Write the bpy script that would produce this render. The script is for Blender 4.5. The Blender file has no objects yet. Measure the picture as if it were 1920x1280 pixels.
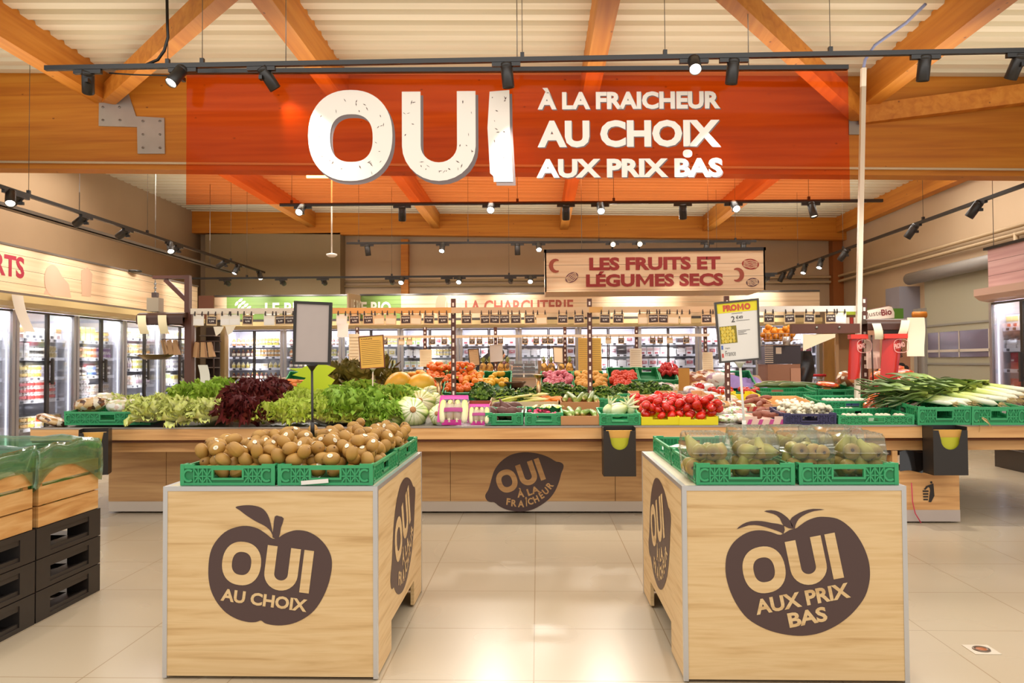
import bpy, math, random
from mathutils import Vector, Matrix, Euler, noise
R = random.Random(7)
PI = math.pi
SC = bpy.context.scene
COL = SC.collection

# ---------------------------------------------------------------- camera
FPX = 1470.0                      # focal length in pixels of a 1920 px wide frame
CAM = Vector((0.0, 0.0, 1.25))
YAW, TILT, ROLL = math.atan2(48, FPX), math.atan2(38, FPX), 0.0062
_f = Vector((-math.sin(YAW) * math.cos(TILT), math.cos(YAW) * math.cos(TILT), math.sin(TILT)))
_r0 = Vector((math.cos(YAW), math.sin(YAW), 0))
_u0 = _r0.cross(_f)
_r = _r0 * math.cos(ROLL) - _u0 * math.sin(ROLL)
_u = _u0 * math.cos(ROLL) + _r0 * math.sin(ROLL)
cd = bpy.data.cameras.new('camera')
cam = bpy.data.objects.new('camera', cd)
COL.objects.link(cam)
cd.sensor_width = 36.0
cd.lens = FPX * 36.0 / 1920.0
cd.clip_start = 0.05
cd.clip_end = 100
mw = Matrix((_r, _u, -_f)).transposed().to_4x4()
mw.translation = CAM
cam.matrix_world = mw
SC.camera = cam

def ray(px, py):
    return (_f * FPX + _r * (px - 960) + _u * (640 - py)).normalized()
def atY(px, py, Y):
    d = ray(px, py); return CAM + d * ((Y - CAM.y) / d.y)
def atZ(px, py, Z):
    d = ray(px, py); return CAM + d * ((Z - CAM.z) / d.z)
def atX(px, py, X):
    d = ray(px, py); return CAM + d * ((X - CAM.x) / d.x)

# ---------------------------------------------------------------- view, world, big lights
SC.view_settings.view_transform = 'Standard'
SC.view_settings.look = 'None'
SC.view_settings.gamma = 1.0
SC.view_settings.use_curve_mapping = False
SC.view_settings.exposure = 0.55
SC.cycles.max_bounces = 7
SC.cycles.diffuse_bounces = 3
SC.cycles.glossy_bounces = 3
SC.cycles.transmission_bounces = 6
SC.cycles.transparent_max_bounces = 16
SC.cycles.caustics_reflective = False
SC.cycles.caustics_refractive = False
SC.cycles.sample_clamp_indirect = 6.0
SC.cycles.use_denoising = True

W = bpy.data.worlds.new('world')
SC.world = W
W.use_nodes = True
W.node_tree.nodes['Background'].inputs[0].default_value = (1.0, 0.97, 0.93, 1)
W.node_tree.nodes['Background'].inputs[1].default_value = 0.7

def area(name, loc, size, power, color=(1, .95, .88), rot=(0, 0, 0), size_y=None):
    l = bpy.data.lights.new(name, 'AREA')
    l.energy = power; l.color = color; l.size = size
    if size_y: l.shape = 'RECTANGLE'; l.size_y = size_y
    o = bpy.data.objects.new(name, l); COL.objects.link(o)
    o.location = loc; o.rotation_euler = rot
    return o
# added soft fill above the front of the shop, standing in for unseen lamps
area('overhead_fill', (0, 1.2, 4.2), 9, 75, size_y=3)
area('overhead_fill', (0, 4.1, 4.2), 9, 75, size_y=1.6)
# uplight added as ambient fill on the roof deck, no real fitting
area('fill_uplight', (-.5, 7.3, 3.72), 12, 48, rot=(math.pi, 0, 0), size_y=1.6)
area('fill_uplight', (-.5, 11.0, 3.45), 12.5, 75, rot=(math.pi, 0, 0), size_y=3.6)
area('fill_uplight', (-.5, 14.6, 3.45), 12.5, 70, rot=(math.pi, 0, 0), size_y=3.0)
# ---------------------------------------------------------------- mesh helpers
class MB:
    """collects geometry, builds ONE mesh"""
    def __init__(s): s.v = []; s.f = []; s.m = []; s.uv = None; s.sm = []
    def add(s, vs, fs, mat=0, smooth=False, M=None):
        b = len(s.v)
        if M is not None: vs = [M @ Vector(p) for p in vs]
        s.v.extend([tuple(p) for p in vs])
        for f in fs:
            s.f.append(tuple(b + i for i in f)); s.m.append(mat); s.sm.append(smooth)
        return s
    def box(s, a, b, mat=0, M=None):
        x0, y0, z0 = a; x1, y1, z1 = b
        vs = [(x0,y0,z0),(x1,y0,z0),(x1,y1,z0),(x0,y1,z0),(x0,y0,z1),(x1,y0,z1),(x1,y1,z1),(x0,y1,z1)]
        return s.add(vs, [(0,3,2,1),(4,5,6,7),(0,1,5,4),(1,2,6,5),(2,3,7,6),(3,0,4,7)], mat, False, M)
    def cbox(s, c, d, mat=0, M=None):
        return s.box([c[i]-d[i]/2 for i in range(3)], [c[i]+d[i]/2 for i in range(3)], mat, M)
    def beam(s, p, q, w, h, mat=0, up=(0,0,1)):
        """box bar from p to q, w across, h along up"""
        p = Vector(p); q = Vector(q); d = (q-p).normalized(); u = Vector(up)
        x = d.cross(u).normalized(); u = x.cross(d).normalized()
        vs = [e + x*a*w/2 + u*b*h/2 for e in (p, q) for a, b in ((-1,-1),(1,-1),(1,1),(-1,1))]
        return s.add(vs, [(0,1,2,3),(7,6,5,4),(0,4,5,1),(1,5,6,2),(2,6,7,3),(3,7,4,0)], mat)
    def tube(s, pts, r, n=8, mat=0, cap=True, smooth=True):
        pts = [Vector(p) for p in pts]; rs = r if hasattr(r, '__len__') else [r]*len(pts)
        vs = []; fs = []; k = len(pts)
        ref = None
        for i, p in enumerate(pts):
            d = (pts[min(i+1,k-1)] - pts[max(i-1,0)])
            if d.length < 1e-9: d = Vector((0,0,1))
            d.normalize()
            if ref is None: ref = Vector((0,0,1)) if abs(d.z) < .9 else Vector((1,0,0))
            x = d.cross(ref).normalized(); y = x.cross(d).normalized(); ref = y
            for j in range(n):
                a = 2*PI*j/n
                vs.append(p + (x*math.cos(a) + y*math.sin(a))*rs[i])
        for i in range(k-1):
            for j in range(n):
                fs.append((i*n+j, i*n+(j+1)%n, (i+1)*n+(j+1)%n, (i+1)*n+j))
        if cap:
            fs.append(tuple(range(n-1,-1,-1))); fs.append(tuple((k-1)*n+j for j in range(n)))
        return s.add(vs, fs, mat, smooth)
    def lathe(s, prof, n=16, mat=0, M=None, smooth=True, fn=None):
        """prof: (r, z) list from bottom to top about Z; r=0 ends close"""
        vs = []; fs = []; k = len(prof)
        for r, z in prof:
            for j in range(n):
                a = 2*PI*j/n
                p = (r*math.cos(a), r*math.sin(a), z)
                vs.append(fn(p) if fn else p)
        for i in range(k-1):
            for j in range(n):
                fs.append((i*n+j, i*n+(j+1)%n, (i+1)*n+(j+1)%n, (i+1)*n+j))
        if prof[0][0] > 1e-6: fs.append(tuple(range(n-1,-1,-1)))
        if prof[-1][0] > 1e-6: fs.append(tuple((k-1)*n+j for j in range(n)))
        return s.add(vs, fs, mat, smooth, M)
    def ball(s, c, r, n=12, k=8, mat=0, M=None, fn=None):
        prof = [(max(0.0, math.sin(PI*i/k)), -math.cos(PI*i/k)) for i in range(k+1)]
        r = (r, r, r) if not hasattr(r, '__len__') else r
        def g(p):
            q = (p[0]*r[0], p[1]*r[1], p[2]*r[2])
            if fn: q = fn(q)
            return (q[0]+c[0], q[1]+c[1], q[2]+c[2])
        return s.lathe(prof, n, mat, M, True, g)
    def prism(s, poly, y0, y1, mat=0, M=None):
        """poly: (x, z) outline (convex or not), extruded along Y"""
        n = len(poly)
        vs = [(x, y0, z) for x, z in poly] + [(x, y1, z) for x, z in poly]
        fs = [tuple(range(n)), tuple(range(2*n-1, n-1, -1))] + [(i, i+n, (i+1)%n+n, (i+1)%n) for i in range(n)]
        return s.add(vs, fs, mat, False, M)
    def grid(s, nu, nv, fn, mat=0, smooth=True, uv=False):
        vs = [fn(i/nu, j/nv) for j in range(nv+1) for i in range(nu+1)]
        fs = [(j*(nu+1)+i, j*(nu+1)+i+1, (j+1)*(nu+1)+i+1, (j+1)*(nu+1)+i) for j in range(nv) for i in range(nu)]
        if uv:
            if s.uv is None: s.uv = {}
            b = len(s.v)
            for j in range(nv+1):
                for i in range(nu+1): s.uv[b + j*(nu+1)+i] = (i/nu, j/nv)
        return s.add(vs, fs, mat, smooth)
    def mesh(s, name, mats):
        me = bpy.data.meshes.new(name)
        me.from_pydata(s.v, [], s.f)
        for m in (mats if isinstance(mats, (list, tuple)) else [mats]): me.materials.append(m)
        me.polygons.foreach_set('material_index', s.m)
        me.polygons.foreach_set('use_smooth', s.sm)
        if s.uv is not None:
            ul = me.uv_layers.new(name='uv')
            idx = [0]*len(me.loops); me.loops.foreach_get('vertex_index', idx)
            flat = []
            for i in idx: flat.extend(s.uv.get(i, (0, 0)))
            ul.data.foreach_set('uv', flat)
        me.update()
        return me

def obj(name, data, parent=None, loc=None, rot=None, scale=None):
    o = bpy.data.objects.new(name, data); COL.objects.link(o)
    if parent: o.parent = parent
    if loc is not None: o.location = loc
    if rot is not None: o.rotation_euler = rot
    if scale is not None: o.scale = scale if hasattr(scale, '__len__') else (scale,)*3
    return o
def tag(o, label, cat, group=None):
    o['label'] = label; o['category'] = cat
    if group: o['group'] = group
    return o
def thing(name, label, cat, loc=(0,0,0), rot=(0,0,0), group=None, scale=None):
    return tag(obj(name, None, None, loc, rot, scale), label, cat, group)
def part(name, mb, mats, parent, label=None, loc=None, rot=None):
    o = obj(name, mb.mesh(name, mats) if isinstance(mb, MB) else mb, parent, loc, rot)
    if label: o['label'] = label
    return o
def single(name, mb, mats, label, cat, group=None, loc=(0,0,0), rot=(0,0,0), scale=None):
    return tag(obj(name, mb.mesh(name, mats) if isinstance(mb, MB) else mb, None, loc, rot, scale), label, cat, group)
def struct(name, mb, mats, label=None):
    o = obj(name, mb.mesh(name, mats)); o['kind'] = 'structure'
    o['category'] = name.split('_')[0]
    o['label'] = label
    return o
ORD = ['first','second','third','fourth','fifth','sixth','seventh','eighth','ninth','tenth','eleventh','twelfth','thirteenth','fourteenth','fifteenth','sixteenth','seventeenth','eighteenth','nineteenth','twentieth','twenty-first','twenty-second','twenty-third','twenty-fourth','twenty-fifth','twenty-sixth','twenty-seventh','twenty-eighth','twenty-ninth','thirtieth','thirty-first','thirty-second','thirty-third','thirty-fourth','thirty-fifth','thirty-sixth']

# ---------------------------------------------------------------- lettering
_tc = {}
def text_geo(txt, bold=0.0, extrude=0.0):
    if 'M' in txt and len(txt) > 0:
        # the letter M is drawn here, the rest comes from the font
        key = (txt, bold, 'm')
        if key in _tc: return _tc[key]
        hh = _glyphs('H', bold)[3]; wt = .105 + 2*bold; V, F, x = [], [], 0.0
        for i, seg in enumerate(txt.split('M')):
            if i:
                w = hh*1.12; o = len(V); m_ = w/2
                V += [(x+a, b) for a, b in ((0,0),(wt,0),(wt,hh*.62),(m_,hh*.12),(w-wt,hh*.62),(w-wt,0),(w,0),(w,hh),(w-wt,hh),(m_,hh*.42),(wt,hh),(0,hh))]
                F += [tuple(o+k for k in q) for q in ((0,1,2,11),(11,2,10),(2,3,9,10),(3,4,8,9),(4,5,6,7),(4,7,8))]; x += w + .07
            if seg.strip():
                lead = (len(seg)-len(seg.lstrip()))*.25; g = _glyphs(seg.strip(), bold); o = len(V)
                V += [(x+lead+a, b + (0 if 'Q' not in seg else 0)) for a, b in g[0]]; F += [tuple(o+k for k in q) for q in g[1]]; x += lead + g[2] + .07 + (len(seg)-len(seg.rstrip()))*.25
        _tc[key] = (V, F, max(v[0] for v in V), max(v[1] for v in V)); return _tc[key]
    return _glyphs(txt, bold, extrude)
def _glyphs(txt, bold=0.0, extrude=0.0):
    """flat lettering of cap height about 0.7, returned as (verts (x,z), faces, width)"""
    key = (txt, bold, extrude)
    if key in _tc: return _tc[key]
    c = bpy.data.curves.new('lettering', 'FONT'); c.body = txt; c.size = 1.0; c.offset = bold
    c.resolution_u = 3
    o = bpy.data.objects.new('lettering', c)
    me = o.to_mesh()
    vs = [tuple(v.co) for v in me.vertices]; fs = [tuple(p.vertices) for p in me.polygons]
    o.to_mesh_clear(); bpy.data.objects.remove(o); bpy.data.curves.remove(c)
    x0 = min(v[0] for v in vs); x1 = max(v[0] for v in vs)
    y0 = min(v[1] for v in vs); y1 = max(v[1] for v in vs)
    _tc[key] = ([(v[0]-x0, v[1]-y0) for v in vs], fs, x1-x0, y1-y0)
    return _tc[key]
def put_text(mb, txt, x, z, w=None, h=None, y=0.0, mat=0, bold=0.02, rot=0.0, M=None):
    """lettering in the XZ plane facing -Y, lower left corner at (x, z), width w and/or height h"""
    vs, fs, tw, th = text_geo(txt, bold)
    sx = (w/tw) if w else (h/th); sz = (h/th) if h else sx
    c, s_ = math.cos(rot), math.sin(rot)
    pts = []
    for a, b in vs:
        a *= sx; b *= sz
        pts.append((x + a*c - b*s_, y, z + a*s_ + b*c))
    mb.add(pts, fs, mat, False, M)

# ---------------------------------------------------------------- materials
def lin(h):
    h = h.lstrip('#'); c = [int(h[i:i+2], 16)/255 for i in (0, 2, 4)]
    return tuple((x/12.92 if x <= .04045 else ((x+.055)/1.055)**2.4) for x in c) + (1,)
def newmat(name):
    m = bpy.data.materials.new(name); m.use_nodes = True
    nt = m.node_tree; return m, nt, nt.nodes, nt.links, nt.nodes['Principled BSDF']
_mc = {}
def mat(color, rough=.5, metal=0.0, noise_amt=0.0, noise_scale=20, emit=0.0, coat=0.0, name=None, sss=0.0, spec=None):
    key = (color, rough, metal, noise_amt, noise_scale, emit, coat, sss)
    if key in _mc: return _mc[key]
    m, nt, N, L, P = newmat(name or 'mat_' + color.strip('#'))
    c = lin(color)
    P.inputs['Base Color'].default_value = c
    P.inputs['Roughness'].default_value = rough
    P.inputs['Metallic'].default_value = metal
    if coat: P.inputs['Coat Weight'].default_value = coat; P.inputs['Coat Roughness'].default_value = .12
    if spec is not None: P.inputs['Specular IOR Level'].default_value = spec
    if emit:
        P.inputs['Emission Color'].default_value = c; P.inputs['Emission Strength'].default_value = emit
    if noise_amt:
        tc = N.new('ShaderNodeTexCoord'); n = N.new('ShaderNodeTexNoise'); n.inputs['Scale'].default_value = noise_scale
        n.inputs['Detail'].default_value = 3
        L.new(tc.outputs['Object'], n.inputs['Vector'])
        mx = N.new('ShaderNodeMix'); mx.data_type = 'RGBA'
        mx.inputs[6].default_value = tuple(x*(1-noise_amt) for x in c[:3]) + (1,)
        mx.inputs[7].default_value = tuple(min(1, x*(1+noise_amt)) for x in c[:3]) + (1,)
        L.new(n.outputs['Fac'], mx.inputs[0]); L.new(mx.outputs[2], P.inputs['Base Color'])
    _mc[key] = m
    return m
def ramp(N, stops):
    r = N.new('ShaderNodeValToRGB'); e = r.color_ramp.elements
    while len(e) > 1: e.remove(e[-1])
    e[0].position = stops[0][0]; e[0].color = lin(stops[0][1])
    for p, c in stops[1:]:
        x = e.new(p); x.color = lin(c)
    return r
def wood(name, stops, stretch=(2, 2, 30), scale=1.0, rough=.5, knots=None, planks=None, detail=6):
    """grain from stretched noise in world position; knots: (scale, colour, amount); planks: (axis, pitch, dark)"""
    m, nt, N, L, P = newmat(name)
    g = N.new('ShaderNodeNewGeometry')
    mp = N.new('ShaderNodeMapping'); mp.inputs['Scale'].default_value = [x*scale for x in stretch]
    L.new(g.outputs['Position'], mp.inputs['Vector'])
    n = N.new('ShaderNodeTexNoise'); n.inputs['Scale'].default_value = 1; n.inputs['Detail'].default_value = detail; n.inputs['Distortion'].default_value = .6
    L.new(mp.outputs[0], n.inputs['Vector'])
    r = ramp(N, stops); L.new(n.outputs['Fac'], r.inputs[0])
    out = r.outputs[0]
    if knots:
        mk = N.new('ShaderNodeMapping'); mk.inputs['Scale'].default_value = knots[3] if len(knots) > 3 else (1, 1, 2)
        L.new(g.outputs['Position'], mk.inputs['Vector'])
        v = N.new('ShaderNodeTexVoronoi'); v.inputs['Scale'].default_value = knots[0]
        L.new(mk.outputs[0], v.inputs['Vector'])
        kr = N.new('ShaderNodeMapRange'); kr.inputs['From Min'].default_value = knots[2]*.4; kr.inputs['From Max'].default_value = knots[2]
        kr.inputs['To Min'].default_value = .75; kr.inputs['To Max'].default_value = 0
        L.new(v.outputs['Distance'], kr.inputs['Value'])
        mx = N.new('ShaderNodeMix'); mx.data_type = 'RGBA'
        L.new(kr.outputs[0], mx.inputs[0]); L.new(out, mx.inputs[6]); mx.inputs[7].default_value = lin(knots[1]); out = mx.outputs[2]
    if planks:
        ax, pitch, dark = planks
        sp = N.new('ShaderNodeSeparateXYZ'); L.new(g.outputs['Position'], sp.inputs[0])
        md = N.new('ShaderNodeMath'); md.operation = 'MODULO'; md.inputs[1].default_value = pitch
        ad = N.new('ShaderNodeMath'); ad.operation = 'ADD'; ad.inputs[1].default_value = 40*pitch
        L.new(sp.outputs[ax], ad.inputs[0]); L.new(ad.outputs[0], md.inputs[0])
        lt = N.new('ShaderNodeMath'); lt.operation = 'LESS_THAN'; lt.inputs[1].default_value = dark
        L.new(md.outputs[0], lt.inputs[0])
        mx = N.new('ShaderNodeMix'); mx.data_type = 'RGBA'; mx.blend_type = 'MULTIPLY'
        L.new(lt.outputs[0], mx.inputs[0]); L.new(out, mx.inputs[6]); mx.inputs[7].default_value = (.35, .3, .25, 1); out = mx.outputs[2]
    L.new(out, P.inputs['Base Color'])
    P.inputs['Roughness'].default_value = rough
    return m
def clear(name, tint='#ffffff', gloss=.12, rough=.03, mixc=None, mixf=0.0, thin=1.0):
    """thin clear sheet: transparent + a little gloss (+ a milky diffuse share)"""
    m, nt, N, L, P = newmat(name)
    N.remove(P); out = N['Material Output']
    t = N.new('ShaderNodeBsdfTransparent'); t.inputs[0].default_value = lin(tint)
    gl = N.new('ShaderNodeBsdfGlossy'); gl.inputs['Roughness'].default_value = rough
    lw = N.new('ShaderNodeLayerWeight'); lw.inputs[0].default_value = .35
    mr = N.new('ShaderNodeMapRange'); mr.inputs['To Min'].default_value = gloss*.5; mr.inputs['To Max'].default_value = min(1, gloss*5)
    L.new(lw.outputs['Fresnel'], mr.inputs['Value'])
    mx = N.new('ShaderNodeMixShader'); L.new(mr.outputs[0], mx.inputs[0]); L.new(t.outputs[0], mx.inputs[1]); L.new(gl.outputs[0], mx.inputs[2])
    last = mx
    if mixf:
        d = N.new('ShaderNodeBsdfDiffuse'); d.inputs[0].default_value = lin(mixc or tint)
        tr = N.new('ShaderNodeBsdfTranslucent'); tr.inputs[0].default_value = lin(mixc or tint)
        ad = N.new('ShaderNodeMixShader'); ad.inputs[0].default_value = .4; L.new(d.outputs[0], ad.inputs[1]); L.new(tr.outputs[0], ad.inputs[2])
        m2 = N.new('ShaderNodeMixShader'); m2.inputs[0].default_value = mixf
        L.new(mx.outputs[0], m2.inputs[1]); L.new(ad.outputs[0], m2.inputs[2]); last = m2
    L.new(last.outputs[0], out.inputs[0])
    return m
def uvramp(name, stops, axis=1, rough=.45, noise_amt=.0, noise_scale=30, stripes=None, trans=.0):
    """colour along a part's own length (uv)"""
    m, nt, N, L, P = newmat(name)
    tc = N.new('ShaderNodeUVMap'); tc.uv_map = 'uv'
    sp = N.new('ShaderNodeSeparateXYZ'); L.new(tc.outputs[0], sp.inputs[0])
    src = sp.outputs[axis]
    ob = N.new('ShaderNodeTexCoord'); n = N.new('ShaderNodeTexNoise'); n.inputs['Scale'].default_value = noise_scale
    L.new(ob.outputs['Object'], n.inputs['Vector'])
    if noise_amt:
        a = N.new('ShaderNodeMath'); a.operation = 'MULTIPLY_ADD'; a.inputs[1].default_value = noise_amt
        L.new(n.outputs['Fac'], a.inputs[0]); L.new(src, a.inputs[2])
        b = N.new('ShaderNodeMath'); b.operation = 'SUBTRACT'; b.inputs[1].default_value = noise_amt*.5
        L.new(a.outputs[0], b.inputs[0]); src = b.outputs[0]
    r = ramp(N, stops); L.new(src, r.inputs[0]); out = r.outputs[0]
    if stripes:
        cnt, colr, wid, amt = stripes
        w = N.new('ShaderNodeMath'); w.operation = 'MULTIPLY'; w.inputs[1].default_value = cnt
        L.new(sp.outputs[0], w.inputs[0])
        fr = N.new('ShaderNodeMath'); fr.operation = 'FRACT'; L.new(w.outputs[0], fr.inputs[0])
        pp = N.new('ShaderNodeMath'); pp.operation = 'PINGPONG'; pp.inputs[1].default_value = .5; L.new(fr.outputs[0], pp.inputs[0])
        lt = N.new('ShaderNodeMapRange'); lt.inputs['From Min'].default_value = wid*.5; lt.inputs['From Max'].default_value = wid; lt.inputs['To Min'].default_value = amt; lt.inputs['To Max'].default_value = 0
        L.new(pp.outputs[0], lt.inputs['Value'])
        mx = N.new('ShaderNodeMix'); mx.data_type = 'RGBA'; L.new(lt.outputs[0], mx.inputs[0]); L.new(out, mx.inputs[6]); mx.inputs[7].default_value = lin(colr); out = mx.outputs[2]
    L.new(out, P.inputs['Base Color']); P.inputs['Roughness'].default_value = rough
    return m

OAK = wood('oak_panel', [(.25, '#c09a66'), (.42, '#d6b37f'), (.58, '#dfbf8d'), (.8, '#cba873')], stretch=(2.2, 2.2, 40), rough=.5, detail=9)
OAKD = wood('oak_brown_panel', [(.25, '#7d4f2d'), (.5, '#a06c40'), (.75, '#b98452')], stretch=(1.5, 1.5, 22), rough=.5)
OAKT = wood('oak_table_band', [(.25, '#b27a46'), (.5, '#d9a468'), (.75, '#e6b87f')], stretch=(1.2, 1.2, 22), rough=.45)
GLU = wood('glulam', [(.25, '#b86814'), (.5, '#cc7e1e'), (.75, '#d8902c')], stretch=(.6, .6, 16), rough=.55, knots=(4.6, '#5e2606', .085, (1, 1, 1.8)))
GLUY = wood('glulam_lengthways', [(.25, '#b46618'), (.5, '#c87c24'), (.75, '#d68e34')], stretch=(12, .6, 12), rough=.55, knots=(4.2, '#5e2606', .085, (1.6, 1, 1.6)))
SIGNW = wood('sign_boards', [(.25, '#dcb890'), (.5, '#e9cba6'), (.75, '#f1d9b8')], stretch=(.8, .8, 20), rough=.5, planks=(2, .17, .006))
CRATEW = wood('crate_pine', [(.25, '#b07636'), (.5, '#d09a58'), (.75, '#e2b678')], stretch=(3, 3, 25), rough=.65, knots=(7, '#7a4218', .07))
BLK = mat('#17130f', .35); BLK2 = mat('#2b2622', .45); ALU = mat('#c9c8c8', .3, .6); STEEL = mat('#9a958f', .35, .8)
WHT = mat('#efe9e0', .5); CREAM = mat('#e8d3a8', .45); BRN = mat('#4d2f22', .4); DECAL = mat('#4f3a37', .45)
GREEN = mat('#3aa066', .4, name='crate_green'); GREEND = mat('#22824e', .4, name='crate_green_dark')
GLASS = clear('door_glass', '#f4f6f8', .10)
LAMP = mat('#fff3df', .4, emit=28.0, name='lamp_face')
PAPER = mat('#efe6d6', .7); CARD = mat('#b98a5a', .75)
# ================================================================ THE SETTING
def rz(x, z): return z - .022*x           # the roof falls slightly to the right
def floor_mat():
    m, nt, N, L, P = newmat('floor_tiles')
    g = N.new('ShaderNodeNewGeometry'); sp = N.new('ShaderNodeSeparateXYZ'); L.new(g.outputs['Position'], sp.inputs[0])
    def joint(sock, off):
        a = N.new('ShaderNodeMath'); a.operation = 'ADD'; a.inputs[1].default_value = off + 60; L.new(sock, a.inputs[0])
        b = N.new('ShaderNodeMath'); b.operation = 'MODULO'; b.inputs[1].default_value = .6; L.new(a.outputs[0], b.inputs[0])
        c = N.new('ShaderNodeMath'); c.operation = 'LESS_THAN'; c.inputs[1].default_value = .005; L.new(b.outputs[0], c.inputs[0])
        return c.outputs[0]
    mx = N.new('ShaderNodeMath'); mx.operation = 'MAXIMUM'
    L.new(joint(sp.outputs[0], .027), mx.inputs[0]); L.new(joint(sp.outputs[1], -.106), mx.inputs[1])
    n = N.new('ShaderNodeTexNoise'); n.inputs['Scale'].default_value = 1.3; n.inputs['Detail'].default_value = 1
    L.new(g.outputs['Position'], n.inputs['Vector'])
    r = ramp(N, [(.2, '#bba98d'), (.8, '#c1b096')]); L.new(n.outputs['Fac'], r.inputs[0])
    c = N.new('ShaderNodeMix'); c.data_type = 'RGBA'; L.new(mx.outputs[0], c.inputs[0]); L.new(r.outputs[0], c.inputs[6]); c.inputs[7].default_value = lin('#a08a6c')
    L.new(c.outputs[2], P.inputs['Base Color'])
    rr = N.new('ShaderNodeMapRange'); rr.inputs['To Min'].default_value = .24; rr.inputs['To Max'].default_value = .3
    L.new(n.outputs['Fac'], rr.inputs['Value']); L.new(rr.outputs[0], P.inputs['Roughness'])
    P.inputs['Specular IOR Level'].default_value = .38
    return m
struct('floor', MB().box((-9, -5, -.1), (9, 18, 0)), floor_mat(), 'beige square floor tiles with thin joints')

# corrugated roof deck, ribs running left to right
prof = []; y = 4.98; k = 0
while y < 17.6:
    for dy, dz in ((0, 0), (.12, 0), (.145, .055), (.205, .055)):
        prof.append((y + dy, dz))
    y += .23
m = MB(); n = len(prof)
vs = []
for X in (-9.2, 9.2):
    for py, pz in prof: vs.append((X, py, rz(X, 4.40) + pz))
fs = [(i, i+1, n+i+1, n+i) for i in range(n-1)]
m.add(vs, fs)
def deck_mat():
    mm, nt, N, L, P = newmat('roof_deck')
    g = N.new('ShaderNodeNewGeometry'); mp = N.new('ShaderNodeMapping'); mp.inputs['Scale'].default_value = (.25, 5, 5)
    L.new(g.outputs['Position'], mp.inputs[0])
    n = N.new('ShaderNodeTexNoise'); n.inputs['Scale'].default_value = 1; n.inputs['Detail'].default_value = 4; L.new(mp.outputs[0], n.inputs['Vector'])
    r = ramp(N, [(.3, '#d2c4a4'), (.7, '#e4d8bc')]); L.new(n.outputs['Fac'], r.inputs[0])
    L.new(r.outputs[0], P.inputs['Base Color']); P.inputs['Roughness'].default_value = .5
    return mm
struct('ceiling', m, deck_mat(), 'cream corrugated roof deck above timber beams')

def wall_mat(name, a, b):
    mm, nt, N, L, P = newmat(name)
    g = N.new('ShaderNodeNewGeometry'); n = N.new('ShaderNodeTexNoise'); n.inputs['Scale'].default_value = .7; n.inputs['Detail'].default_value = 4
    L.new(g.outputs['Position'], n.inputs['Vector']); r = ramp(N, [(.3, a), (.7, b)]); L.new(n.outputs['Fac'], r.inputs[0])
    L.new(r.outputs[0], P.inputs['Base Color']); P.inputs['Roughness'].default_value = .8
    return mm
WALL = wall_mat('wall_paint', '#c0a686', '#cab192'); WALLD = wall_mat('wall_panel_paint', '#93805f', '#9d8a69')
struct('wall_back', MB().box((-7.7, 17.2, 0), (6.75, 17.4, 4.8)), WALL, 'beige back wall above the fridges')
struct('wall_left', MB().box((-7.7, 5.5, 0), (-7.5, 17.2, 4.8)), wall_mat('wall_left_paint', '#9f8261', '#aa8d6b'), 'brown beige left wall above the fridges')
struct('wall_right', MB().box((6.55, 5.5, 0), (6.75, 17.2, 4.5)), WALL, 'beige right wall with pipes and a roll door')
p0 = atY(385, 436, 16.75); p1 = atY(638, 560, 16.75)
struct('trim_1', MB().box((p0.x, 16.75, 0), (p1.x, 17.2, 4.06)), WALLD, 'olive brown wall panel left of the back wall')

# main beam across the shop and its white conduit
def xbeam(name, Y, d, z0, z1, x0, x1, m_):
    b = MB(); vs = []
    for X in (x0, x1):
        for yy, z in ((Y, z0), (Y+d, z0), (Y+d, z1), (Y, z1)): vs.append((X, yy, rz(X, z)))
    b.add(vs, [(0,1,2,3),(7,6,5,4),(0,4,5,1),(1,5,6,2),(2,6,7,3),(3,7,4,0)])
    return b
o = single('roof_beam', xbeam('b', 8.6, .22, 3.335, 4.42, -9.2, 9.2, GLU), GLU, 'deep orange glulam beam spanning the shop above the orange panel', 'beam'); o['kind'] = 'structure'
o = single('roof_beam', xbeam('b', 16.75, .2, 3.93, 4.42, -7.5, 6.55, GLU), GLU, 'far glulam beam against the top of the back wall', 'beam'); o['kind'] = 'structure'
pur = [(-7.62, 'leftmost, against the left wall'), (-4.87, 'second from the left'), (-2.17, 'third from the left'), (.58, 'above the lit middle of the shop'), (3.62, 'second from the right'), (6.42, 'rightmost, against the right wall')]
for X, w in pur:
    for y0, y1, e in ((5.1, 8.6, 'near the camera'), (8.82, 16.75, 'behind the main beam')):
        if y0 < 8 and abs(X) > 6: continue
        zc = rz(X, 4.08)
        o = single('roof_purlin', MB().box((X-.085, y0, zc), (X+.085, y1, zc+.345)), GLUY, 'timber purlin %s, %s' % (w, e), 'beam', 'roof purlins')
        o['kind'] = 'structure'
def brace(p, q, lab, w=.14, h=.2):
    o = single('roof_brace', MB().beam(p, q, w, h), GLUY, lab, 'brace', 'roof braces'); o['kind'] = 'structure'
brace(atZ(450, -46, 4.2), (-4.78, 8.55, rz(-4.8, 4.16)), 'slanting timber brace at the upper left of the photo')
brace(atZ(1290, -90, 4.2), (3.5, 8.58, rz(3.6, 4.02)), 'slanting timber brace meeting the beam behind the panel right end', .13, .2)
brace((6.2, 8.35, rz(6, 4.28)), (3.5, 8.585, rz(3.5, 3.98)), 'long timber brace rising to the right of the white post', .12, .2)
brace((-4.8, 12.0, rz(-4.8, 4.2)), (-2.3, 9.2, rz(-2.2, 4.2)), 'timber brace seen through the left of the orange panel')
b = MB()
b.tube([(-9, 8.57, rz(-9, 3.40)), (9, 8.57, rz(9, 3.40))], .014, 8)
o = single('cable_conduit', b, mat('#e6d2b4', .4), 'thin pale conduit along the lower edge of the deep beam', 'pipe')
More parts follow.
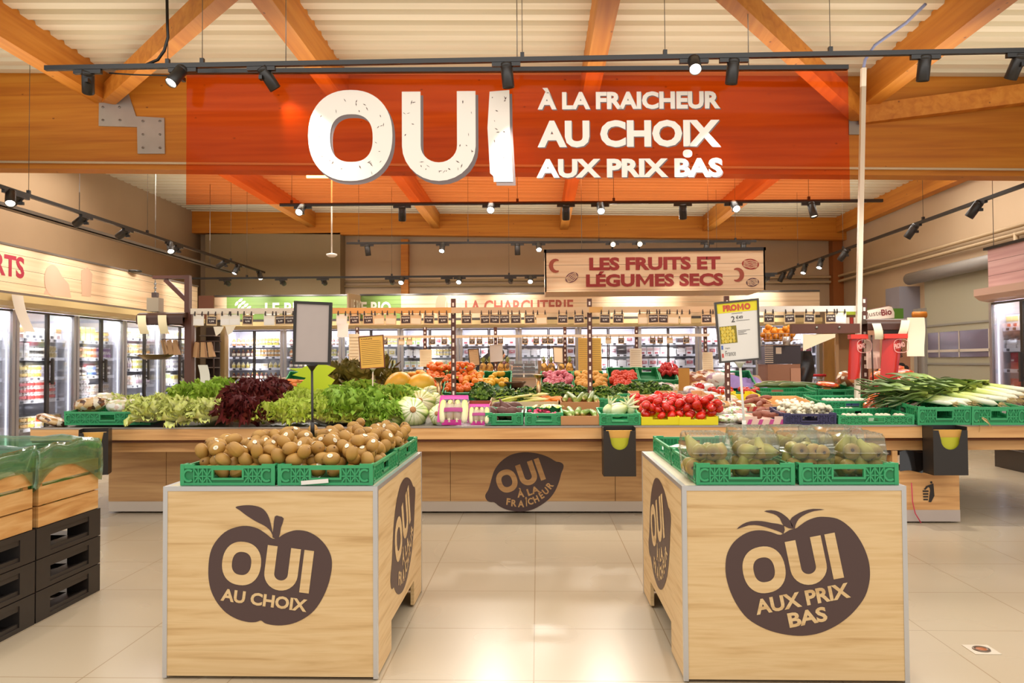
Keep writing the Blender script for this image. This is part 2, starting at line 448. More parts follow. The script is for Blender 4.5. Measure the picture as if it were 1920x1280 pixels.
for X in (-6.3, -3.5, -.8, 2.1, 5.0):
    area('hidden_fill', (X, 10.9, rz(X, 4.22)), 1.7, 62, size_y=3.0)  # added fill lights kept out of sight behind the main beam

# steel plates bolted to the beam
p = [atY(*q, 8.585) for q in ((186, 168), (238, 168), (255, 218), (308, 221), (309, 288), (258, 288), (257, 238), (185, 236))]
b = MB().prism([(v.x, v.z) for v in p], 8.583, 8.599)
pl = single('connector_plate', b, mat('#b5aea6', .4, .5, .12, 6), 'galvanised steel connector plate bolted to the beam at left', 'plate')
for q in ((193,177),(227,177),(193,201),(224,201),(193,225),(225,225),(268,227),(300,227),(268,252),(300,252),(268,277),(300,277)):
    c = atY(*q, 8.58); part('bolt', MB().tube([(c.x, 8.583, c.z), (c.x, 8.572, c.z)], .012, 6), STEEL, pl)
p = [atY(*q, 8.583) for q in ((1592, 212), (1616, 212), (1616, 252), (1592, 252))]
b = MB().prism([(v.x, v.z) for v in p], 8.583, 8.599)
single('connector_plate', b, STEEL, 'small steel joist plate beside the white post at right', 'plate')

# columns and pipes on the far walls
o = single('timber_column', MB().box((-2.98, 17.02, 0), (-2.82, 17.2, 3.95)), GLU, 'orange timber column standing against the back wall', 'column'); o['kind'] = 'structure'
o = single('timber_column', MB().box((6.33, 16.95, 0), (6.55, 17.18, 3.9)), mat('#9c5a22', .5), 'timber column in the far right corner', 'column'); o['kind'] = 'structure'
for dz, w in ((0, 'upper'), (-.11, 'lower')):
    b = MB().tube([(6.46, 6, 3.03+dz), (6.46, 17.0, 3.04+dz), (6.30, 17.12, 3.04+dz), (-6.9, 17.12, 3.04+dz)], .03, 8)
    single('wall_pipe', b, mat('#b79d78', .45), '%s of the two beige pipes along the right and back walls' % w, 'pipe')
b = MB().tube([(6.46, 10.75, 2.95), (6.46, 10.75, 2.3)], .035, 8)
single('wall_pipe', b, mat('#b79d78', .45), 'short upright pipe on the right wall above the red fridge', 'pipe')

# roll door on the right wall
GD = mat('#a9a48c', .55); GF = mat('#8d8a80', .5)
Y0, Y1 = 10.2, 13.3
d = struct('door_1', MB().box((6.47, Y0, .02), (6.54, Y1, 2.55)), GD, 'pale grey green sectional roll door in the right wall')
b = MB()
for z in (.6, 1.16, 1.78): b.box((6.455, Y0, z), (6.475, Y1, z+.03))
part('panel_joint', b, GF, d)
b = MB(); b.box((6.45, Y0+.2, 1.28), (6.47, Y1-.12, 1.68))
part('window_pane', b, mat('#6d6474', .15), d)
b = MB()
for yy in (Y1-.5, Y1-1.1, Y1-1.9): b.box((6.44, yy, 1.28), (6.45, yy+.02, 1.68))
b.box((6.44, Y0+.2, 1.36), (6.45, Y1-.12, 1.40))
part('window_bars', b, mat('#cfc3b4', .4), d)
b = MB().box((6.38, Y1, 0), (6.55, Y1+.22, 2.1)); b.box((6.42, Y1-.06, 0), (6.5, Y1, 2.1))
part('door_jamb', b, mat('#9a948c', .5), d)
b = MB().tube([(6.36, Y0, 2.62), (6.36, Y1+.3, 2.62)], .1, 14)
part('roller_drum', b, mat('#8f8a84', .45), d)
single('motor_housing', MB().box((6.2, 13.62, 1.95), (6.55, 14.15, 2.5)), mat('#8f8b93', .5), 'grey box housing at the top left of the roll door', 'housing')
# ================================================================ TRACKS, SPOTLIGHTS, HANGING SIGNS
def wire(b, x, y, z0, z1=None, r=.004):
    b.tube([(x, y, z0), (x, y, z1 if z1 else rz(x, 4.42))], r, 5)
def track(name, p, q, lab, wires, w=.036, h=.036):
    t = thing('lighting_track', lab, 'lighting track', p, (0,0,0), 'ceiling lighting tracks')
    P_, Q_ = Vector(p), Vector(q)
    part('rail', MB().beam((0,0,0), Q_-P_, w, h), BLK, t)
    for s in wires:
        b = MB(); c = MB()
        k = P_.lerp(Q_, s)
        zt = rz(k.x, 4.40)
        b.tube([(k.x-P_.x, k.y-P_.y, k.z-P_.z+h/2), (k.x-P_.x, k.y-P_.y, zt-P_.z)], .003, 5)
        c.cbox((k.x-P_.x, k.y-P_.y, k.z-P_.z+.035), (.03, .03, .04))
        part('hanger_clip', c, BLK, part('suspension_wire', b, mat('#6b6256', .4, .5), t))
    return P_, Q_
_sp = {}
def spot_parts():
    if _sp: return _sp
    b = MB().box((-.11, -.017, -.03), (.11, .017, 0)); _sp['adapter'] = b.mesh('spot_adapter', BLK)
    b = MB().tube([(0,0,-.03), (0,0,-.085)], .011, 8); b.cbox((0,0,-.085), (.026,.05,.03)); _sp['stem'] = b.mesh('spot_stem', BLK)
    # head: cylinder hanging along -Z from its pivot
    b = MB().lathe([(0, .0), (.040, 0), (.046, -.008), (.047, -.03), (.044, -.033), (.047, -.036), (.047, -.185), (.043, -.19), (.043, -.178), (.040, -.172)][::-1], 20)
    _sp['head'] = b.mesh('spot_head', mat('#2a2623', .4))
    b = MB().lathe([(0, -.171), (.040, -.172)], 20); _sp['lens'] = b.mesh('spot_lens', LAMP); _sp['lens_off'] = b.mesh('spot_lens_dim', mat('#ffe9c8', .4, emit=3.0, name='lamp_face_dim'))
    return _sp
NSPOT = [0]
def spot(pos, aim, lab, lit, power, grp, along=(1,0,0), cone=62, color=(1, .94, .85), S=1.0):
    """track spotlight with its adapter at pos, head pointing to aim"""
    g = spot_parts()
    yaw = math.atan2(along[1], along[0])
    t = thing('track_spotlight', lab, 'spotlight', pos, (0,0,yaw), grp, S)
    part('adapter', g['adapter'], t); part('stem', g['stem'], t)
    hp = Vector(pos) + Vector((0,0,-.09*S))
    d = (Vector(aim) - hp).normalized()
    q = d.to_track_quat('-Z', 'Y')
    qr = Euler((0,0,yaw)).to_quaternion().inverted() @ q
    h = part('lamp_head', g['head'], t, None, (0,0,-.09)); h.rotation_euler = qr.to_euler()
    l = part('lamp_lens', g['lens' if lit else 'lens_off'], h)
    if power:
        ld = bpy.data.lights.new('spot_lamp', 'SPOT'); ld.energy = power; ld.color = color; ld.spot_size = math.radians(cone); ld.spot_blend = .8; ld.shadow_soft_size = .035
        lo = bpy.data.objects.new('spot_lamp', ld); COL.objects.link(lo); lo.parent = h; lo.location = (0,0,-.195)
    NSPOT[0] += 1
def lit_word(l): return 'glowing' if l else 'turned away'

# part() above accepts ready meshes too
_part0 = part
def part(name, mb, mats=None, parent=None, label=None, loc=None, rot=None):
    if parent is None: parent, mats = mats, None
    return _part0(name, mb, mats, parent, label, loc, rot)

# front track over the counter
P_, Q_ = track('t', atY(85, 128, 6.0), atY(1990, 94, 6.0), 'long black lighting track across the top, in front of the orange panel', (.125, .16, .48, .62, .78))
FS = [(165, False, (-4.6, 8.0, .8)), (343, True, (-3.6, 4.3, .9)), (490, False, (-1.72, 6.35, 2.75)), (949, False, (.0, 6.4, .9)), (1301, True, (.9, 3.4, 1.0)), (1376, False, (1.3, 6.5, .8)), (1735, False, (2.9, 6.6, .8)), (1915, False, (3.2, 7.6, .8))]
for i, (px, lit, aim) in enumerate(FS):
    X = atY(px, 115, 6.0).x; s = (X-P_.x)/(Q_.x-P_.x); k = P_.lerp(Q_, s)
    spot(k + Vector((0,0,-.021)), aim, '%s black spotlight from the left on the front track, %s' % (ORD[i], lit_word(lit)), lit, 95, 'spotlights on the front track')
# second track, just behind the deep beam
P_, Q_ = track('t', atY(525, 384, 9.6), atY(1655, 376, 9.6), 'second black lighting track, just below the orange panel', (.02, .4, .56, .88))
for i, (px, lit, aim) in enumerate([(568, True, (-3.0, 6.4, .9)), (754, False, (-1.8, 10.5, .8)), (921, True, (-.55, 6.3, 1.1)), (1061, False, (.4, 10.6, .9)), (1125, True, (.8, 7.0, 1.0)), (1280, False, (2.0, 10.6, .9)), (1375, True, (2.4, 6.4, 1.0)), (1520, False, (3.6, 9.0, .9))]):
    X = atY(px, 380, 9.6).x; s = (X-P_.x)/(Q_.x-P_.x); k = P_.lerp(Q_, s)
    spot(k + Vector((0,0,-.021)), aim, '%s spotlight from the left on the track below the orange panel, %s' % (ORD[i], lit_word(lit)), lit, 95, 'spotlights on the second track')
P_, Q_ = track('t', atY(650, 456, 13), atY(1418, 452, 13), 'third black lighting track, in front of the orange timber column', (.03, .3, .62, .95))
for i, (px, lit, aim) in enumerate([(688, False, (-2.6, 13.3, .8)), (830, True, (-1.6, 11.0, .9)), (970, False, (-.3, 13.2, .8)), (1010, True, (.1, 10.6, .9)), (1148, False, (1.2, 10.6, 2.45)), (1198, False, (1.6, 10.6, 2.5)), (1326, False, (2.5, 13.4, .9)), (1394, False, (3.3, 13.2, .9))]):
    X = atY(px, 454, 13).x; s = (X-P_.x)/(Q_.x-P_.x); k = P_.lerp(Q_, s)
    spot(k + Vector((0,0,-.021)), aim, '%s spotlight from the left on the third track, %s' % (ORD[i], lit_word(lit)), lit, 70, 'spotlights on the third track')
P_, Q_ = track('t', atY(355, 522, 14.2), atY(1457, 513, 14.2), 'lowest black lighting track, above the back fridge signs', (.1, .35, .55, .9))
for i, (px, lit) in enumerate([(422, False), (527, False), (605, False), (733, False), (755, True), (838, False), (862, True), (957, False), (995, True), (1190, False), (1240, False), (1441, False)]):
    X = atY(px, 518, 14.2).x; s = (X-P_.x)/(Q_.x-P_.x); k = P_.lerp(Q_, s)
    aim = (X, 15.25, 2.25) if not lit else (X-.1, 11.5, .8)
    spot(k + Vector((0,0,-.021)), aim, '%s spotlight from the left on the lowest back track, %s' % (ORD[i], lit_word(lit)), lit, 38, 'spotlights on the lowest track', cone=80)
# side tracks
P_, Q_ = track('t', (-5.2, 6.6, 2.98), (-5.2, 14.75, 2.98), 'black lighting track running back along the left fridges', (.15, .45, .8))
for i, (px, py, lit, out) in enumerate([(20, 355, True, 1), (40, 362, False, 0), (162, 400, False, 0), (240, 428, False, 0), (318, 450, True, 1), (336, 458, False, 0), (424, 487, False, 0), (447, 493, True, 0), (486, 507, True, 1)]):
    k = atX(px, py, -5.2); Y = k.y
    aim = (-6.15, Y+.3, 2.35) if not out else (-4.2, Y-1.5, .8)
    if lit and not out: aim = (-5.6, Y-.8, 1.4)
    spot((-5.2, Y, 2.962), aim, '%s spotlight along the left side track, counted from the left edge, %s' % (ORD[i], lit_word(lit)), lit, 26, 'spotlights on the left track', (0,1,0), cone=80)
P_, Q_ = track('t', (4.73, 7.2, 2.93), (4.73, 15.6, 2.95), 'black lighting track running back along the right wall', (.3, .6, .85))
for i, (px, py, lit) in enumerate([(1838, 385, False), (1718, 425, False), (1588, 470, False), (1540, 490, True), (1510, 500, True), (1487, 508, False), (1470, 512, False)]):
    Y = atX(px, py, 4.73).y
    aim = (3.6, Y+1.0, .8) if i < 3 else ((3.9, Y-.9, .9) if lit else (3.8, Y+.4, .8))
    spot((4.73, Y, 2.925), aim, '%s spotlight along the right side track, counted from the right edge, %s' % (ORD[i], lit_word(lit)), lit, 60, 'spotlights on the right track', (0,1,0), cone=75)
# pale cable tray on the left
t = thing('cable_tray', 'grey metal cable tray hung beside the left lighting track', 'cable tray', (-5.85, 6.8, 2.97))
b = MB().box((-.05, 0, 0), (.05, 7.9, .012)); b.box((-.05, 0, 0), (-.04, 7.9, .05)); b.box((.04, 0, 0), (.05, 7.9, .05)); part('tray', b, mat('#7d766c', .4, .5), t)
b = MB()
for yy in (1, 3, 5, 7):
    b = MB(); wire(b, 0, yy, .012, 1.5, .006); part('hanger_rod', b, STEEL, t)
# feed cable of the front track
pts = [atY(*q, 6.0) for q in ((313, -5), (314, 50), (315, 70), (308, 95), (296, 112), (275, 121))]
single('power_cable', MB().tube(pts, .012, 8), BLK, 'black power cable dropping to the left end of the front track', 'cable')
b = MB(); pts = [atY(*q, 6.02) for q in ((205, 137), (250, 140), (330, 142), (345, 138))]; b.tube(pts, .006, 6)
single('power_cable', b, BLK, 'thin black cable drooping under the front track at left', 'cable')
# fluorescent tube behind the panel
p = atY(575, 331, 9.9); q = atY(640, 331, 9.9)
t = thing('fluorescent_tube', 'glowing fluorescent tube hung behind the orange panel', 'lamp', p)
part('tube', MB().tube([(0,0,0), q-p], .02, 8), mat('#fff0c0', .3, emit=9), t)
part('housing', MB().box((0, -.04, .03), (q.x-p.x, .04, .1)), WHT, t)
part('hanger', MB().tube([(.1, 0, .1), (.1, 0, .75)], .004, 5), STEEL, t)

# ---------------------------------------------------------------- orange hanging panel
PLEXI = clear('orange_acrylic', '#ffcba2', .006, .02, '#ff5a10', .02)
YP = 6.25
PE = Vector((math.cos(YAW), math.sin(YAW), 0)); PN = Vector((-math.sin(YAW), math.cos(YAW), 0))
def PL(px, py):
    """point of the slightly turned panel, in the panel's own frame"""
    d = ray(px, py); q = CAM + d*((Vector((0, YP, 0)) - CAM).dot(PN)/d.dot(PN)) - Vector((0, YP, 0))
    return Vector((q.dot(PE), 0, q.z))
a = PL(350, 137); c = PL(1594, 376); zt, zb = a.z, (c.z + PL(350, 383).z)/2
t = thing('hanging_sign', 'large see-through orange panel with white OUI lettering hung over the counter', 'sign', (0, YP, 0), (0, 0, YAW))
part('panel', MB().box((a.x, 0, zb), (c.x, .008, zt)), PLEXI, t, 'clear orange acrylic sheet')
b = MB().beam((a.x-.08, .004, zt+.012), (c.x, .004, zt+.012), .045, .035); part('rail', b, BLK, t, 'black rail holding the sheet')
b = MB()
for s in (.15, .5, .85):
    b = MB(); wire(b, a.x + (c.x-a.x)*s, 0, zt+.035); part('suspension_wire', b, STEEL, t)
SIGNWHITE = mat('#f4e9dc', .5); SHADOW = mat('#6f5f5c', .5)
def se(cx, cy, rx, ry, e=2.4, n=40, rot=0.0):
    out = []
    for i in range(n):
        a = 2*PI*i/n; c, s_ = math.cos(a), math.sin(a)
        x = rx*abs(c)**(2/e)*(1 if c > 0 else -1); y = ry*abs(s_)**(2/e)*(1 if s_ > 0 else -1)
        out.append((cx + x*math.cos(rot) - y*math.sin(rot), cy + x*math.sin(rot) + y*math.cos(rot)))
    return out
def ring(b, o, i, y, mat_=0, M=None):
    n = len(o); vs = [(x, y, z) for x, z in o] + [(x, y, z) for x, z in i]
    b.add(vs, [(k, (k+1)%n, (k+1)%n+n, k+n) for k in range(n)], mat_, False, M)
def flat(b, poly, y, mat_=0, M=None):
    """fills an outline (may be concave) by ear clipping"""
    from mathutils.geometry import tessellate_polygon
    tri = tessellate_polygon([[Vector((x, z, 0)) for x, z in poly]])
    b.add([(x, y, z) for x, z in poly], [tuple(q) for q in tri], mat_, False, M)
def sweep(b, path, w, y, mat_=0, M=None):
    """flat stroke of width w (number or list) along a path in XZ"""
    n = len(path); L_, R_ = [], []
    for i, (x, z) in enumerate(path):
        x0, z0 = path[max(0, i-1)]; x1, z1 = path[min(n-1, i+1)]
        dx, dz = x1-x0, z1-z0; l = math.hypot(dx, dz) or 1
        ww = (w[i] if hasattr(w, '__len__') else w)/2
        L_.append((x - dz/l*ww, y, z + dx/l*ww)); R_.append((x + dz/l*ww, y, z - dx/l*ww))
    b.add(L_ + R_, [(i, i+1, n+i+1, n+i) for i in range(n-1)], mat_, False, M)
def u_path(x0, x1, zt0, zt1, zb, n=14):
    """U shape centreline"""
    r = (x1-x0)/2; cx = (x0+x1)/2; zc = zb + r*.95
    return [(x0, zt0 + (zc-zt0)*i/5) for i in range(5)] + [(cx - r*math.cos(PI*i/n), zc - r*.95*math.sin(PI*i/n)) for i in range(n+1)] + [(x1, zc + (zt1-zc)*i/5) for i in range(1, 6)]
def big_oui(white, grey, dx, dz, speck):
    """the three big letters, laid out in panel pixels"""
    def P2(x, y): v = PL(x, y); return (v.x+dx, v.z+dz)
    s = PL(1001, 300).x - PL(1000, 300).x
    c = P2(657, 254)
    O = se(c[0], c[1], 79*s, 86*s, 2.25, 48); I = se(P2(659, 259)[0], P2(659, 259)[1], 40*s, 45*s, 2.5, 48)
    u0 = P2(770, 172); u1 = P2(874, 171); ub = P2(820, 322)
    return O, I, u_path(u0[0]+1*s, u1[0], u0[1], u1[1], ub[1]), 35*s, s
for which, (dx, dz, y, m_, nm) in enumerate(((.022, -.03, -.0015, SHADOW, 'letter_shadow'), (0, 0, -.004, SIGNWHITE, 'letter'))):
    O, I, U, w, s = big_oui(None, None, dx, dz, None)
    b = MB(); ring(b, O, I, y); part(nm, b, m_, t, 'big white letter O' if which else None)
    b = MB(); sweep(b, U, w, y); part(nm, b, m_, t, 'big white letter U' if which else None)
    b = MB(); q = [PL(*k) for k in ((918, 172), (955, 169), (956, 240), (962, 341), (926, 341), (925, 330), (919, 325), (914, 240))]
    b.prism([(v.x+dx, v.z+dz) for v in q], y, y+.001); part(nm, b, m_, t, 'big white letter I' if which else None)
b = MB(); rr = random.Random(3)
O, I, U, w, s = big_oui(None, None, 0, 0, None)
for k in range(75):
    if k % 3 == 0:
        a = rr.uniform(0, 2*PI); f = rr.uniform(.1, .9); j = int(a/(2*PI)*48) % 48
        x = I[j][0]*(1-f) + O[j][0]*f; z = I[j][1]*(1-f) + O[j][1]*f
    elif k % 3 == 1:
        j = rr.randrange(1, len(U)-1); x = U[j][0] + rr.uniform(-.4, .4)*w; z = U[j][1]
    else:
        v = atY(rr.uniform(922, 950), rr.uniform(178, 300), YP); x, z = v.x, v.z
    if k % 3 == 2 and k % 2: continue
    a = rr.uniform(0, PI); l = rr.uniform(.006, .022); wd = rr.uniform(.003, .008)
    c, sn = math.cos(a), math.sin(a)
    b.add([(x+c*l*u-sn*wd*v, -.005, z+sn*l*u+c*wd*v) for u, v in ((-1,0),(0,-.6),(1,0),(.1,.7))], [(0,1,2,3)])
part('letter_scratches', b, mat('#5d4038', .6), t)
for txt, x0, x1, y0, y1 in (('À LA FRAICHEUR', 1008, 1350, 163, 206), ('AU CHOIX', 1008, 1350, 224, 277), ('AUX PRIX BAS', 1006, 1354, 296, 334)):
    a = PL(x0, y1); c = PL(x1, y0)
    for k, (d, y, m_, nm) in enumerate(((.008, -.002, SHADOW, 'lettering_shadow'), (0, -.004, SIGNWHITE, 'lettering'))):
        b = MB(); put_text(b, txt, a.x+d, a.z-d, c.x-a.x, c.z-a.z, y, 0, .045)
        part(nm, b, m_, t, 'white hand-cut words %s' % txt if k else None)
b = MB(); v = PL(1289, 288); flat(b, se(v.x, v.z, .038, .032), -.004); part('lettering_dot', b, SIGNWHITE, t)

# white post hanging right of the panel
p = atY(1619, 128, 7.15); q = atY(1607, 740, 7.15)
t = thing('service_post', 'tall thin cream service post hanging beside the right price rail upright', 'post', (q.x, 7.15, 0))
b = MB(); b.add([((p.x if z else q.x)-q.x+dx, dy, p.z if z else .9) for z in (0, 1) for dx, dy in ((-.02,-.02),(.02,-.02),(.02,.02),(-.02,.02))], [(0,1,5,4),(1,2,6,5),(2,3,7,6),(3,0,4,7),(4,5,6,7),(3,2,1,0)])
part('duct', b, mat('#e9dcc6', .5), t)
b = MB(); b.tube([(p.x-q.x, 0, p.z)] + [Vector(atY(*k, 7.15)) - Vector((q.x, 7.15, 0)) for k in ((1622, 112), (1640, 85))] + [atY(1700, 42, 6.85) - Vector((q.x, 7.15, 0)), atY(1735, 8, 6.55) - Vector((q.x, 7.15, 0))], .014, 6)
part('cable', b, mat('#8c93b8', .4), t)

# ---------------------------------------------------------------- dried fruit box sign
YS = 10.6
a = atY(1022, 547, YS); c = atY(1434, 469, YS)
t = thing('hanging_sign', 'hanging wooden box sign reading LES FRUITS ET LEGUMES SECS', 'sign', (0, YS, 0))
w0, w1, z0, z1, D = a.x, c.x, a.z, c.z, .88
b = MB()
b.box((w0, 0, z0), (w1, .02, z1)); b.box((w0, D-.02, z0), (w1, D, z1)); b.box((w0, 0, z0), (w0+.02, D, z1)); b.box((w1-.02, 0, z0), (w1, D, z1))
part('boards', b, SIGNW, t)
part('bottom_panel', MB().box((w0+.02, .02, z0+.002), (w1-.02, D-.02, z0+.01)), mat('#d9c3a0', .6), t)
b = MB()
for y0, y1 in ((-.015, .03), (D-.03, D+.015)): b.box((w0-.01, y0, z1), (w1+.01, y1, z1+.04))
for x0 in (w0-.01, w1-.02): b.box((x0, -.015, z1), (x0+.03, D+.015, z1+.04))
part('rail', b, BLK, t)
b = MB()
for x in (w0+.5, w1-.75):
    b = MB(); wire(b, x, .0, z1+.04); part('suspension_wire', b, STEEL, t)
RED = mat('#9c3230', .6)
for txt, x0, x1, y0, y1 in (('LES FRUITS ET', 1105, 1351, 480, 507), ('LÉGUMES SECS', 1099, 1356, 506, 538)):
    p = atY(x0, y1, YS-.01); q = atY(x1, y0, YS-.01)
    b = MB(); put_text(b, txt, p.x, p.z, q.x-p.x, q.z-p.z, -.004, 0, .045); part('lettering', b, RED, t, 'dark red words %s' % txt.replace('É', 'E'))
def nut(b, px, py, rx, ry, rot, kind):
    v = atY(px, py, YS); s = .00721
    if kind == 'cres':
        pts = [(v.x + s*rx*math.cos(a), v.z + s*ry*math.sin(a)) for a in [rot + PI*(.35 + 1.3*i/14) for i in range(15)]]
        sweep(b, pts, [s*6*(.35 + math.sin(PI*i/14)) for i in range(15)], -.004)
    else:
        flat(b, se(v.x, v.z, s*rx, s*ry, 1.9, 26, rot), -.003)
        for k in range(-2, 3):
            pts = []
            for i in range(9):
                u = -0.8 + 1.6*i/8; z = k*.33*math.cos(u*1.2) + .06*math.sin(9*u+k)
                x_, z_ = s*rx*u, s*ry*z
                pts.append((v.x + x_*math.cos(rot) - z_*math.sin(rot), v.z + x_*math.sin(rot) + z_*math.cos(rot)))
            sweep(b, pts, s*1.3, -.005, 1)
for px, py, rx, ry, rot, kind, c_ in ((1043, 498, 10, 11, 0, 'cres', '#a2503e'), (1072, 520, 13, 9, .5, 'nut', '#7d5358'), (1407, 495, 16, 10, -.1, 'nut', '#a03a32'), (1381, 515, 10, 11, PI, 'cres', '#a2503e'), (1411, 529, 12, 8, .1, 'nut', '#5d3a48')):
    b = MB(); nut(b, px, py, rx, ry, rot, kind); part('nut_drawing', b, [mat(c_, .6), mat('#e6c9a6', .6)], t)

# wireless antenna on a rod
p = atY(622, 478, 12.2)
t = thing('antenna', 'white disc antenna on a long rod left of the third track', 'antenna', p)
part('rod', MB().tube([(0,0,.03), (0,0,rz(p.x, 4.40)-p.z)], .012, 8), mat('#d8cdbd', .4), t)
part('dome', MB().lathe([(0,-.035),(.05,-.03),(.085,-.005),(.085,.015),(.03,.03),(0,.035)], 20), WHT, t)
# ================================================================ REFRIGERATED CABINETS
FRD = mat('#38332f', .4); FRG = mat('#a9a5a4', .3, .5); INNER = mat('#c7c5cc', .5); SHELF = mat('#dcdbe2', .35); RAILW = mat('#e6e6ee', .4); TICK = mat('#2c2a33', .5)
CAN = mat('#dcc48c', .4); CANP = mat('#d8b6a4', .4)
def fridge_pieces(w, zs, canopy, handle):
    """meshes of one two-door cabinet, x 0..w, front at y=0, depth .75"""
    g = {}
    D = .75
    b = MB(); b.box((0, D-.04, 0), (w, D, 2.02)); b.box((0, .06, 0), (.02, D-.04, 1.95)); b.box((w-.02, .06, 0), (w, D-.04, 1.95)); b.box((.02, .05, .22), (w-.02, D-.04, .26)); b.box((0, .05, 1.93), (w, D-.04, 2.02))
    g['cabinet_body'] = b.mesh('cabinet_body', INNER)
    b = MB(); b.box((0, .04, .0), (w, .06, .22)); g['plinth'] = b.mesh('plinth', FRD)
    b = MB(); n = 6
    pts = [(-.16 + .0*i, 2.06) for i in range(1)] + [(-.16, 1.98), (-.1, 1.93), (0, 1.91), (.05, 1.91), (.05, 2.06)]
    k = len(pts)
    b.add([(x, y, z) for x in (0, w) for y, z in pts], [(i, (i+1) % k, (i+1) % k + k, i+k) for i in range(k)] + [tuple(range(k-1, -1, -1)), tuple(range(k, 2*k))])
    g['canopy'] = b.mesh('canopy', canopy)
    dw = w/2
    def door(side):
        x0, x1 = (.012, dw-.003) if side == 0 else (dw+.003, w-.012)
        b = MB(); z0, z1 = .24, 1.9
        ws, wm = .05, .022
        l, r = (ws, wm) if side == 0 else (wm, ws)
        # stiles: aluminium on the outer edges, dark on the meeting edge
        b.box((x0, 0, z0), (x0+l, .035, z1), 1 if side == 0 else 0); b.box((x1-r, 0, z0), (x1, .035, z1), 1 if side else 0)
        b.box((x0+l, 0, z0), (x1-r, .035, z0+.03)); b.box((x0+l, 0, z1-.022), (x1-r, .035, z1))
        fr = b.mesh('door', [FRD, FRG])
        gl = MB().box((x0+l, .014, z0+.03), (x1-r, .02, z1-.022)).mesh('glass_pane', GLASS)
        hx = x1-.03 if side == 0 else x0+.03
        hd = None
        if handle and side == 1:
            h = MB(); h.box((hx-.016, -.05, 1.0), (hx+.016, -.02, 1.32)); h.box((hx-.012, -.02, 1.02), (hx+.012, 0, 1.05)); h.box((hx-.012, -.02, 1.27), (hx+.012, 0, 1.30))
            hd = h.mesh('door_handle', FRD)
        return fr, gl, hd
    g['doors'] = [door(0), door(1)]
    g['shelves'] = []
    for z in zs:
        b = MB(); b.box((.03, .16, z-.02), (w-.03, D-.06, z)); s = b.mesh('shelf', SHELF)
        b = MB(); b.box((.03, .145, z-.03), (w-.03, .16, z+.012)); x = .1
        rr = random.Random(int(z*100))
        while x < w-.15:
            b.box((x, .142, z-.024), (x+.055, .145, z+.006), 1); x += rr.choice((.13, .2, .26))
        g['shelves'].append((s, b.mesh('price_rail', [RAILW, TICK])))
    b = MB(); b.box((.028, .085, .3), (.04, .1, 1.88)); b.box((w-.04, .085, .3), (w-.028, .1, 1.88)); g['light_strip'] = b.mesh('light_strip', mat('#f2f2ff', .4, emit=1.6, name='fridge_led'))
    return g
def fridge(g, w, loc, rot, lab, grp, power=9, color=(1, .97, .95)):
    t = thing('refrigerated_cabinet', lab, 'fridge', loc, (0,0,rot), grp)
    for k in ('cabinet_body', 'plinth', 'canopy', 'light_strip'): part(k, g[k], t)
    for fr, gl, hd in g['doors']:
        d = part('door', fr, t); part('glass_pane', gl, d)
        if hd: part('door_handle', hd, d)
    for s, r in g['shelves']:
        sh = part('shelf', s, t); part('price_rail', r, sh)
    l = bpy.data.lights.new('fridge_lamp', 'AREA'); l.energy = power; l.color = color; l.shape = 'RECTANGLE'; l.size = w*.9; l.size_y = .08
    lo = bpy.data.objects.new('fridge_lamp', l); COL.objects.link(lo); lo.parent = t; lo.location = (w/2, .1, 1.9); lo.rotation_euler = (math.radians(28), 0, 0)
    l = bpy.data.lights.new('fridge_lamp', 'AREA'); l.energy = power*.55; l.color = color; l.shape = 'RECTANGLE'; l.size = .05; l.size_y = 1.5
    lo = bpy.data.objects.new('fridge_lamp', l); COL.objects.link(lo); lo.parent = t; lo.location = (w/2, .06, 1.08); lo.rotation_euler = (math.radians(90), 0, 0)
    return t
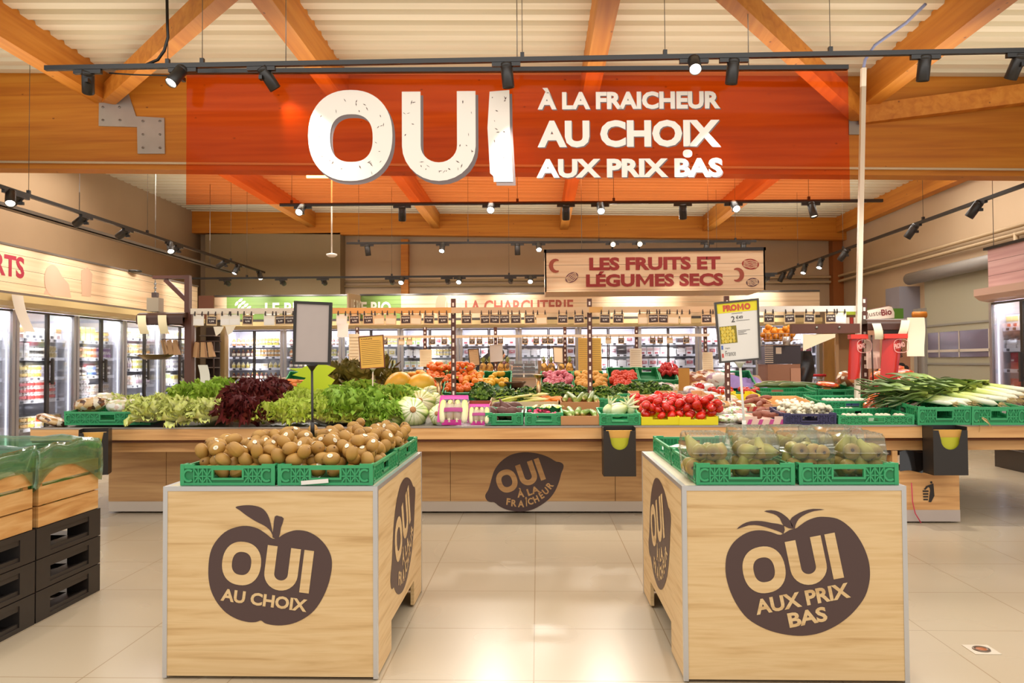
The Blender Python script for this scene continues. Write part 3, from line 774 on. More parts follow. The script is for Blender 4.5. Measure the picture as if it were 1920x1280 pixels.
# goods: each mesh origin at the bottom front centre
def pack(w, h, d, kind):
    b = MB()
    if kind == 'pots':
        for i in range(2):
            cx = -w/4 + i*w/2
            b.lathe([(w*.17, 0), (w*.2, h*.15), (w*.225, h*.86), (w*.24, h*.9), (w*.24, h)], 10, 0, Matrix.Translation((cx, w*.25, 0)))
        b.box((-w/2+.004, .004, h*.3), (w/2-.004, w*.5, h*.74), 1); b.box((-w/2, 0, h*.95), (w/2, w*.52, h), 2)
    elif kind == 'carton':
        b.box((-w/2+.003, 0, 0), (w/2-.003, d, h)); b.box((-w/2+.006, -.002, h*.52), (w/2-.006, 0, h*.9), 1); b.box((-w*.3, -.002, h*.12), (w*.2, 0, h*.36), 2)
    elif kind == 'bottle':
        b.lathe([(w*.36, 0), (w*.42, h*.04), (w*.42, h*.62), (w*.3, h*.76), (w*.17, h*.84), (w*.17, h*.88)], 10, 0, Matrix.Translation((0, w*.45, 0)))
        b.lathe([(w*.43, h*.2), (w*.43, h*.55)], 10, 1, Matrix.Translation((0, w*.45, 0))); b.lathe([(w*.19, h*.88), (w*.19, h)], 10, 2, Matrix.Translation((0, w*.45, 0)))
    elif kind == 'tray':
        b.add([(x*w/2*s_, y, z) for z, s_ in ((0, .86), (h, 1)) for x, y in ((-1, 0), (1, 0), (1, d), (-1, d))], [(3,2,1,0),(0,1,5,4),(1,2,6,5),(2,3,7,6),(3,0,4,7),(4,5,6,7)])
        b.grid(4, 4, lambda u, v: ((u-.5)*w*.86, .01+v*(d-.02), h + .012*math.sin(PI*u)*math.sin(PI*v)), 1); b.box((-w*.28, .01, h+.003), (w*.15, d*.3, h+.016), 2)
    elif kind == 'sachet':
        b.grid(6, 6, lambda u, v: ((u-.5)*w*(.86+.14*abs(2*v-1)), d*.3 - d*.28*math.sin(PI*v)*math.sin(PI*u), v*h), 0)
        b.grid(6, 6, lambda u, v: ((.5-u)*w*(.86+.14*abs(2*v-1)), d*.3 + d*.28*math.sin(PI*v)*math.sin(PI*u) + .002, v*h), 0)
        b.grid(4, 3, lambda u, v: ((u-.5)*w*.7, d*.3 - d*.285*math.sin(PI*(.3+.42*v))*math.sin(PI*(.15+.7*u))-.003, (.3+.42*v)*h), 1)
        b.box((-w*.12, d*.0, h*.5), (w*.12, d*.01, h*.6), 2)
    return b
_pk = {}
def pack_mesh(kind, w, h, d, c0, c1, c2):
    k = (kind, w, h, d, c0, c1, c2)
    if k not in _pk: _pk[k] = pack(w, h, d, kind).mesh(kind, [mat(c0, .4), mat(c1, .45), mat(c2, .45)])
    return _pk[k]
KNAME = {'pots': ('yogurt_pack', 'yogurt pack'), 'carton': ('food_carton', 'food carton'), 'bottle': ('drink_bottle', 'bottle'), 'tray': ('food_tray', 'food tray'), 'sachet': ('food_sachet', 'food sachet')}
NPK = [0]
def stock(root, x0, x1, z, items, where, grp, yoff=.17, rr=R, gap=.2):
    """fills one shelf from x0 to x1 with runs of goods: items = (kind, w, h, d, c0, c1, c2, high, colour word, count)"""
    x = x0; i = 0
    mw_ = root.matrix_world if False else Matrix.Translation(root.location) @ root.rotation_euler.to_matrix().to_4x4()
    while x < x1 - .05:
        kind, w, h, d, c0, c1, c2, high, word, count = items[i % len(items)]; i += 1
        while high > 1 and high*(h+.001) > gap: high -= 1
        h = min(h, gap)
        nm, say = KNAME[kind]; me = pack_mesh(kind, w, h, d, c0, c1, c2)
        for k in range(count):
            if x + w > x1: break
            for lv in range(high):
                p = mw_ @ Vector((x + w/2, yoff + rr.uniform(0, .012), z + .001 + lv*(h+.001)))
                o = obj(nm, me, None, p, (0, 0, root.rotation_euler.z)); NPK[0] += 1
                tag(o, '%s %s %s' % (word, say, where), say.split()[-1], grp)
            x += w + .004
        if count == 0: x += .12
        if i > 60: break
P_ = lambda *a: a
A, B_, C_, D_ = 'pots', 'carton', 'bottle', 'tray'
# left wall ------------------------------------------------------------------
near_z = [.45, .80, 1.08, 1.33, 1.57]; far_z = [.62, .91, 1.165, 1.405, 1.645]
wl = 1.222
gn = fridge_pieces(wl, near_z, CAN, True); gf = fridge_pieces(wl, far_z, CAN, True)
left_items = [
 # unit 0 (cut by the left edge)
 [[(A,.15,.075,.1,'#e8dcc8','#d77a3c','#f2efe8',3,'orange',3),(B_,.12,.13,.1,'#f1ece2','#c84a2c','#e8b23a',2,'white and red',3)], [(A,.15,.075,.1,'#efe3da','#a04a30','#f2efe8',3,'brown',3),(A,.15,.075,.1,'#efe3da','#d9713a','#f2efe8',3,'orange',4)], [(A,.15,.075,.1,'#eee0dc','#b05a5a','#efe6e2',3,'rose',4),(A,.15,.075,.1,'#eee0dc','#a88a78','#efe6e2',3,'beige',4)], [(B_,.13,.18,.1,'#cfe0ee','#e08050','#f3efe8',1,'pale blue',4),(A,.15,.075,.1,'#efe6d8','#c9a060','#f2efe8',2,'tan',4)], [(B_,.14,.17,.1,'#f3ece0','#e8b460','#c8503c',1,'cream',4),(B_,.1,.2,.1,'#f0e4e4','#c85868','#e8e0d8',1,'pink',4)]],
 [[(A,.14,.075,.1,'#e9d9b0','#e2ab3c','#f0e8d0',2,'yellow',4),(B_,.13,.15,.1,'#f3e6d8','#c0502c','#f0d070',1,'white and orange',3)], [(A,.14,.08,.1,'#f0dad4','#c92f2b','#f2e6e0',3,'red',4),(A,.14,.08,.1,'#f0dad4','#d2483c','#f2e6e0',3,'bright red',3)], [(A,.14,.08,.1,'#f0e2c4','#d88a80','#f0e8d8',2,'pink and yellow',2),(A,.14,.08,.1,'#f0e6c8','#e0c050','#f0e8d8',2,'pale yellow',3),(A,.14,.08,.1,'#ebe6ee','#c8c0d8','#f0eef0',2,'lilac white',3)], [(B_,.11,.19,.1,'#d8d4d8','#b8b2b6','#8a8488',1,'silver grey',4),(A,.1,.075,.1,'#3a3430','#efe8dc','#2e2a28',3,'black and white',3),(A,.13,.08,.1,'#e4d098','#b0983c','#f0e8d8',2,'olive',2)], [(B_,.12,.16,.1,'#efe4d4','#c89a60','#8a5030',1,'cream and brown',3),(B_,.12,.14,.1,'#f4f1ea','#d8dee4','#3a3a40',1,'plain white',5)]],
 [[(A,.14,.08,.1,'#e4c890','#d89a28','#f0e0b8',3,'golden',4),(B_,.12,.14,.1,'#e8d8c8','#e08030','#f4e8d0',1,'orange white',3)], [(A,.14,.08,.1,'#dcd4d0','#8a7a76','#e8e2de',3,'grey brown',4),(A,.12,.08,.1,'#e8e0d8','#c8b098','#f0ece6',2,'beige',4)], [(A,.12,.075,.1,'#7a5a4a','#e6dcd2','#5a3e32',3,'brown and white',4),(A,.12,.075,.1,'#e0e4f0','#6a86c4','#f0f0f4',3,'blue',2),(A,.12,.075,.1,'#74584c','#dccfc4','#e8e2de',3,'chocolate',2)], [(A,.12,.08,.1,'#f0dcb8','#e0a050','#f4ead8',3,'peach yellow',4),(A,.12,.08,.1,'#e8c8b8','#d87a50','#f0e4d8',3,'salmon',2),(A,.12,.08,.1,'#d8c8d8','#7a3a86','#e8dce8',3,'purple',3)], [(B_,.11,.17,.1,'#6a3c2a','#8a5038','#efe4d4',1,'dark brown',3),(B_,.11,.2,.1,'#c4dc7a','#a8cc50','#f0f0dc',1,'lime green',3),(A,.12,.075,.1,'#efe0b4','#d8b050','#f4ecd4',2,'straw yellow',3)]],
 [[(A,.14,.08,.1,'#ece4dc','#c0a890','#f0ece6',2,'beige',8)], [(A,.14,.08,.1,'#e8dcd4','#b8988a','#f0e8e4',2,'pale brown',4),(C_,.07,.17,.07,'#eee8e2','#c0a0b0','#d8d0d4',1,'white',8)], [(C_,.07,.18,.07,'#ece4e0','#b0a4b8','#c8bcd0',1,'lilac label',7),(A,.13,.08,.1,'#efe8d8','#c8c060','#f0ecdc',2,'yellow green',5)], [(A,.13,.08,.1,'#efe2c8','#d8b068','#f4ecdc',2,'cream yellow',9)], [(A,.13,.08,.1,'#f3ead0','#e6d088','#f4f0e0',2,'light yellow',5),(A,.13,.08,.1,'#f0e8d8','#c8c8a0','#f4f0e0',2,'pale green',4)]],
 [[(B_,.12,.14,.1,'#e8d8d4','#b04038','#f0e8e4',1,'white and red',9)], [(B_,.09,.18,.1,'#efe8d8','#a8b860','#f0e8d8',1,'green label',6),(B_,.1,.15,.1,'#f0e6c8','#d8c050','#f0e8d8',1,'yellow label',6)], [(A,.13,.08,.1,'#ece8e0','#a8a0b0','#f0ece6',2,'grey lilac',9)], [(A,.13,.08,.1,'#f0e6d4','#d0a060','#f4ecdc',2,'tan yellow',9)], [(B_,.09,.18,.1,'#f0d8d0','#c86a68','#f0e8d8',1,'rose',6),(B_,.09,.18,.1,'#f0e4c4','#d8b858','#f0e8d8',1,'mustard',6)]]]
for u in range(5):
    Y0 = 7.845 + u*wl
    zs = near_z if u < 3 else far_z
    t = fridge(gn if u < 3 else gf, wl-.004, (-6.16, Y0, 0), PI/2, '%s two-door dairy fridge along the left wall, counted from the left edge' % ORD[u], 'dairy fridges along the left wall', 13)
    for s, z in enumerate(zs):
        if u >= 3 and s == 0: continue
        stock(t, .05, wl-.05, z, left_items[u][s], 'on shelf %s up, %s fridge of left wall' % (ORD[s], ORD[u]), 'goods in the left fridges', gap=(zs[s+1] if s < 4 else 1.93)-z-.035)
# fascia sign above them
t = thing('fascia_sign', 'long wooden sign board ending in RTS above the left fridges', 'sign', (-6.16, 0, 0))
part('board', MB().box((-.06, 7.4, 2.11), (0, 14.0, 2.64)), SIGNW, t)
b = MB(); b.box((-.06, 7.4, 2.055), (.0, 14.0, 2.108)); b.box((-.07, 7.4, 2.64), (.02, 14.0, 2.665)); part('edge_strip', b, mat('#6b6058', .4), t)
p = atX(0, 524, -6.155); q = atX(46, 497, -6.155)
M_ = Matrix.Rotation(PI/2, 4, 'Z')
b = MB(); put_text(b, 'RTS', 0, 0, (q.y - 8.66), .255, 0, 0, .03, 0, Matrix.Translation((.004, 8.66, 2.28)) @ M_); part('lettering', b, mat('#a82c40', .6), t, 'crimson letters RTS')
b = MB(); flat(b, se(0, 0, .17, .2, 2), -.002, 0, Matrix.Translation((.003, 9.75, 2.32)) @ M_); flat(b, [(-.28, -.2), (.3, -.2), (.24, -.02), (.1, .06), (0, .16), (-.12, .05)], 0, 0, Matrix.Translation((.003, 9.85, 2.33)) @ M_); part('drawing', b, mat('#d9ab92', .6), t, 'pale brown drawing')
b = MB(); flat(b, [(-.11, -.2), (.1, -.2), (.14, .12), (.02, .2), (-.13, .14)], 0, 0, Matrix.Translation((.003, 10.5, 2.38)) @ M_); part('drawing', b, mat('#d6b296', .6), t, 'pale pot drawing')
p = atX(27, 565, -6.0)
b = MB().grid(4, 8, lambda u, v: (.02+.1*v*v, (u-.5)*.2 + .08*v, -.42*v))
single('price_sheet', b, PAPER, 'curled white paper list hanging from the left fridge canopy', 'sheet', None, (-5.985, p.y, 2.05))

# back wall ------------------------------------------------------------------
bx0 = atY(422, 640, 15.3).x; bx1 = atY(1537, 640, 15.3).x; wb = (bx1-bx0)/10
back_z = [.4, .66, .92, 1.145, 1.37, 1.595]
gb = fridge_pieces(wb, back_z, CAN, False)
S_ = 'sachet'
def back_items(u, s):
    if u < 2: return [[(C_,.09,.15,.08,'#5c2a22','#efe0c4','#d8b060',1,'dark jar style',5),(A,.13,.08,.1,'#e8dcc8','#b0803c','#f2efe8',2,'amber',4)], [(C_,.09,.15,.08,'#c87a30','#efe0c4','#e0c080',1,'amber jar style',6),(A,.13,.08,.1,'#e8d8b0','#a8a040','#f2efe8',2,'olive',3)], [(C_,.09,.14,.08,'#6a2c24','#e8d8c0','#c8a050',1,'red brown jar style',9)], [(C_,.09,.13,.08,'#e8dcb0','#d8c060','#efe8d0',1,'cream jar style',4),(B_,.12,.1,.1,'#efe8dc','#c8b890','#f0ece4',1,'pale',3)]][(s+u) % 4]
    if u < 4: return [[(B_,.12,.13,.1,'#f0ece6','#c8d0a0','#e0a050',1,'white and green',3),(S_,.15,.15,.1,'#e4dcc0','#c8b050','#f0ece6',1,'yellow',4)], [(D_,.17,.06,.14,'#e8e4e0','#d8cc9c','#f0ece6',2,'pale yellow',3),(A,.12,.07,.1,'#e8dcc8','#c8b060','#f2efe8',2,'butter yellow',4)], [(B_,.11,.16,.1,'#dce0c0','#e8d060','#7aa050',1,'yellow green',3),(S_,.13,.16,.1,'#e8e0dc','#c84858','#5a9050',1,'red label',4)]][(s+u) % 3]
    return [[(S_,.17,.15,.1,'#ded8dc','#b86068','#f0ece6',1,'rose',4),(D_,.19,.06,.15,'#e8e4e6','#c89a98','#f0ece6',2,'pink',3)], [(D_,.18,.06,.15,'#ece8ea','#b85a5c','#f4f0f0',2,'meat red',4),(S_,.15,.16,.1,'#efeaea','#8a3c44','#d8b0a8',1,'dark red',3)], [(S_,.14,.17,.1,'#dcd4da','#a07880','#f0ece6',1,'mauve',5),(D_,.18,.05,.15,'#3a3438','#d8b8b8','#f0ece6',2,'black and pink',3)], [(B_,.13,.15,.1,'#f0ecee','#c8a8a8','#a04048',1,'white and pink',4),(D_,.18,.06,.15,'#ece8ea','#c87870','#f4f0f0',2,'salmon red',3)]][(s*3+u) % 4]
for u in range(10):
    t = fridge(gb, wb-.003, (bx0+u*wb, 15.3, 0), 0, '%s two-door fridge from the left along the back wall' % ORD[u], 'fridges along the back wall', 11, (1, .96, .98))
    for s, z in enumerate(back_z):
        if z < .9: continue
        stock(t, .05, wb-.05, z, back_items(u, s), 'on shelf %s up, %s fridge of back wall' % (ORD[s], ORD[u]), 'goods in the back fridges', gap=(back_z[s+1] if s < 5 else 1.93)-z-.035)
SG = mat('#7d9d4c', .6); YB = 15.2
def X_(px): return atY(px, 575, YB).x
z0, z1 = 2.11, 2.56
t = thing('fascia_sign', 'row of back wall sign boards reading LE BIO and LA CHARCUTERIE', 'sign', (0, YB, 0))
b = MB().box((X_(400), 0, z0), (X_(425), .05, z1)); b.box((X_(752), 0, z0), (X_(1537), .05, z1)); part('wooden_board', b, SIGNW, t)
for i, (a, c) in enumerate(((425, 652), (675, 752))):
    part('green_board', MB().box((X_(a), 0, z0), (X_(c), .05, z1)), wood('green_boards%d' % i, [(.3, '#6f9440'), (.7, '#86a654')], (.8, .8, 20), planks=(2, .17, .005)), t)
b = MB(); b.box((X_(400), -.02, z1), (X_(652), .07, z1+.03)); b.box((X_(675), -.02, z1), (X_(1537), .07, z1+.03)); b.box((X_(400), -.02, z0-.05), (X_(1537), .05, z0)); part('edge_strip', b, mat('#4a4440', .4), t)
WT = mat('#f3efe4', .6)
b = MB(); put_text(b, 'LE BIO', X_(497), 2.19, X_(578)-X_(497), .25, -.004, 0, .03); part('lettering', b, WT, t, 'white words LE BIO on the left board')
b = MB(); put_text(b, 'E BIO', X_(677), 2.19, X_(733)-X_(677), .25, -.004, 0, .03); part('lettering', b, WT, t, 'white words E BIO on the short board')
b = MB(); put_text(b, 'LA CHARCUTERIE', X_(872), 2.2, X_(1075)-X_(872), .25, -.004, 0, .025); part('lettering', b, mat('#b35a48', .6), t, 'brick red words LA CHARCUTERIE')
b = MB(); flat(b, se(X_(828), 2.34, .12, .24, 2), -.003); part('drawing', b, mat('#d9a184', .6), t)
b = MB(); ring(b, se(X_(850), 2.36, .16, .22, 2), se(X_(850), 2.36, .14, .2, 2), -.004); part('drawing', b, mat('#e0bfa0', .6), t)
b = MB()
for k in range(6):
    a = .5 + k*.0; x = X_(446)+k*.055; z = 2.46-k*.05
    flat(b, se(x+.05, z+.03, .06, .028, 1.6, 14, .6), -.003); flat(b, se(x-.02, z-.03, .06, .028, 1.6, 14, -2.2), -.003)
part('leaf_drawing', b, WT, t)
p = atY(652, 560, 14.6); q = atY(675, 560, YB-.02)
b = MB().beam((p.x, 14.6-YB, 2.34), (q.x, -.02, 2.34), .03, .44); part('return_board', b, mat('#c8ab8c', .6), t)
dx, dy = q.x-p.x, YB-.02-14.6; L_ = math.hypot(dx, dy)
b = MB(); put_text(b, 'LE BIO', 0, 0, L_*.85, .25, 0, 0, .02, 0, Matrix.Translation((p.x+.04, 14.6-YB, 2.2)) @ Matrix.Rotation(math.atan2(dy, dx), 4, 'Z') @ Matrix.Translation((.04, -.02, 0))); part('lettering', b, mat('#efe6d8', .6), t, 'white words LE BIO on the angled return')
single('corner_signboard', MB().box((atY(372, 570, 14.9).x, 14.9, 2.1), (atY(400, 570, 14.9).x, 14.95, 2.56)), mat('#8a5a44', .6), 'red brown board in the corner between left and back signs', 'panel')
single('pillar_cladding', MB().box((atY(400, 650, 15.1).x, 15.1, 0), (atY(421, 650, 15.1).x, 15.3, 1.95)), mat('#a58a5c', .5), 'tan pillar cladding left of the back fridges', 'panel')

# right wall ------------------------------------------------------------------
gr_z = [.55, .85, 1.12, 1.36, 1.6]
gr = fridge_pieces(1.25, gr_z, CANP, True)
for u in range(2):
    t = fridge(gr, 1.247, (5.27, 9.34-u*1.25, 0), -PI/2, ['red fish counter fridge cut by the right edge of the photo', 'fridge behind the photo right edge'][u], 'fridges on the right', 9, (1, .93, .95))
    if u: continue
    for s, z in enumerate(gr_z):
        it = [[(D_,.19,.07,.16,'#e8e0de','#c84a3c','#f4f0f0',2,'salmon',6)], [(S_,.2,.17,.12,'#b8281e','#d85a3c','#f0e0d8',1,'deep red',6)], [(S_,.2,.2,.12,'#c02024','#a81820','#f0e0d8',1,'bright red',6)], [(D_,.19,.05,.16,'#dcd6d4','#d89080','#f4f0f0',2,'pale pink',6)], [(B_,.12,.15,.1,'#e8dcd8','#d8c080','#b04038',1,'cream red',9)]][s]
        stock(t, .05, 1.2, z, it, 'on shelf %s up in the right fridge' % ORD[s], 'goods in the right fridge', gap=(gr_z[s+1] if s < 4 else 1.93)-z-.035)
t = thing('fascia_sign', 'pinkish wooden sign board above the right fridge', 'sign', (5.27, 0, 0))
part('board', MB().box((0, 6.8, 2.06), (.06, 9.32, 2.52)), wood('pink_boards', [(.25, '#c99a98'), (.5, '#d8adaa'), (.75, '#e4c0bc')], (.8, .8, 20), planks=(2, .17, .006)), t)
part('edge_strip', MB().box((-.03, 6.8, 2.52), (.08, 9.36, 2.55)), BLK, t)
b = MB(); wire(b, .03, 9.25, 2.55, 4.2); part('suspension_wire', b, STEEL, t)
# ================================================================ PRODUCE ISLANDS
def smooth(pts, k=4, closed=True):
    out = []; n = len(pts)
    for i in range(n if closed else n-1):
        p0, p1, p2, p3 = (pts[(i+j-1) % n] if closed else pts[max(0, min(n-1, i+j-1))] for j in range(4))
        for q in range(k):
            t = q/k
            out.append(tuple(.5*((2*p1[a]) + (-p0[a]+p2[a])*t + (2*p0[a]-5*p1[a]+4*p2[a]-p3[a])*t*t + (-p0[a]+3*p1[a]-3*p2[a]+p3[a])*t**3) for a in (0, 1)))
    return out
def glyph_oui(cx, cz, h, rot, y):
    c, s = math.cos(rot), math.sin(rot)
    def T(p): return (cx + h*(p[0]*c - p[1]*s), cz + h*(p[0]*s + p[1]*c))
    bo, bu, bi = MB(), MB(), MB()
    ring(bo, [T(p) for p in se(0, 0, .455, .5, 2.25, 40)], [T(p) for p in se(0, 0, .225, .265, 2.4, 40)], y)
    sweep(bu, [T(p) for p in u_path(.67, 1.22, .5, .5, -.385)], .232*h, y)
    sweep(bi, [T(p) for p in ((1.53, .5), (1.53, -.48))], .225*h, y)
    return (bo, bu, bi)
APPLE = [(715,425),(660,385),(580,335),(480,312),(380,325),(280,370),(195,460),(150,560),(135,690),(140,800),(165,900),(220,1000),(300,1085),(400,1140),(500,1165),(570,1163),(612,1150),(650,1175),(720,1190),(800,1192),(900,1175),(1000,1130),(1090,1060),(1160,960),(1210,850),(1240,740),(1250,640),(1235,560),(1190,480),(1120,410),(1030,362),(930,350),(850,370),(800,395),(770,415)]
TOMATO = [(650,300),(705,285),(740,260),(800,220),(880,192),(960,190),(1050,205),(1130,255),(1200,330),(1260,430),(1300,540),(1313,640),(1305,740),(1270,850),(1200,950),(1120,1030),(1020,1100),(900,1155),(780,1180),(660,1180),(520,1155),(400,1110),(290,1040),(210,940),(150,820),(115,690),(112,580),(130,490),(180,405),(260,340),(340,308),(420,302),(500,318),(575,340)]
LEMON = [(640,200),(500,300),(405,430),(360,560),(330,670),(300,750),(262,810),(258,860),(290,915),(340,935),(400,940),(480,1000),(600,1055),(760,1085),(900,1080),(1040,1040),(1180,960),(1290,870),(1370,760),(1420,650),(1450,560),(1470,480),(1500,410),(1508,360),(1490,325),(1440,300),(1385,292),(1290,235),(1180,190),(1050,158),(900,145),(760,160)]
def decal(kind, parent, M, s, woodm, lab):
    """printed dark fruit emblem with wood-coloured lettering; M places its XZ plane, s metres per drawing unit"""
    C = {'apple': (690, 700), 'tomato': (712, 690), 'lemon': (880, 615)}[kind]
    def T(p): return ((p[0]-C[0])*s, (C[1]-p[1])*s)
    poly = {'apple': APPLE, 'tomato': TOMATO, 'lemon': LEMON}[kind]
    b = MB(); flat(b, smooth([T(p) for p in poly], 3), -.0012, 0, M)
    if kind == 'apple':
        flat(b, smooth([T(p) for p in ((715,415),(722,330),(735,228),(775,226),(816,247),(790,330),(772,415))], 2), -.0013, 0, M)
        flat(b, smooth([T(p) for p in ((380,145),(450,130),(530,130),(610,150),(660,195),(690,260),(712,355),(716,395),(690,350),(640,310),(560,270),(480,220),(420,175))], 3), -.0014, 0, M)
    if kind == 'tomato':
        for pl in (((210,293),(260,250),(330,226),(420,225),(500,240),(605,262),(600,330),(575,318),(500,290),(400,262),(310,260)), ((440,143),(500,133),(560,145),(610,175),(655,220),(680,290),(600,262),(570,200),(520,165)), ((655,220),(700,175),(770,140),(850,122),(945,128),(860,140),(790,165),(730,205),(700,260),(690,300))):
            flat(b, smooth([T(p) for p in pl], 2), -.0014, 0, M)
    e = part('emblem', b, DECAL, parent, lab)
    oc, h, rot = {'apple': ((437,645), 386, -.128), 'tomato': ((432,632), 390, .19), 'lemon': ((602,600), 365, .332)}[kind]
    x, z = T(oc)
    for g in glyph_oui(x, z, h*s, rot, -.0024):
        g.v = [tuple(M @ Vector(v)) for v in g.v]; part('letter', g, woodm, e)
    def line(txt, p, w, hh, r):
        g = MB(); x, z = T(p); put_text(g, txt, x, z, w*s, hh*s, -.0024, 0, .035, r, M); part('lettering', g, woodm, e)
    if kind == 'apple': line('AU CHOIX', (246, 975), 780, 112, -.128)
    if kind == 'tomato': line('AUX PRIX', (366, 1012), 800, 128, .19); line('BAS', (640, 1118), 325, 125, .19)
    if kind == 'lemon':
        line('À', (772, 865), 110, 150, .1); line('LA', (945, 840), 200, 112, .33)
        g = MB()
        for ch, px, py, a, w in (('F',588,978,-.12,62),('R',668,1002,-.07,85),('A',776,1016,0,100),('Î',896,1004,.06,38),('C',946,985,.22,86),('H',1050,955,.42,82),('E',1155,890,.55,60),('U',1222,830,.72,86),('R',1302,738,.9,85)):
            x, z = T((px, py)); put_text(g, ch, x, z, w*s, (150 if ch == 'Î' else 108)*s, -.0024, 0, .035, a, M)
        part('lettering', g, woodm, e)
    return e

# ---- island 1, facing the camera
YF, ZF, SL = 6.05, .752, .08
def z1(Y): return ZF + (Y-YF)*SL
def on(px, py, dz=0.0):
    d = ray(px, py); t = (ZF + dz - SL*YF - CAM.z + SL*CAM.y) / (d.z - SL*d.y); return CAM + d*t
XL, XR = -3.99, 4.35
OAKM = wood('oak_counter_base', [(.25, '#a87848'), (.5, '#c99a64'), (.75, '#d6aa74')], stretch=(1.4, 1.4, 20), rough=.5)
isl = thing('produce_table', 'long oak produce table with sloping top across the middle of the shop', 'table', (0, YF, 0))
def rel(b): b.v = [(x, y-YF, z) for x, y, z in b.v]; return b
b = MB(); b.add([(x, y, z) for x in (XL, XR) for y, z in ((YF+.02, z1(YF)-.02), (7.45, z1(7.45)-.02), (8.7, .80), (8.7, .74), (7.45, .80), (YF+.02, .70))], [(0,1,7,6),(1,2,8,7),(2,3,9,8),(3,4,10,9),(4,5,11,10),(5,0,6,11),(5,4,3,2,1,0),(6,7,8,9,10,11)])
part('table_top', rel(b), mat('#6e655c', .5), isl)
part('front_band', rel(MB().box((XL, YF, .655), (XR, YF+.025, .742))), OAKT, isl)
part('edge_trim', rel(MB().box((XL, YF-.004, .742), (XR, YF+.03, .754))), mat('#a59a90', .35, .4), isl)
part('bumper_rail', rel(MB().tube([(XL, YF+.03, .643), (XR, YF+.03, .643)], .012, 8)), mat('#6b3a22', .3), isl)
part('apron', rel(MB().box((XL+.2, YF+.09, .553), (XR, YF+.115, .638))), OAKT, isl)
part('end_panel', rel(MB().box((XL, YF+.02, .655), (XL+.025, 8.6, .742))), OAKT, isl)
cuts = [-3.612, -3.12, -2.0, -.73, .63, 1.72, 2.7]
for i in range(6):
    part('base_panel', rel(MB().box((cuts[i]+.002, 6.5, .1), (cuts[i+1]-.002, 6.53, .60))), OAKM, isl)
part('base_core', rel(MB().box((cuts[0]+.01, 6.53, .012), (cuts[-1], 8.4, .66))), OAKD, isl)
part('kick_plate', rel(MB().box((cuts[0], 6.505, .015), (cuts[-1], 6.53, .1))), mat('#cdbfb0', .35, .3), isl)
dc = atY(983, 903, 6.5)
decal('lemon', isl, Matrix.Translation((dc.x, 6.5-YF, dc.z)), 200/1707/1470*6.5, OAKM, 'dark lemon emblem with OUI A LA FRAICHEUR')

# ---- island 2 behind it
Y2, Z2, S2 = 9.2, .752, .5
def on2(px, py, dz=0.0):
    d = ray(px, py); t = (Z2 + dz - S2*Y2 - CAM.z + S2*CAM.y) / (d.z - S2*d.y); return CAM + d*t
TOP2 = 1.06
isl2 = thing('produce_table', 'second produce table with steep front behind the first one', 'table', (0, Y2, 0))
b = MB(); b.add([(x, y-Y2, z) for x in (-3.4, 2.75) for y, z in ((Y2, Z2-.02), (Y2+.65, TOP2), (12.7, TOP2), (12.7, TOP2-.06), (Y2+.65, TOP2-.1), (Y2, Z2-.12))], [(0,1,7,6),(1,2,8,7),(2,3,9,8),(3,4,10,9),(4,5,11,10),(5,0,6,11),(5,4,3,2,1,0),(6,7,8,9,10,11)])
part('table_top', b, mat('#8a6a4a', .5), isl2)
part('base_core', MB().box((-3.2, .72, .0), (2.55, 3.3, .955)), OAKD, isl2)

# ---- price rails, uprights, tags
HOLE = mat('#efe6da', .6)
def upright(name, px, y0, y1, Y, w, lab, holes=True, grp=None):
    p = atY(px, y0, Y); zb = z1(Y)-.02 if Y < 8.7 else TOP2
    t = thing(name, lab, 'post', (p.x, Y, zb), (0,0,0), grp)
    H = p.z - zb
    part('post', MB().box((-w/2, -w/2, 0), (w/2, w/2, H)), mat('#5a3326', .45), t)
    if holes:
        b = MB(); z = .05
        while z < H-.03:
            b.box((-w*.2, -w/2-.002, z), (w*.2, -w/2+.001, z+.034)); z += .074
        part('slots', b, HOLE, t)
    return t
upright('shelf_upright', 850, 560, 750, 7.22, .042, 'slotted brown steel upright left of centre on the front table', True, 'slotted uprights on the front table')
upright('shelf_upright', 1105, 560, 750, 7.22, .042, 'slotted brown steel upright right of centre in front of the potatoes', True, 'slotted uprights on the front table')
upright('shelf_upright', 1362, 555, 750, 7.22, .042, 'slotted brown steel upright behind the PROMO stand', True, 'slotted uprights on the front table')
upright('shelf_upright', 1618, 558, 750, 7.22, .05, 'slotted brown steel upright beside the cream service post', True, 'slotted uprights on the front table')
for px, w in ((670, 'at the left end'), (797, 'second from the left'), (929, 'behind the white sheet'), (1059, 'beside the small framed list'), (1193, 'second from the right'), (1322, 'at the right end')):
    upright('shelf_upright', px, 613, 700, 12.5, .05, 'slotted brown upright of the rear price rail, %s' % w, True, 'slotted uprights on the rear table')
def rail(x0, x1, y0, y1, Y, h, cols, lab):
    a = atY(x0, y0, Y); c = atY(x1, y1, Y)
    t = thing('price_rail', lab, 'rail', (0, Y, 0))
    n = len(cols)
    for i, (f0, f1, co) in enumerate(cols):
        p = a.lerp(c, f0); q = a.lerp(c, f1)
        part('rail_strip', MB().beam((p.x, 0, p.z), (q.x, 0, q.z), .02, h), mat(co, .5), t)
    return a, c
RA, RC = rail(358, 1616, 583.5, 578.5, 7.17, .052, ((0, .2, '#e8dcc6'), (.2, .395, '#d9a55c'), (.395, .6, '#d3b48c'), (.6, .62, '#d9a55c'), (.62, .8, '#d9bb92'), (.8, 1, '#efe7db')), 'long cream and tan price rail holding tags above the front table')
RB, RD = rail(668, 1330, 632, 628, 12.46, .045, ((0, .5, '#e2c8a4'), (.5, 1, '#ead8c0')), 'rear price rail holding small tags above the second table')
SLATE = mat('#43302c', .6); TAN = mat('#d8b88a', .6); CLIPM = mat('#3a2a22', .4)
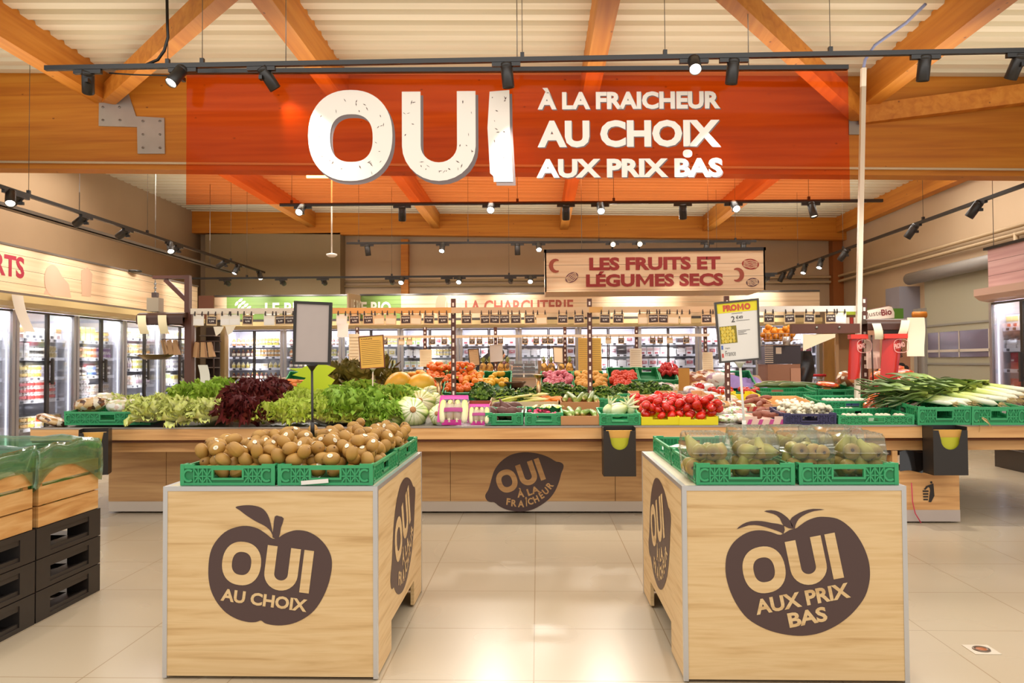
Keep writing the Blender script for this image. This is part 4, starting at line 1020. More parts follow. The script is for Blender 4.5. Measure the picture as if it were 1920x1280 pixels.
_tg = {}
def tag_meshes(kind, v):
    k = (kind, v)
    if k in _tg: return _tg[k]
    w = .098 if kind == 'slate' else .1
    fr = MB().box((-w/2, -.004, -.1), (w/2, .0, 0)).mesh('card', TAN if kind != 'white' else PAPER)
    pr = None
    if kind == 'slate':
        b = MB(); b.box((-w/2+.008, -.0055, -.085), (w/2-.008, -.004, -.018))
        put_text(b, ['FRANCE', 'ESPAGNE', 'FRANCE', 'ITALIE'][v], -w*.36, -.042, w*.72, .013, -.006, 1, .02)
        put_text(b, ['1,99', '2,49', '0,99', '6,90'][v], -w*.2, -.072, w*.42, .018, -.006, 1, .02); pr = b.mesh('slate_print', [SLATE, PAPER])
    else:
        b = MB(); b.box((-w/2+.006, -.0055, -.09), (w/2-.006, -.004, -.04)); pr = b.mesh('paper_slip', mat('#ecdcbc' if kind == 'tan' else '#f3eee6', .7))
    c = MB()
    for x in (-.034, .034): c.box((x-.006, -.014, -.01), (x+.006, -.004, .016)); c.box((x-.0035, -.012, .012), (x+.0035, .0, .03))
    _tg[k] = (fr, pr, c.mesh('clips', CLIPM)); return _tg[k]
def price_tag(px, A_, C_, Y, kind, v, lab, grp, S=1.0, tilt=0.0):
    X = atY(px, 590, Y).x; s = (X-A_.x)/(C_.x-A_.x); z = A_.lerp(C_, s).z
    t = thing('price_tag', lab, 'price tag', (X, Y-.014, z-.034*S), (0, tilt, 0), grp, S)
    fr, pr, cl = tag_meshes(kind, v)
    c = part('card', fr, t); part('slate_print' if kind == 'slate' else 'paper_slip', pr, c); part('clips', cl, t)
rr = random.Random(5)
L1 = [(x, 'slate') for x in (399,466,526,544,665,691,761,805,831,875,910,928,946,967,993,1055,1085,1134,1159,1224,1243,1324,1441,1479,1517,1556)] + [(x, 'white') for x in (374,425,441,506,642,1575)] + [(x, 'tan') for x in (711,734,781,1015,1206,1262,1285,1343)]
L1.sort()
last = -99
for i, (x, k) in enumerate(L1):
    price_tag(x, RA, RC, 7.155 - (.014 if x-last < 19 else 0), k, rr.randrange(4), '%s tag from the left on the front price rail, %s' % (ORD[i] if i < len(ORD) else 'rightmost', {'slate': 'dark slate print on tan card', 'white': 'plain white card', 'tan': 'plain tan card'}[k]), 'price tags on the front rail', 1.0, rr.uniform(-.05, .05))
    last = x
L2 = [(x, 'slate') for x in (722,811,833,885,899,920,938,984,1005,1021,1032,1050,1070,1115,1164,1223,1237,1286)] + [(x, 'tan') for x in (753,768,1098,1140,1255)]
L2.sort()
for i, (x, k) in enumerate(L2):
    price_tag(x, RB, RD, 12.44, k, rr.randrange(4), '%s small tag from the left on the rear price rail, %s' % (ORD[i], {'slate': 'dark print', 'tan': 'plain tan'}[k]), 'price tags on the rear rail', .95)

# ---- scale gallows on the left upright
BR = mat('#5c3527', .4); BRD = mat('#452a20', .45)
t = thing('scale_gallows', 'brown steel post with bracket arm at the left end of the price rail', 'post', (atY(356, 600, 7.2).x, 7.2, z1(7.2)-.02))
X0 = t.location.x; Zb = t.location.z
def g(px, py, Y=7.2): v = atY(px, py, Y); return Vector((v.x-X0, v.y-7.2, v.z-Zb))
top = g(352, 517)
part('post', MB().box((-.035, -.035, 0), (.03, .035, g(352, 585).z)).box((-.04, -.03, g(352, 585).z), (.005, .03, top.z)), BR, t)
part('arm', MB().beam(g(288, 520), g(356, 519), .05, .03), BR, t)
part('brace', MB().beam(g(310, 524), g(352, 565), .04, .025, 0, (0, 1, 0)), BR, t)
part('foot_brace', MB().beam(g(330, 600), g(354, 612), .04, .02, 0, (0, 1, 0)), BR, t)
t = thing('hanging_scale', 'hanging scale with square grey head and round pan near the left fridges', 'scale', atY(291, 520, 7.2))
o_ = t.location.copy()
def h(px, py, Y=7.2): return atY(px, py, Y) - o_
b = MB()
for k in range(6):
    p = h(291, 528+k*4); b.lathe([(.012, -.002), (.014, 0), (.012, .002)], 8, 0, Matrix.Translation(p) @ Matrix.Rotation(PI/2, 4, 'X' if k % 2 else 'Y'))
b.tube([(0, 0, -.02), h(291, 549)], .003, 5); part('chain', b, STEEL, t)
part('hook_block', MB().cbox(h(291, 553), (.05, .04, .045)), mat('#5a4a44', .35, .6), t)
a = h(280, 559); c = h(302, 584); part('scale_head', MB().box((a.x, -.05, c.z), (c.x, .05, a.z)), mat('#a3937c', .4, .3), t)
b = MB()
for dx in (-.1, .0, .1): b.tube([(dx*.2, 0, c.z), (dx, 0, h(291, 664).z)], .002, 5)
part('pan_wire', b, STEEL, t)
pz = h(291, 668)
part('pan', MB().lathe([(0, -.03), (.1, -.028), (.135, -.004), (.165, .012), (.168, .016), (.135, .006), (.1, -.018), (0, -.02)], 24, 0, Matrix.Translation(pz)), mat('#8a7448', .25, .8), t)
# hood with paper strips
p = atY(308, 596, 7.15)
t = thing('light_hood', 'brown sheet metal hood on the left upright with paper strips', 'hood', p)
b = MB()
def hood(b, w, hh, d):
    n = 8; pts = [(-d*math.cos(PI*i/n), hh*.5*math.sin(PI*i/n)*1.0) for i in range(n+1)]
    k = len(pts); b.add([(x, y, z) for x in (-w/2, w/2) for y, z in pts], [(i, i+1, k+i+1, k+i) for i in range(k-1)] + [tuple(range(k)), tuple(range(2*k-1, k-1, -1))])
    b.box((-w/2, -d, -hh*.6), (w/2, -d+.01, .0)); b.box((-w/2, d-.01, -hh*.6), (w/2, d, 0))
hood(b, .43, .1, .1); part('shell', b, BRD, t)
for dx in (-.16, .03): part('paper_strip', MB().grid(3, 6, lambda u, v: (dx+(u-.5)*.08+.03*v, -.105-.02*math.sin(3*v), .02-.17*v)), mat('#e9d8ae', .6), t)
# paper bag hooks
for k, (px0, px1, py, w) in enumerate(((303, 340, 636, 'left of'), (367, 405, 640, 'right of'))):
    a = atY(px0, py, 7.25); c = atY(px1, py, 7.25)
    t = thing('bag_hook', 'thin dark rod with brown paper bags hung %s the left upright' % w, 'rack', (a.x, 7.25, a.z))
    b = MB(); b.tube([(0,0,0), (c.x-a.x+.05, 0, 0)], .006, 6)
    b.tube([(c.x-a.x-.02, 0, 0), (c.x-a.x-.02, 0, -.42)], .006, 6); part('rod', b, BRD, t)
    for j in range(3):
        o = single('paper_bag', MB().add([(-.017,0,0),(.017,0,0),(.04,-.02,-.14),(-.006,-.02,-.14),(-.017,.03,0),(.017,.03,0),(.04,.04,-.14),(-.006,.04,-.14)], [(0,3,2,1),(4,5,6,7),(0,1,5,4),(1,2,6,5),(2,3,7,6),(3,0,4,7)]), mat('#b98c5e', .7), 'brown paper bag on the hook rod %s the left upright' % w, 'bag', 'paper bags on the hook rods', (a.x+.02+j*.058, 7.22, a.z-.008), (0, (-.25+.1*j) if k == 0 else (.2-.15*j), 0))
    if k: single('price_sheet', MB().grid(3, 8, lambda u, v: ((u-.5)*.09 + .02*math.sin(4*v), .01*math.sin(5*v), -.35*v)), PAPER, 'long cream paper list hanging beside the left upright', 'sheet', None, atY(380, 684, 7.1))
# right end arms
t = thing('scale_bracket', 'brown box section arm reaching left from the right upright', 'arm', atY(1546, 616, 7.1))
part('arm', MB().cbox((0, 0, 0), (.6, .06, .085)), BR, t)
for dx in (-.08, .12): part('bolt_head', MB().tube([(dx, -.03, .01), (dx, -.036, .01)], .012, 8), STEEL, t)
single('price_sheet', MB().grid(5, 6, lambda u, v: ((u-.5)*.28, .02*math.sin(4*u), -.01-.15*v*(1-.8*u))), mat('#e2cfae', .6), 'loose translucent sheet hanging under the brown arm', 'sheet', None, atY(1535, 624, 7.06))
t = thing('light_hood', 'brown sheet metal hood right of the service post', 'hood', atY(1672, 607, 7.1))
b = MB(); hood(b, .5, .09, .09); part('shell', b, BRD, t)
single('price_sheet', MB().grid(3, 8, lambda u, v: ((u-.5)*.15+.01*math.sin(5*v), .01*math.sin(4*v), -.34*v)), mat('#efd9bd', .6), 'long beige paper list hung right of the red bags', 'sheet', None, atY(1717, 595, 6.98))
single('price_sheet', MB().grid(3, 6, lambda u, v: ((u-.5)*.075-.05*v, -.02*math.sin(3*v), -.16*v)), mat('#e3d8b8', .45), 'crumpled pale strip taped in front of the red bag', 'sheet', None, atY(1698, 600, 6.97))
single('price_sheet', MB().grid(3, 6, lambda u, v: ((u-.5)*.075+.02*v, -.02*math.sin(3*v), -.14*v)), mat('#e3d8b8', .45), 'crumpled pale strip left of the red bag', 'sheet', None, atY(1643, 606, 6.97))
single('price_sheet', MB().grid(3, 6, lambda u, v: ((u-.5)*.12, .01*math.sin(3*v), -.3*v)), mat('#eac9b4', .6), 'pinkish sheet with handwriting behind the hanging rod', 'sheet', None, atY(1637, 628, 7.1))
single('hanging_rod', MB().tube([atY(1634, 628, 7.05), atY(1638, 742, 7.05)], .007, 6), BRD, 'thin brown rod hanging from the right hood', 'rod')
# red bag dispensers
REDB = mat('#c9281c', .2, coat=.5)
def redbag(p, lab, w, H, text):
    t = thing('bag_dispenser', lab, 'bag', p)
    part('sleeve', MB().grid(8, 10, lambda u, v: (w*(u-.5)*(1-.12*v) - .09*w*v*3, -.05*math.sin(PI*u), -H*v)).grid(2, 2, lambda u, v: (w*(.5-u)*(1-.12*v)-.09*w*v*3, .004, -H*v)), REDB, t)
    part('cuff', MB().box((-w/2-.015, -.065, -.04), (w/2+.015, .01, .0)), mat('#d6392a', .25), t)
    b = MB(); put_text(b, text, -.01, -.135, w*.55, .045, -.058, 0, .04, .25); ring(b, se(.045, -.105, .065, .06, 3, 24), se(.045, -.105, .06, .055, 3, 24), -.057); part('print', b, mat('#e9a89c', .4), t)
redbag(atY(1674, 626, 7.0), 'red plastic bag sleeve printed PROMO hanging right of the service post', .17, .42, 'PROMO')
redbag(atY(1606, 627, 7.1), 'second red plastic bag sleeve partly behind the service post', .12, .4, 'PROMO')

# ---- sign stands
def stand(corners, pole_px, Y, frame_m, paper_m, pole_m, lab, pole_bottom, fw=.012, draw=None):
    c = [atY(x, y, Y) for x, y in corners]
    bz = pole_bottom
    px = atY(*pole_px, Y)
    t = thing('sign_stand', lab, 'sign', (px.x, Y, bz))
    o_ = t.location.copy()
    q = [v - o_ for v in c]; ctr = sum(q, Vector())/4
    fb = MB(); n = 4
    outer = smooth([(v.x, v.z) for v in q], 1) ; inn = [((v.x-ctr.x)*(1-2*fw/abs(q[1].x-q[0].x))+ctr.x, (v.z-ctr.z)*(1-2*fw/abs(q[0].z-q[3].z))+ctr.z) for v in q]
    vs = [(x, y, z) for y in (-.008, .008) for P in (outer, inn) for x, z in P]
    fb.add(vs, [f for i in range(4) for j in [(i+1) % 4] for f in ((i, j, 4+j, 4+i), (8+i, 12+i, 12+j, 8+j), (i, 8+i, 8+j, j), (4+i, 4+j, 12+j, 12+i))])
    part('frame', fb, frame_m, t)
    pm = MB(); pm.add([(x, y, z) for y in (-.003, .003) for x, z in inn], [(0,3,2,1),(4,5,6,7)]); s_ = part('poster', pm, paper_m, t)
    lo = (q[2]+q[3])/2
    pb = MB(); pb.tube([(0, .004, 0), (lo.x, .004, lo.z)], .006, 8); pb.lathe([(.006, 0), (.02, .02), (.03, .03)], 10, 0, Matrix.Translation((lo.x, .004, lo.z-.03))); part('pole', pb, pole_m, t)
    part('pole_sleeve', MB().tube([Vector((0, .004, 0)).lerp(Vector((lo.x, .004, lo.z)), s) for s in (.28, .42)], .01, 8), pole_m, t)
    if draw:
        e1 = Vector((inn[1][0]-inn[0][0], 0, inn[1][1]-inn[0][1])); e2 = Vector((inn[0][0]-inn[3][0], 0, inn[0][1]-inn[3][1])); o3 = Vector((inn[3][0], -.0042, inn[3][1]))
        draw(s_, Matrix(((e1.x, 0, e2.x, o3.x), (0, 1, 0, o3.y), (e1.z, 0, e2.z, o3.z), (0, 0, 0, 1))))
    return t
stand(((552,564),(623,567),(620,684),(549,683)), (586, 815), 3.72, BLK2, mat('#b3a49c', .12, noise_amt=.08, noise_scale=8, coat=.6), BLK2, 'blank grey display sign in black frame on a pole among the kiwis', .768, .013)
def draw_list(n, c, heads):
    def f(s_, M):
        b = MB(); rr = random.Random(n)
        for k in range(n): b.add([(.06, 0, .86-k*.8/n), (.06+rr.uniform(.7, .88), 0, .86-k*.8/n), (.93, 0, .848-k*.8/n), (.06, 0, .848-k*.8/n)], [(0,1,2,3)], 0, False, M)
        put_text(b, heads, .05, .905, .5, .04, 0, 0, .03, 0, M)
        part('print', b, mat(c, .6), s_)
    return f
stand(((672,631),(719,627),(722,689),(676,692)), (698, 745), 6.9, mat('#6b3524', .4), mat('#e0b250', .6), mat('#d8ccb8', .3, .3), 'yellow price list in brown frame on a pole above the lettuces', z1(6.9)-.02, .007, draw_list(13, '#7a5a24', 'TARIFS'))
def draw_promo(s_, M):
    b = MB(); b.add([(0, .0005, .83), (1, .0005, .83), (1, .0005, 1), (0, .0005, 1)], [(0,1,2,3)], 0, False, M); part('header', b, mat('#ecd928', .5), s_)
    b = MB(); put_text(b, 'PROMO', .15, .855, .68, .115, -.0004, 0, .07, 0, M); part('lettering', b, mat('#d0583a', .5), s_, 'red word PROMO')
    b = MB(); put_text(b, '2', .33, .66, .09, .105, -.0004, 0, .01, 0, M); put_text(b, '€49', .45, .705, .17, .06, -.0004, 0, .01, 0, M)
    b.add([(.45, 0, .675), (.78, 0, .675), (.78, 0, .682), (.45, 0, .682)], [(0,1,2,3)], 0, False, M); b.add([(.35, 0, .805), (.62, 0, .805), (.62, 0, .812), (.35, 0, .812)], [(0,1,2,3)], 0, False, M)
    for k, w in ((0, .3), (1, .2), (2, .15), (3, .22)): b.add([(.47, 0, .5-k*.022), (.47+w, 0, .5-k*.022), (.47+w, 0, .507-k*.022), (.47, 0, .507-k*.022)], [(0,1,2,3)], 0, False, M)
    put_text(b, 'Origine', .12, .2, .12, .03, -.0004, 0, 0, 0, M); put_text(b, 'France', .12, .08, .25, .09, -.0004, 0, -.005, 0, M); part('print', b, mat('#55504e', .6), s_, 'price 2 euro 49 and Origine France')
    b = MB(); b.add([(.02, 0, .3), (.44, 0, .3), (.44, 0, .6), (.02, 0, .6)], [(0,1,2,3)], 0, False, M); rr = random.Random(2)
    for k in range(24):
        x, z = .07+.068*(k % 5)+.02*rr.random(), .34+.055*(k//5)
        pts = se(x, z, .036, .034, 2, 10, 0); b.add([(p[0], -.0003-.00003*k, p[1]) for p in pts], [tuple(range(10))], 1+k % 2, False, M)
    part('picture', b, [mat('#8a7a24', .6), mat('#d9b63a', .6), mat('#e4c856', .6)], s_, 'picture of yellow potatoes')
    b = MB(); b.add([(.03, 0, .2), (.075, 0, .2), (.075, 0, .27), (.03, 0, .27)], [(0,1,2,3)], 0, False, M); b.add([(.03, 0, .06), (.075, 0, .06), (.075, 0, .13), (.03, 0, .13)], [(0,1,2,3)], 1, False, M)
    part('flag', b, [mat('#5a74b8', .6), mat('#d85a50', .6)], s_)
stand(((1339,567),(1422,559),(1426,674),(1349,681)), (1400, 808), 3.72, mat('#4a443f', .4), mat('#ece4da', .4), mat('#e4dccf', .35), 'white PROMO 2 euro 49 poster in dark frame on a pole among the pears', .768, .009, draw_promo)
stand(((877,654),(898,653),(901,685),(880,687)), (892, 700), 10.6, mat('#4a3a32', .4), mat('#e4c79a', .6), mat('#d8ccb8', .4), 'small dark framed list on the second table left of the person', TOP2, .012, draw_list(9, '#8a6a44', 'LISTE'))
stand(((1036,649),(1056,650),(1057,682),(1038,680)), (1047, 700), 10.6, mat('#4a3a32', .4), mat('#e8d3b0', .6), mat('#d8ccb8', .4), 'small dark framed list right of the clear display case', TOP2, .012)
stand(((918,646),(942,645),(943,677),(919,679)), (930, 700), 10.4, mat('#e4e0d8', .5), mat('#eeece8', .6), mat('#6a4436', .4), 'plain white board in front of the person in dark coat', TOP2, .004)
def sheet(px0, py0, px1, py1, Y, col, lab, bend=.02, lines=0):
    a = atY(px0, py0, Y); c = atY(px1, py1, Y); w = c.x-a.x; hh = a.z-c.z
    b = MB().grid(4, 8, lambda u, v: (u*w, bend*math.sin(3*v+2*u), -v*hh), 0)
    o = single('price_sheet', b, [mat(col, .65)], lab, 'sheet', None, a)
    if lines:
        b = MB()
        for k in range(lines):
            v = (k+1)/(lines+1)
            b.add([(u*w, bend*math.sin(3*v+2*u)-.004, -v*hh-d) for d in (0, hh*.012) for u in (.08, .9)], [(0,2,3,1)])
        part('print', b, mat('#a8875a', .6), o)
sheet(1084, 633, 1106, 699, 12.3, '#e8c060', 'left one of two tall yellow lists hung on the rear rail', .02, 16)
sheet(1107, 633, 1128, 699, 12.3, '#e8c462', 'right one of two tall yellow lists hung on the rear rail', .02, 16)
sheet(787, 655, 810, 687, 12.45, '#eedcb4', 'cream list on the rear rail upright above the clementines', .015, 10)
sheet(1181, 653, 1204, 704, 12.44, '#efe6d0', 'white list hanging above the tomatoes on the second table', .02, 12)
sheet(1317, 660, 1337, 695, 12.44, '#ecd8b4', 'cream list left of the PROMO stand', .02, 9)
sheet(632, 606, 653, 632, 7.12, '#f4efe6', 'white sheet hanging left of the yellow price list', .01)
sheet(654, 626, 674, 680, 12.44, '#e8d6b0', 'narrow cream list left of the brown scale hood', .01, 8)
# green star card
c0 = atY(582, 715, 7.05); pts = []
star = [(540,690),(560,697),(548,703),(574,708),(560,722),(562,740),(573,745),(600,748),(622,744),(616,728),(628,712),(614,704),(630,690),(612,684),(600,676),(578,684),(566,690)]
b = MB(); P3 = [atY(x, y, 7.05) for x, y in star]
b.prism([(v.x-c0.x, v.z-c0.z) for v in P3], -.003, .003); single('star_card', b, mat('#c4d81c', .5), 'lime green jagged star card behind the blank sign stand', 'card', None, c0)
# steel posts with cups on the table
for px, y0, y1, w in ((437, 708, 745, 'beside the red lettuce'), (633, 722, 748, 'behind the green lettuces'), (823, 708, 752, 'in front of the clementines'), (1010, 703, 748, 'left of the onions')):
    a = atY(px, y0, 7.3); zb = z1(7.3)-.02
    t = thing('cup_post', 'short steel post with a dish top %s' % w, 'post', (a.x, 7.3, zb), (0,0,0), 'steel cup posts on the front table')
    part('post', MB().tube([(0,0,0), (0,0,a.z-zb-.03)], .022, 12), mat('#b59a72', .25, .8), t)
    part('dish', MB().lathe([(.015, -.035), (.03, -.025), (.052, 0), (.055, .004), (.048, .002), (.02, -.02), (0, -.022)], 16, 0, Matrix.Translation((0, 0, a.z-zb))), mat('#9a8450', .25, .8), t)
# bag dispensers on the table edge and litter bin cabinet
BAGB = mat('#28221e', .4)
def bagbox(px0, px1, y0, y1, Y, lab, d=.163, rot=0.0):
    a = atY(px0, y1, Y); c = atY(px1, y0, Y); w, H = c.x-a.x, c.z-a.z
    t = thing('bag_dispenser', lab, 'dispenser', ((a.x+c.x)/2, Y, a.z), (0, 0, rot), 'black bag dispensers on the table edge')
    n = 12; r = w*.27; cz = H*.72
    pts = [(-w/2, 0), (w/2, 0), (w/2, H*.93), (r*1.25, H*.93)] + [(r*math.cos(k*PI/n), cz - r*math.sin(k*PI/n)) for k in range(n+1)] + [(-r*1.25, H*.93), (-w/2, H*.93)]
    b = MB(); f = [(x, z) for x, z in pts]
    from mathutils.geometry import tessellate_polygon
    tri = tessellate_polygon([[Vector((x, z, 0)) for x, z in f]])
    for y in (0, .004): b.add([(x, y, z) for x, z in f], [tuple(q) for q in tri])
    k = len(f); b.add([(x, y, z) for y in (0, .004) for x, z in f], [(i, (i+1) % k, (i+1) % k+k, i+k) for i in range(k)])
    part('front_plate', b, BAGB, t)
    b = MB(); b.box((-w/2, .004, 0), (-w/2+.004, d, H)); b.box((w/2-.004, .004, 0), (w/2, d, H)); b.box((-w/2, .004, 0), (w/2, d, .004)); b.box((-w/2, d-.004, 0), (w/2, d, H)); part('box', b, BAGB, t)
    b = MB(); b.box((-w*.4, .03, .02), (w*.4, .06, H*.93)); part('bag_stack', b, mat('#d8a24c', .5), t, 'tan paper bags')
    flat_ = MB().grid(4, 4, lambda u, v: ((u-.5)*w*.6, .026-.01*math.sin(PI*u), H*.5 + v*H*.28)); part('bag_print', flat_, mat('#b7b524', .5), t)
bagbox(1132, 1192, 801, 893, 5.882, 'black bag dispenser right of the lemon emblem')
bagbox(1751, 1814, 800, 891, 5.882, 'black bag dispenser at the right above the litter cabinet')
bagbox(150, 200, 805, 891, 5.8, 'black bag dispenser at the left end beside the stacked crates', .16, .35)
t = thing('litter_cabinet', 'oak cabinet with a litter pictogram under the table at right', 'cabinet', (2.96, 6.12, 0))
part('carcass', MB().box((-.25, .0, .1), (.25, .36, .40)).box((-.25, .0, .40), (-.21, .36, .55)), OAKT, t)
part('kick_plate', MB().box((-.252, -.002, .012), (.252, .36, .1)), mat('#b9aaa0', .4), t)
part('bin_liner', MB().grid(8, 8, lambda u, v: (-.2+.42*u, -.01-.03*math.sin(7*u)*v, .545-.15*v + .012*math.sin(12*u))), mat('#1b1614', .15, coat=.6), t, 'shiny black bin bag')
part('tray', MB().box((-.46, .02, .515), (-.0, .3, .548)), mat('#3a2820', .3), t)
b = MB(); s = 1/1470*6.1
def T(px, py): v = atY(px, py, 6.118); return (v.x-2.96, v.z)
flat(b, [T(*q) for q in ((1736,911),(1750,906),(1751,918),(1752,929),(1746,941),(1743,941),(1747,930),(1743,941),(1741,941),(1744,919),(1743,914),(1734,910))], -.003)
v = T(1746, 904); flat(b, se(v[0], v[1], .009, .009, 2, 12), -.003)
for k in range(4): a0, a1 = T(1730+k*.4, 919+k*5.2), T(1741-k*.4, 922+k*5.2); b.box((a0[0], -.003, a1[1]), (a1[0], -.0025, a0[1]))
flat(b, [T(*q) for q in ((1732,917),(1737,911),(1740,913),(1735,918))], -.003)
part('pictogram', b, mat('#2c2420', .6), t, 'black figure dropping litter in a basket')
b = MB(); b.tube([atY(x, y, 6.09) for x, y in ((1709, 905), (1711, 940), (1716, 962), (1727, 980))], .004, 6); single('red_string', b, mat('#d0405a', .5), 'thin pink red string hanging down the litter cabinet', 'string')
# ================================================================ FRONT DISPLAY BOXES, CRATES, KIWIS, PEARS, PALLETS
def crate_mesh(w, d, h, handle=True):
    """lattice plastic crate, origin bottom centre; mat 0 bright ribs, mat 1 recessed skin"""
    b = MB()
    def wall(L, M, e=0.0):
        cw = .055; t = .012
        def bx(x0, z0, x1, z1, y0=0.0, y1=t, m=0): b.box((x0, y0, z0), (x1, y1, z1), m, M)
        bx(-L/2, 0, L/2, .13*h); bx(-L/2, .86*h, L/2, h-e)
        for s in (-1, 1):
            x0, x1 = sorted((s*L/2, s*(L/2-.016))); bx(x0, -.0006 if e == 0 else .0006, x1, h-e-.0005, -.0009)
            x0, x1 = sorted((s*L/2, s*(L/2-cw))); bx(x0, h-.0003, x1, h+.006-e*1.5, .0003)
            bx(x0, 0, x1, h, .004, .009, 1)
            c = s*(L/2-cw*.62)
            pts = [(c + s*.021*math.cos(a), h*.5 + h*.3*math.sin(a)) for a in [-2.3+4.6*i/10 for i in range(11)]]
            if s > 0: pts = [(c - .021*math.cos(a), h*.5 + h*.3*math.sin(a)) for a in [-2.3+4.6*i/10 for i in range(11)]]
            n = len(pts); vs = []
            for i, (x, z) in enumerate(pts):
                a = math.atan2(z-h*.5, (x-c)*3)
                for q in (.8, 1.15):
                    for y in (-.002, .004): vs.append((c+(x-c)*q, y, h*.5+(z-h*.5)*q))
            fs = []
            for i in range(n-1):
                A0 = i*4; B0 = A0+4
                fs += [(A0, A0+2, B0+2, B0), (A0+1, B0+1, B0+3, A0+3), (A0, B0, B0+1, A0+1), (A0+2, A0+3, B0+3, B0+2)]
            b.add(vs, fs, 0, False, M)
        hw = .058
        x0 = L/2-cw
        if handle:
            for s in (-1, 1):
                a0, a1 = sorted((s*hw, s*x0)); bx(a0, .13*h, a1, .86*h, .006, .009, 1)
                p0, p1 = sorted((s*hw, s*(hw+.008))); bx(p0, .3*h, p1, .86*h, -.0005)
            bx(-hw-.008, .27*h, hw+.008, .37*h, -.0003); bx(-hw, .13*h, hw, .27*h, .006, .009, 1); bx(-hw-.008, .78*h, hw+.008, .87*h, -.0003)
        else: bx(-x0, .13*h, x0, .86*h, .006, .009, 1)
        x = hw+.008 if handle else .0
        for s in (-1, 1):
            n = 4 if L < .5 else 6; sp = (x0-x)/n
            for i in range(1, n+1): xx = s*(x+i*sp); bx(xx-.002, .13*h, xx+.002, .86*h, .0004)
            bx(min(s*x, s*x0), .42*h, max(s*x, s*x0), .49*h, .002)
            for i in range(n):
                for e in (0, 1):
                    xa, xb = s*(x+i*sp), s*(x+(i+1)*sp); za, zb = (.13*h, .44*h) if e == 0 else (.49*h, .86*h)
                    if (i+e) % 2: za, zb = zb, za
                    dx, dz = xb-xa, zb-za; l = math.hypot(dx, dz); nx, nz = -dz/l*.0028, dx/l*.0028
                    b.add([(xa-nx, .002, za-nz), (xb-nx, .002, zb-nz), (xb+nx, .002, zb+nz), (xa+nx, .002, za+nz)], [(0,1,2,3)] if s > 0 else [(3,2,1,0)], 0, False, M)
    for a, L, off in ((0, w, d/2), (PI, w, d/2), (PI/2, d-.003, w/2-.0015), (-PI/2, d-.003, w/2-.0015)):
        wall(L, Matrix.Rotation(a, 4, 'Z') @ Matrix.Translation((0, -off, 0)), 0.0 if a in (0, PI) else .0012)
    b.box((-w/2+.008, -d/2+.008, 0), (w/2-.008, d/2-.008, .006), 1)
    return b
_cm = {}
def crate(w, d, h, lab, loc, rot=(0,0,0), grp=None, handle=True, mats=None):
    k = (w, d, h, handle, id(mats))
    if k not in _cm: _cm[k] = crate_mesh(w, d, h, handle).mesh('plastic_crate', mats or [GREEN, GREEND])
    return single('plastic_crate', _cm[k], None, lab, 'crate', grp, loc, rot)

def display_box(x0, x1, lab, emblem, cx, side):
    Y0, Y1, H = 3.10, 4.29, .76
    xc = (x0+x1)/2
    t = thing('display_box', lab, 'display box', (xc, Y0, 0))
    hw = (x1-x0)/2; D = Y1-Y0; e = .018
    part('front_panel', MB().box((-hw+e, 0.002, .012), (hw-e, .02, H-.018)), OAK, t)
    part('back_panel', MB().box((-hw+e, D-.02, .012), (hw-e, D, H-.018)), OAK, t)
    part('top_panel', MB().box((-hw+e, e, H-.03), (hw-e, D-e, H)), mat('#d9c9a8', .5), t)
    for s in (-1, 1):
        b = MB(); p = [(e, .012), (.30, .012), (.30, .136), (.92, .136), (.92, .012), (D-e, .012), (D-e, H-.018), (e, H-.018)]
        from mathutils.geometry import tessellate_polygon
        tri = tessellate_polygon([[Vector((y, z, 0)) for y, z in p]])
        xo, xi = s*hw-s*.002, s*(hw-.02)
        for X in (xo, xi): b.add([(X, y, z) for y, z in p], [tuple(q) for q in tri])
        n = len(p); b.add([(X, y, z) for X in (xo, xi) for y, z in p], [(i, (i+1) % n, (i+1) % n+n, i+n) for i in range(n)])
        part('side_panel', b, OAK, t)
    for sx in (-1, 1):
        for yy in (0, D-e):
            part('corner_profile', MB().box((min(sx*hw, sx*(hw-e)), yy, .005), (max(sx*hw, sx*(hw-e)), yy+e, H-.0)), ALU, t)
    b = MB(); b.box((-hw+e, 0, H-.018), (hw-e, e, H)); b.box((-hw+e, D-e, H-.018), (hw-e, D, H)); b.box((-hw, e, H-.018), (-hw+e, D-e, H)); b.box((hw-e, e, H-.018), (hw, D-e, H)); part('top_profile', b, ALU, t)
    v = atY(cx[0], cx[1], Y0)
    decal(emblem, t, Matrix.Translation((v.x-xc, .002, v.z)), (300/1422 if emblem == 'apple' else 320/1463)/1470*Y0, OAK, 'dark %s emblem on the front' % emblem)
    s = .516/940; zc = 1.25-(998-678)/1470*3.72
    M = Matrix.Translation((side*(hw-.002), 3.72-Y0, zc)) @ Matrix.Rotation(side*PI/2, 4, 'Z')
    decal('lemon', t, M, s, OAK, 'dark lemon emblem on the side')
    return t
display_box(-1.500, -.638, 'oak display box with dark apple emblem reading OUI AU CHOIX', 'apple', (360+690*300/1422, 920+700*270/1280), 1)
display_box(.560, 1.424, 'oak display box with dark tomato emblem reading OUI AUX PRIX BAS', 'tomato', (1340+712*320/1463, 930+690*280/1280), -1)
CH = .078
for x, w in ((-1.247, 'left'), (-.852, 'right')):
    for y, v in ((3.405, 'front'), (3.985, 'rear')):
        crate(.385, .572, CH, '%s %s green crate of kiwis on the apple emblem box' % (v, w), (x, y, .762), (0,0,0), 'crates on the front boxes')
for x, w in ((.812, 'left'), (1.212, 'right')):
    for y, v in ((3.405, 'front'), (3.985, 'rear')):
        crate(.385, .572, CH, '%s %s green crate of pears on the tomato emblem box' % (v, w), (x, y, .762), (0,0,0), 'crates on the front boxes')
b = MB().box((0, 0, 0), (.11, .002, .016)); 
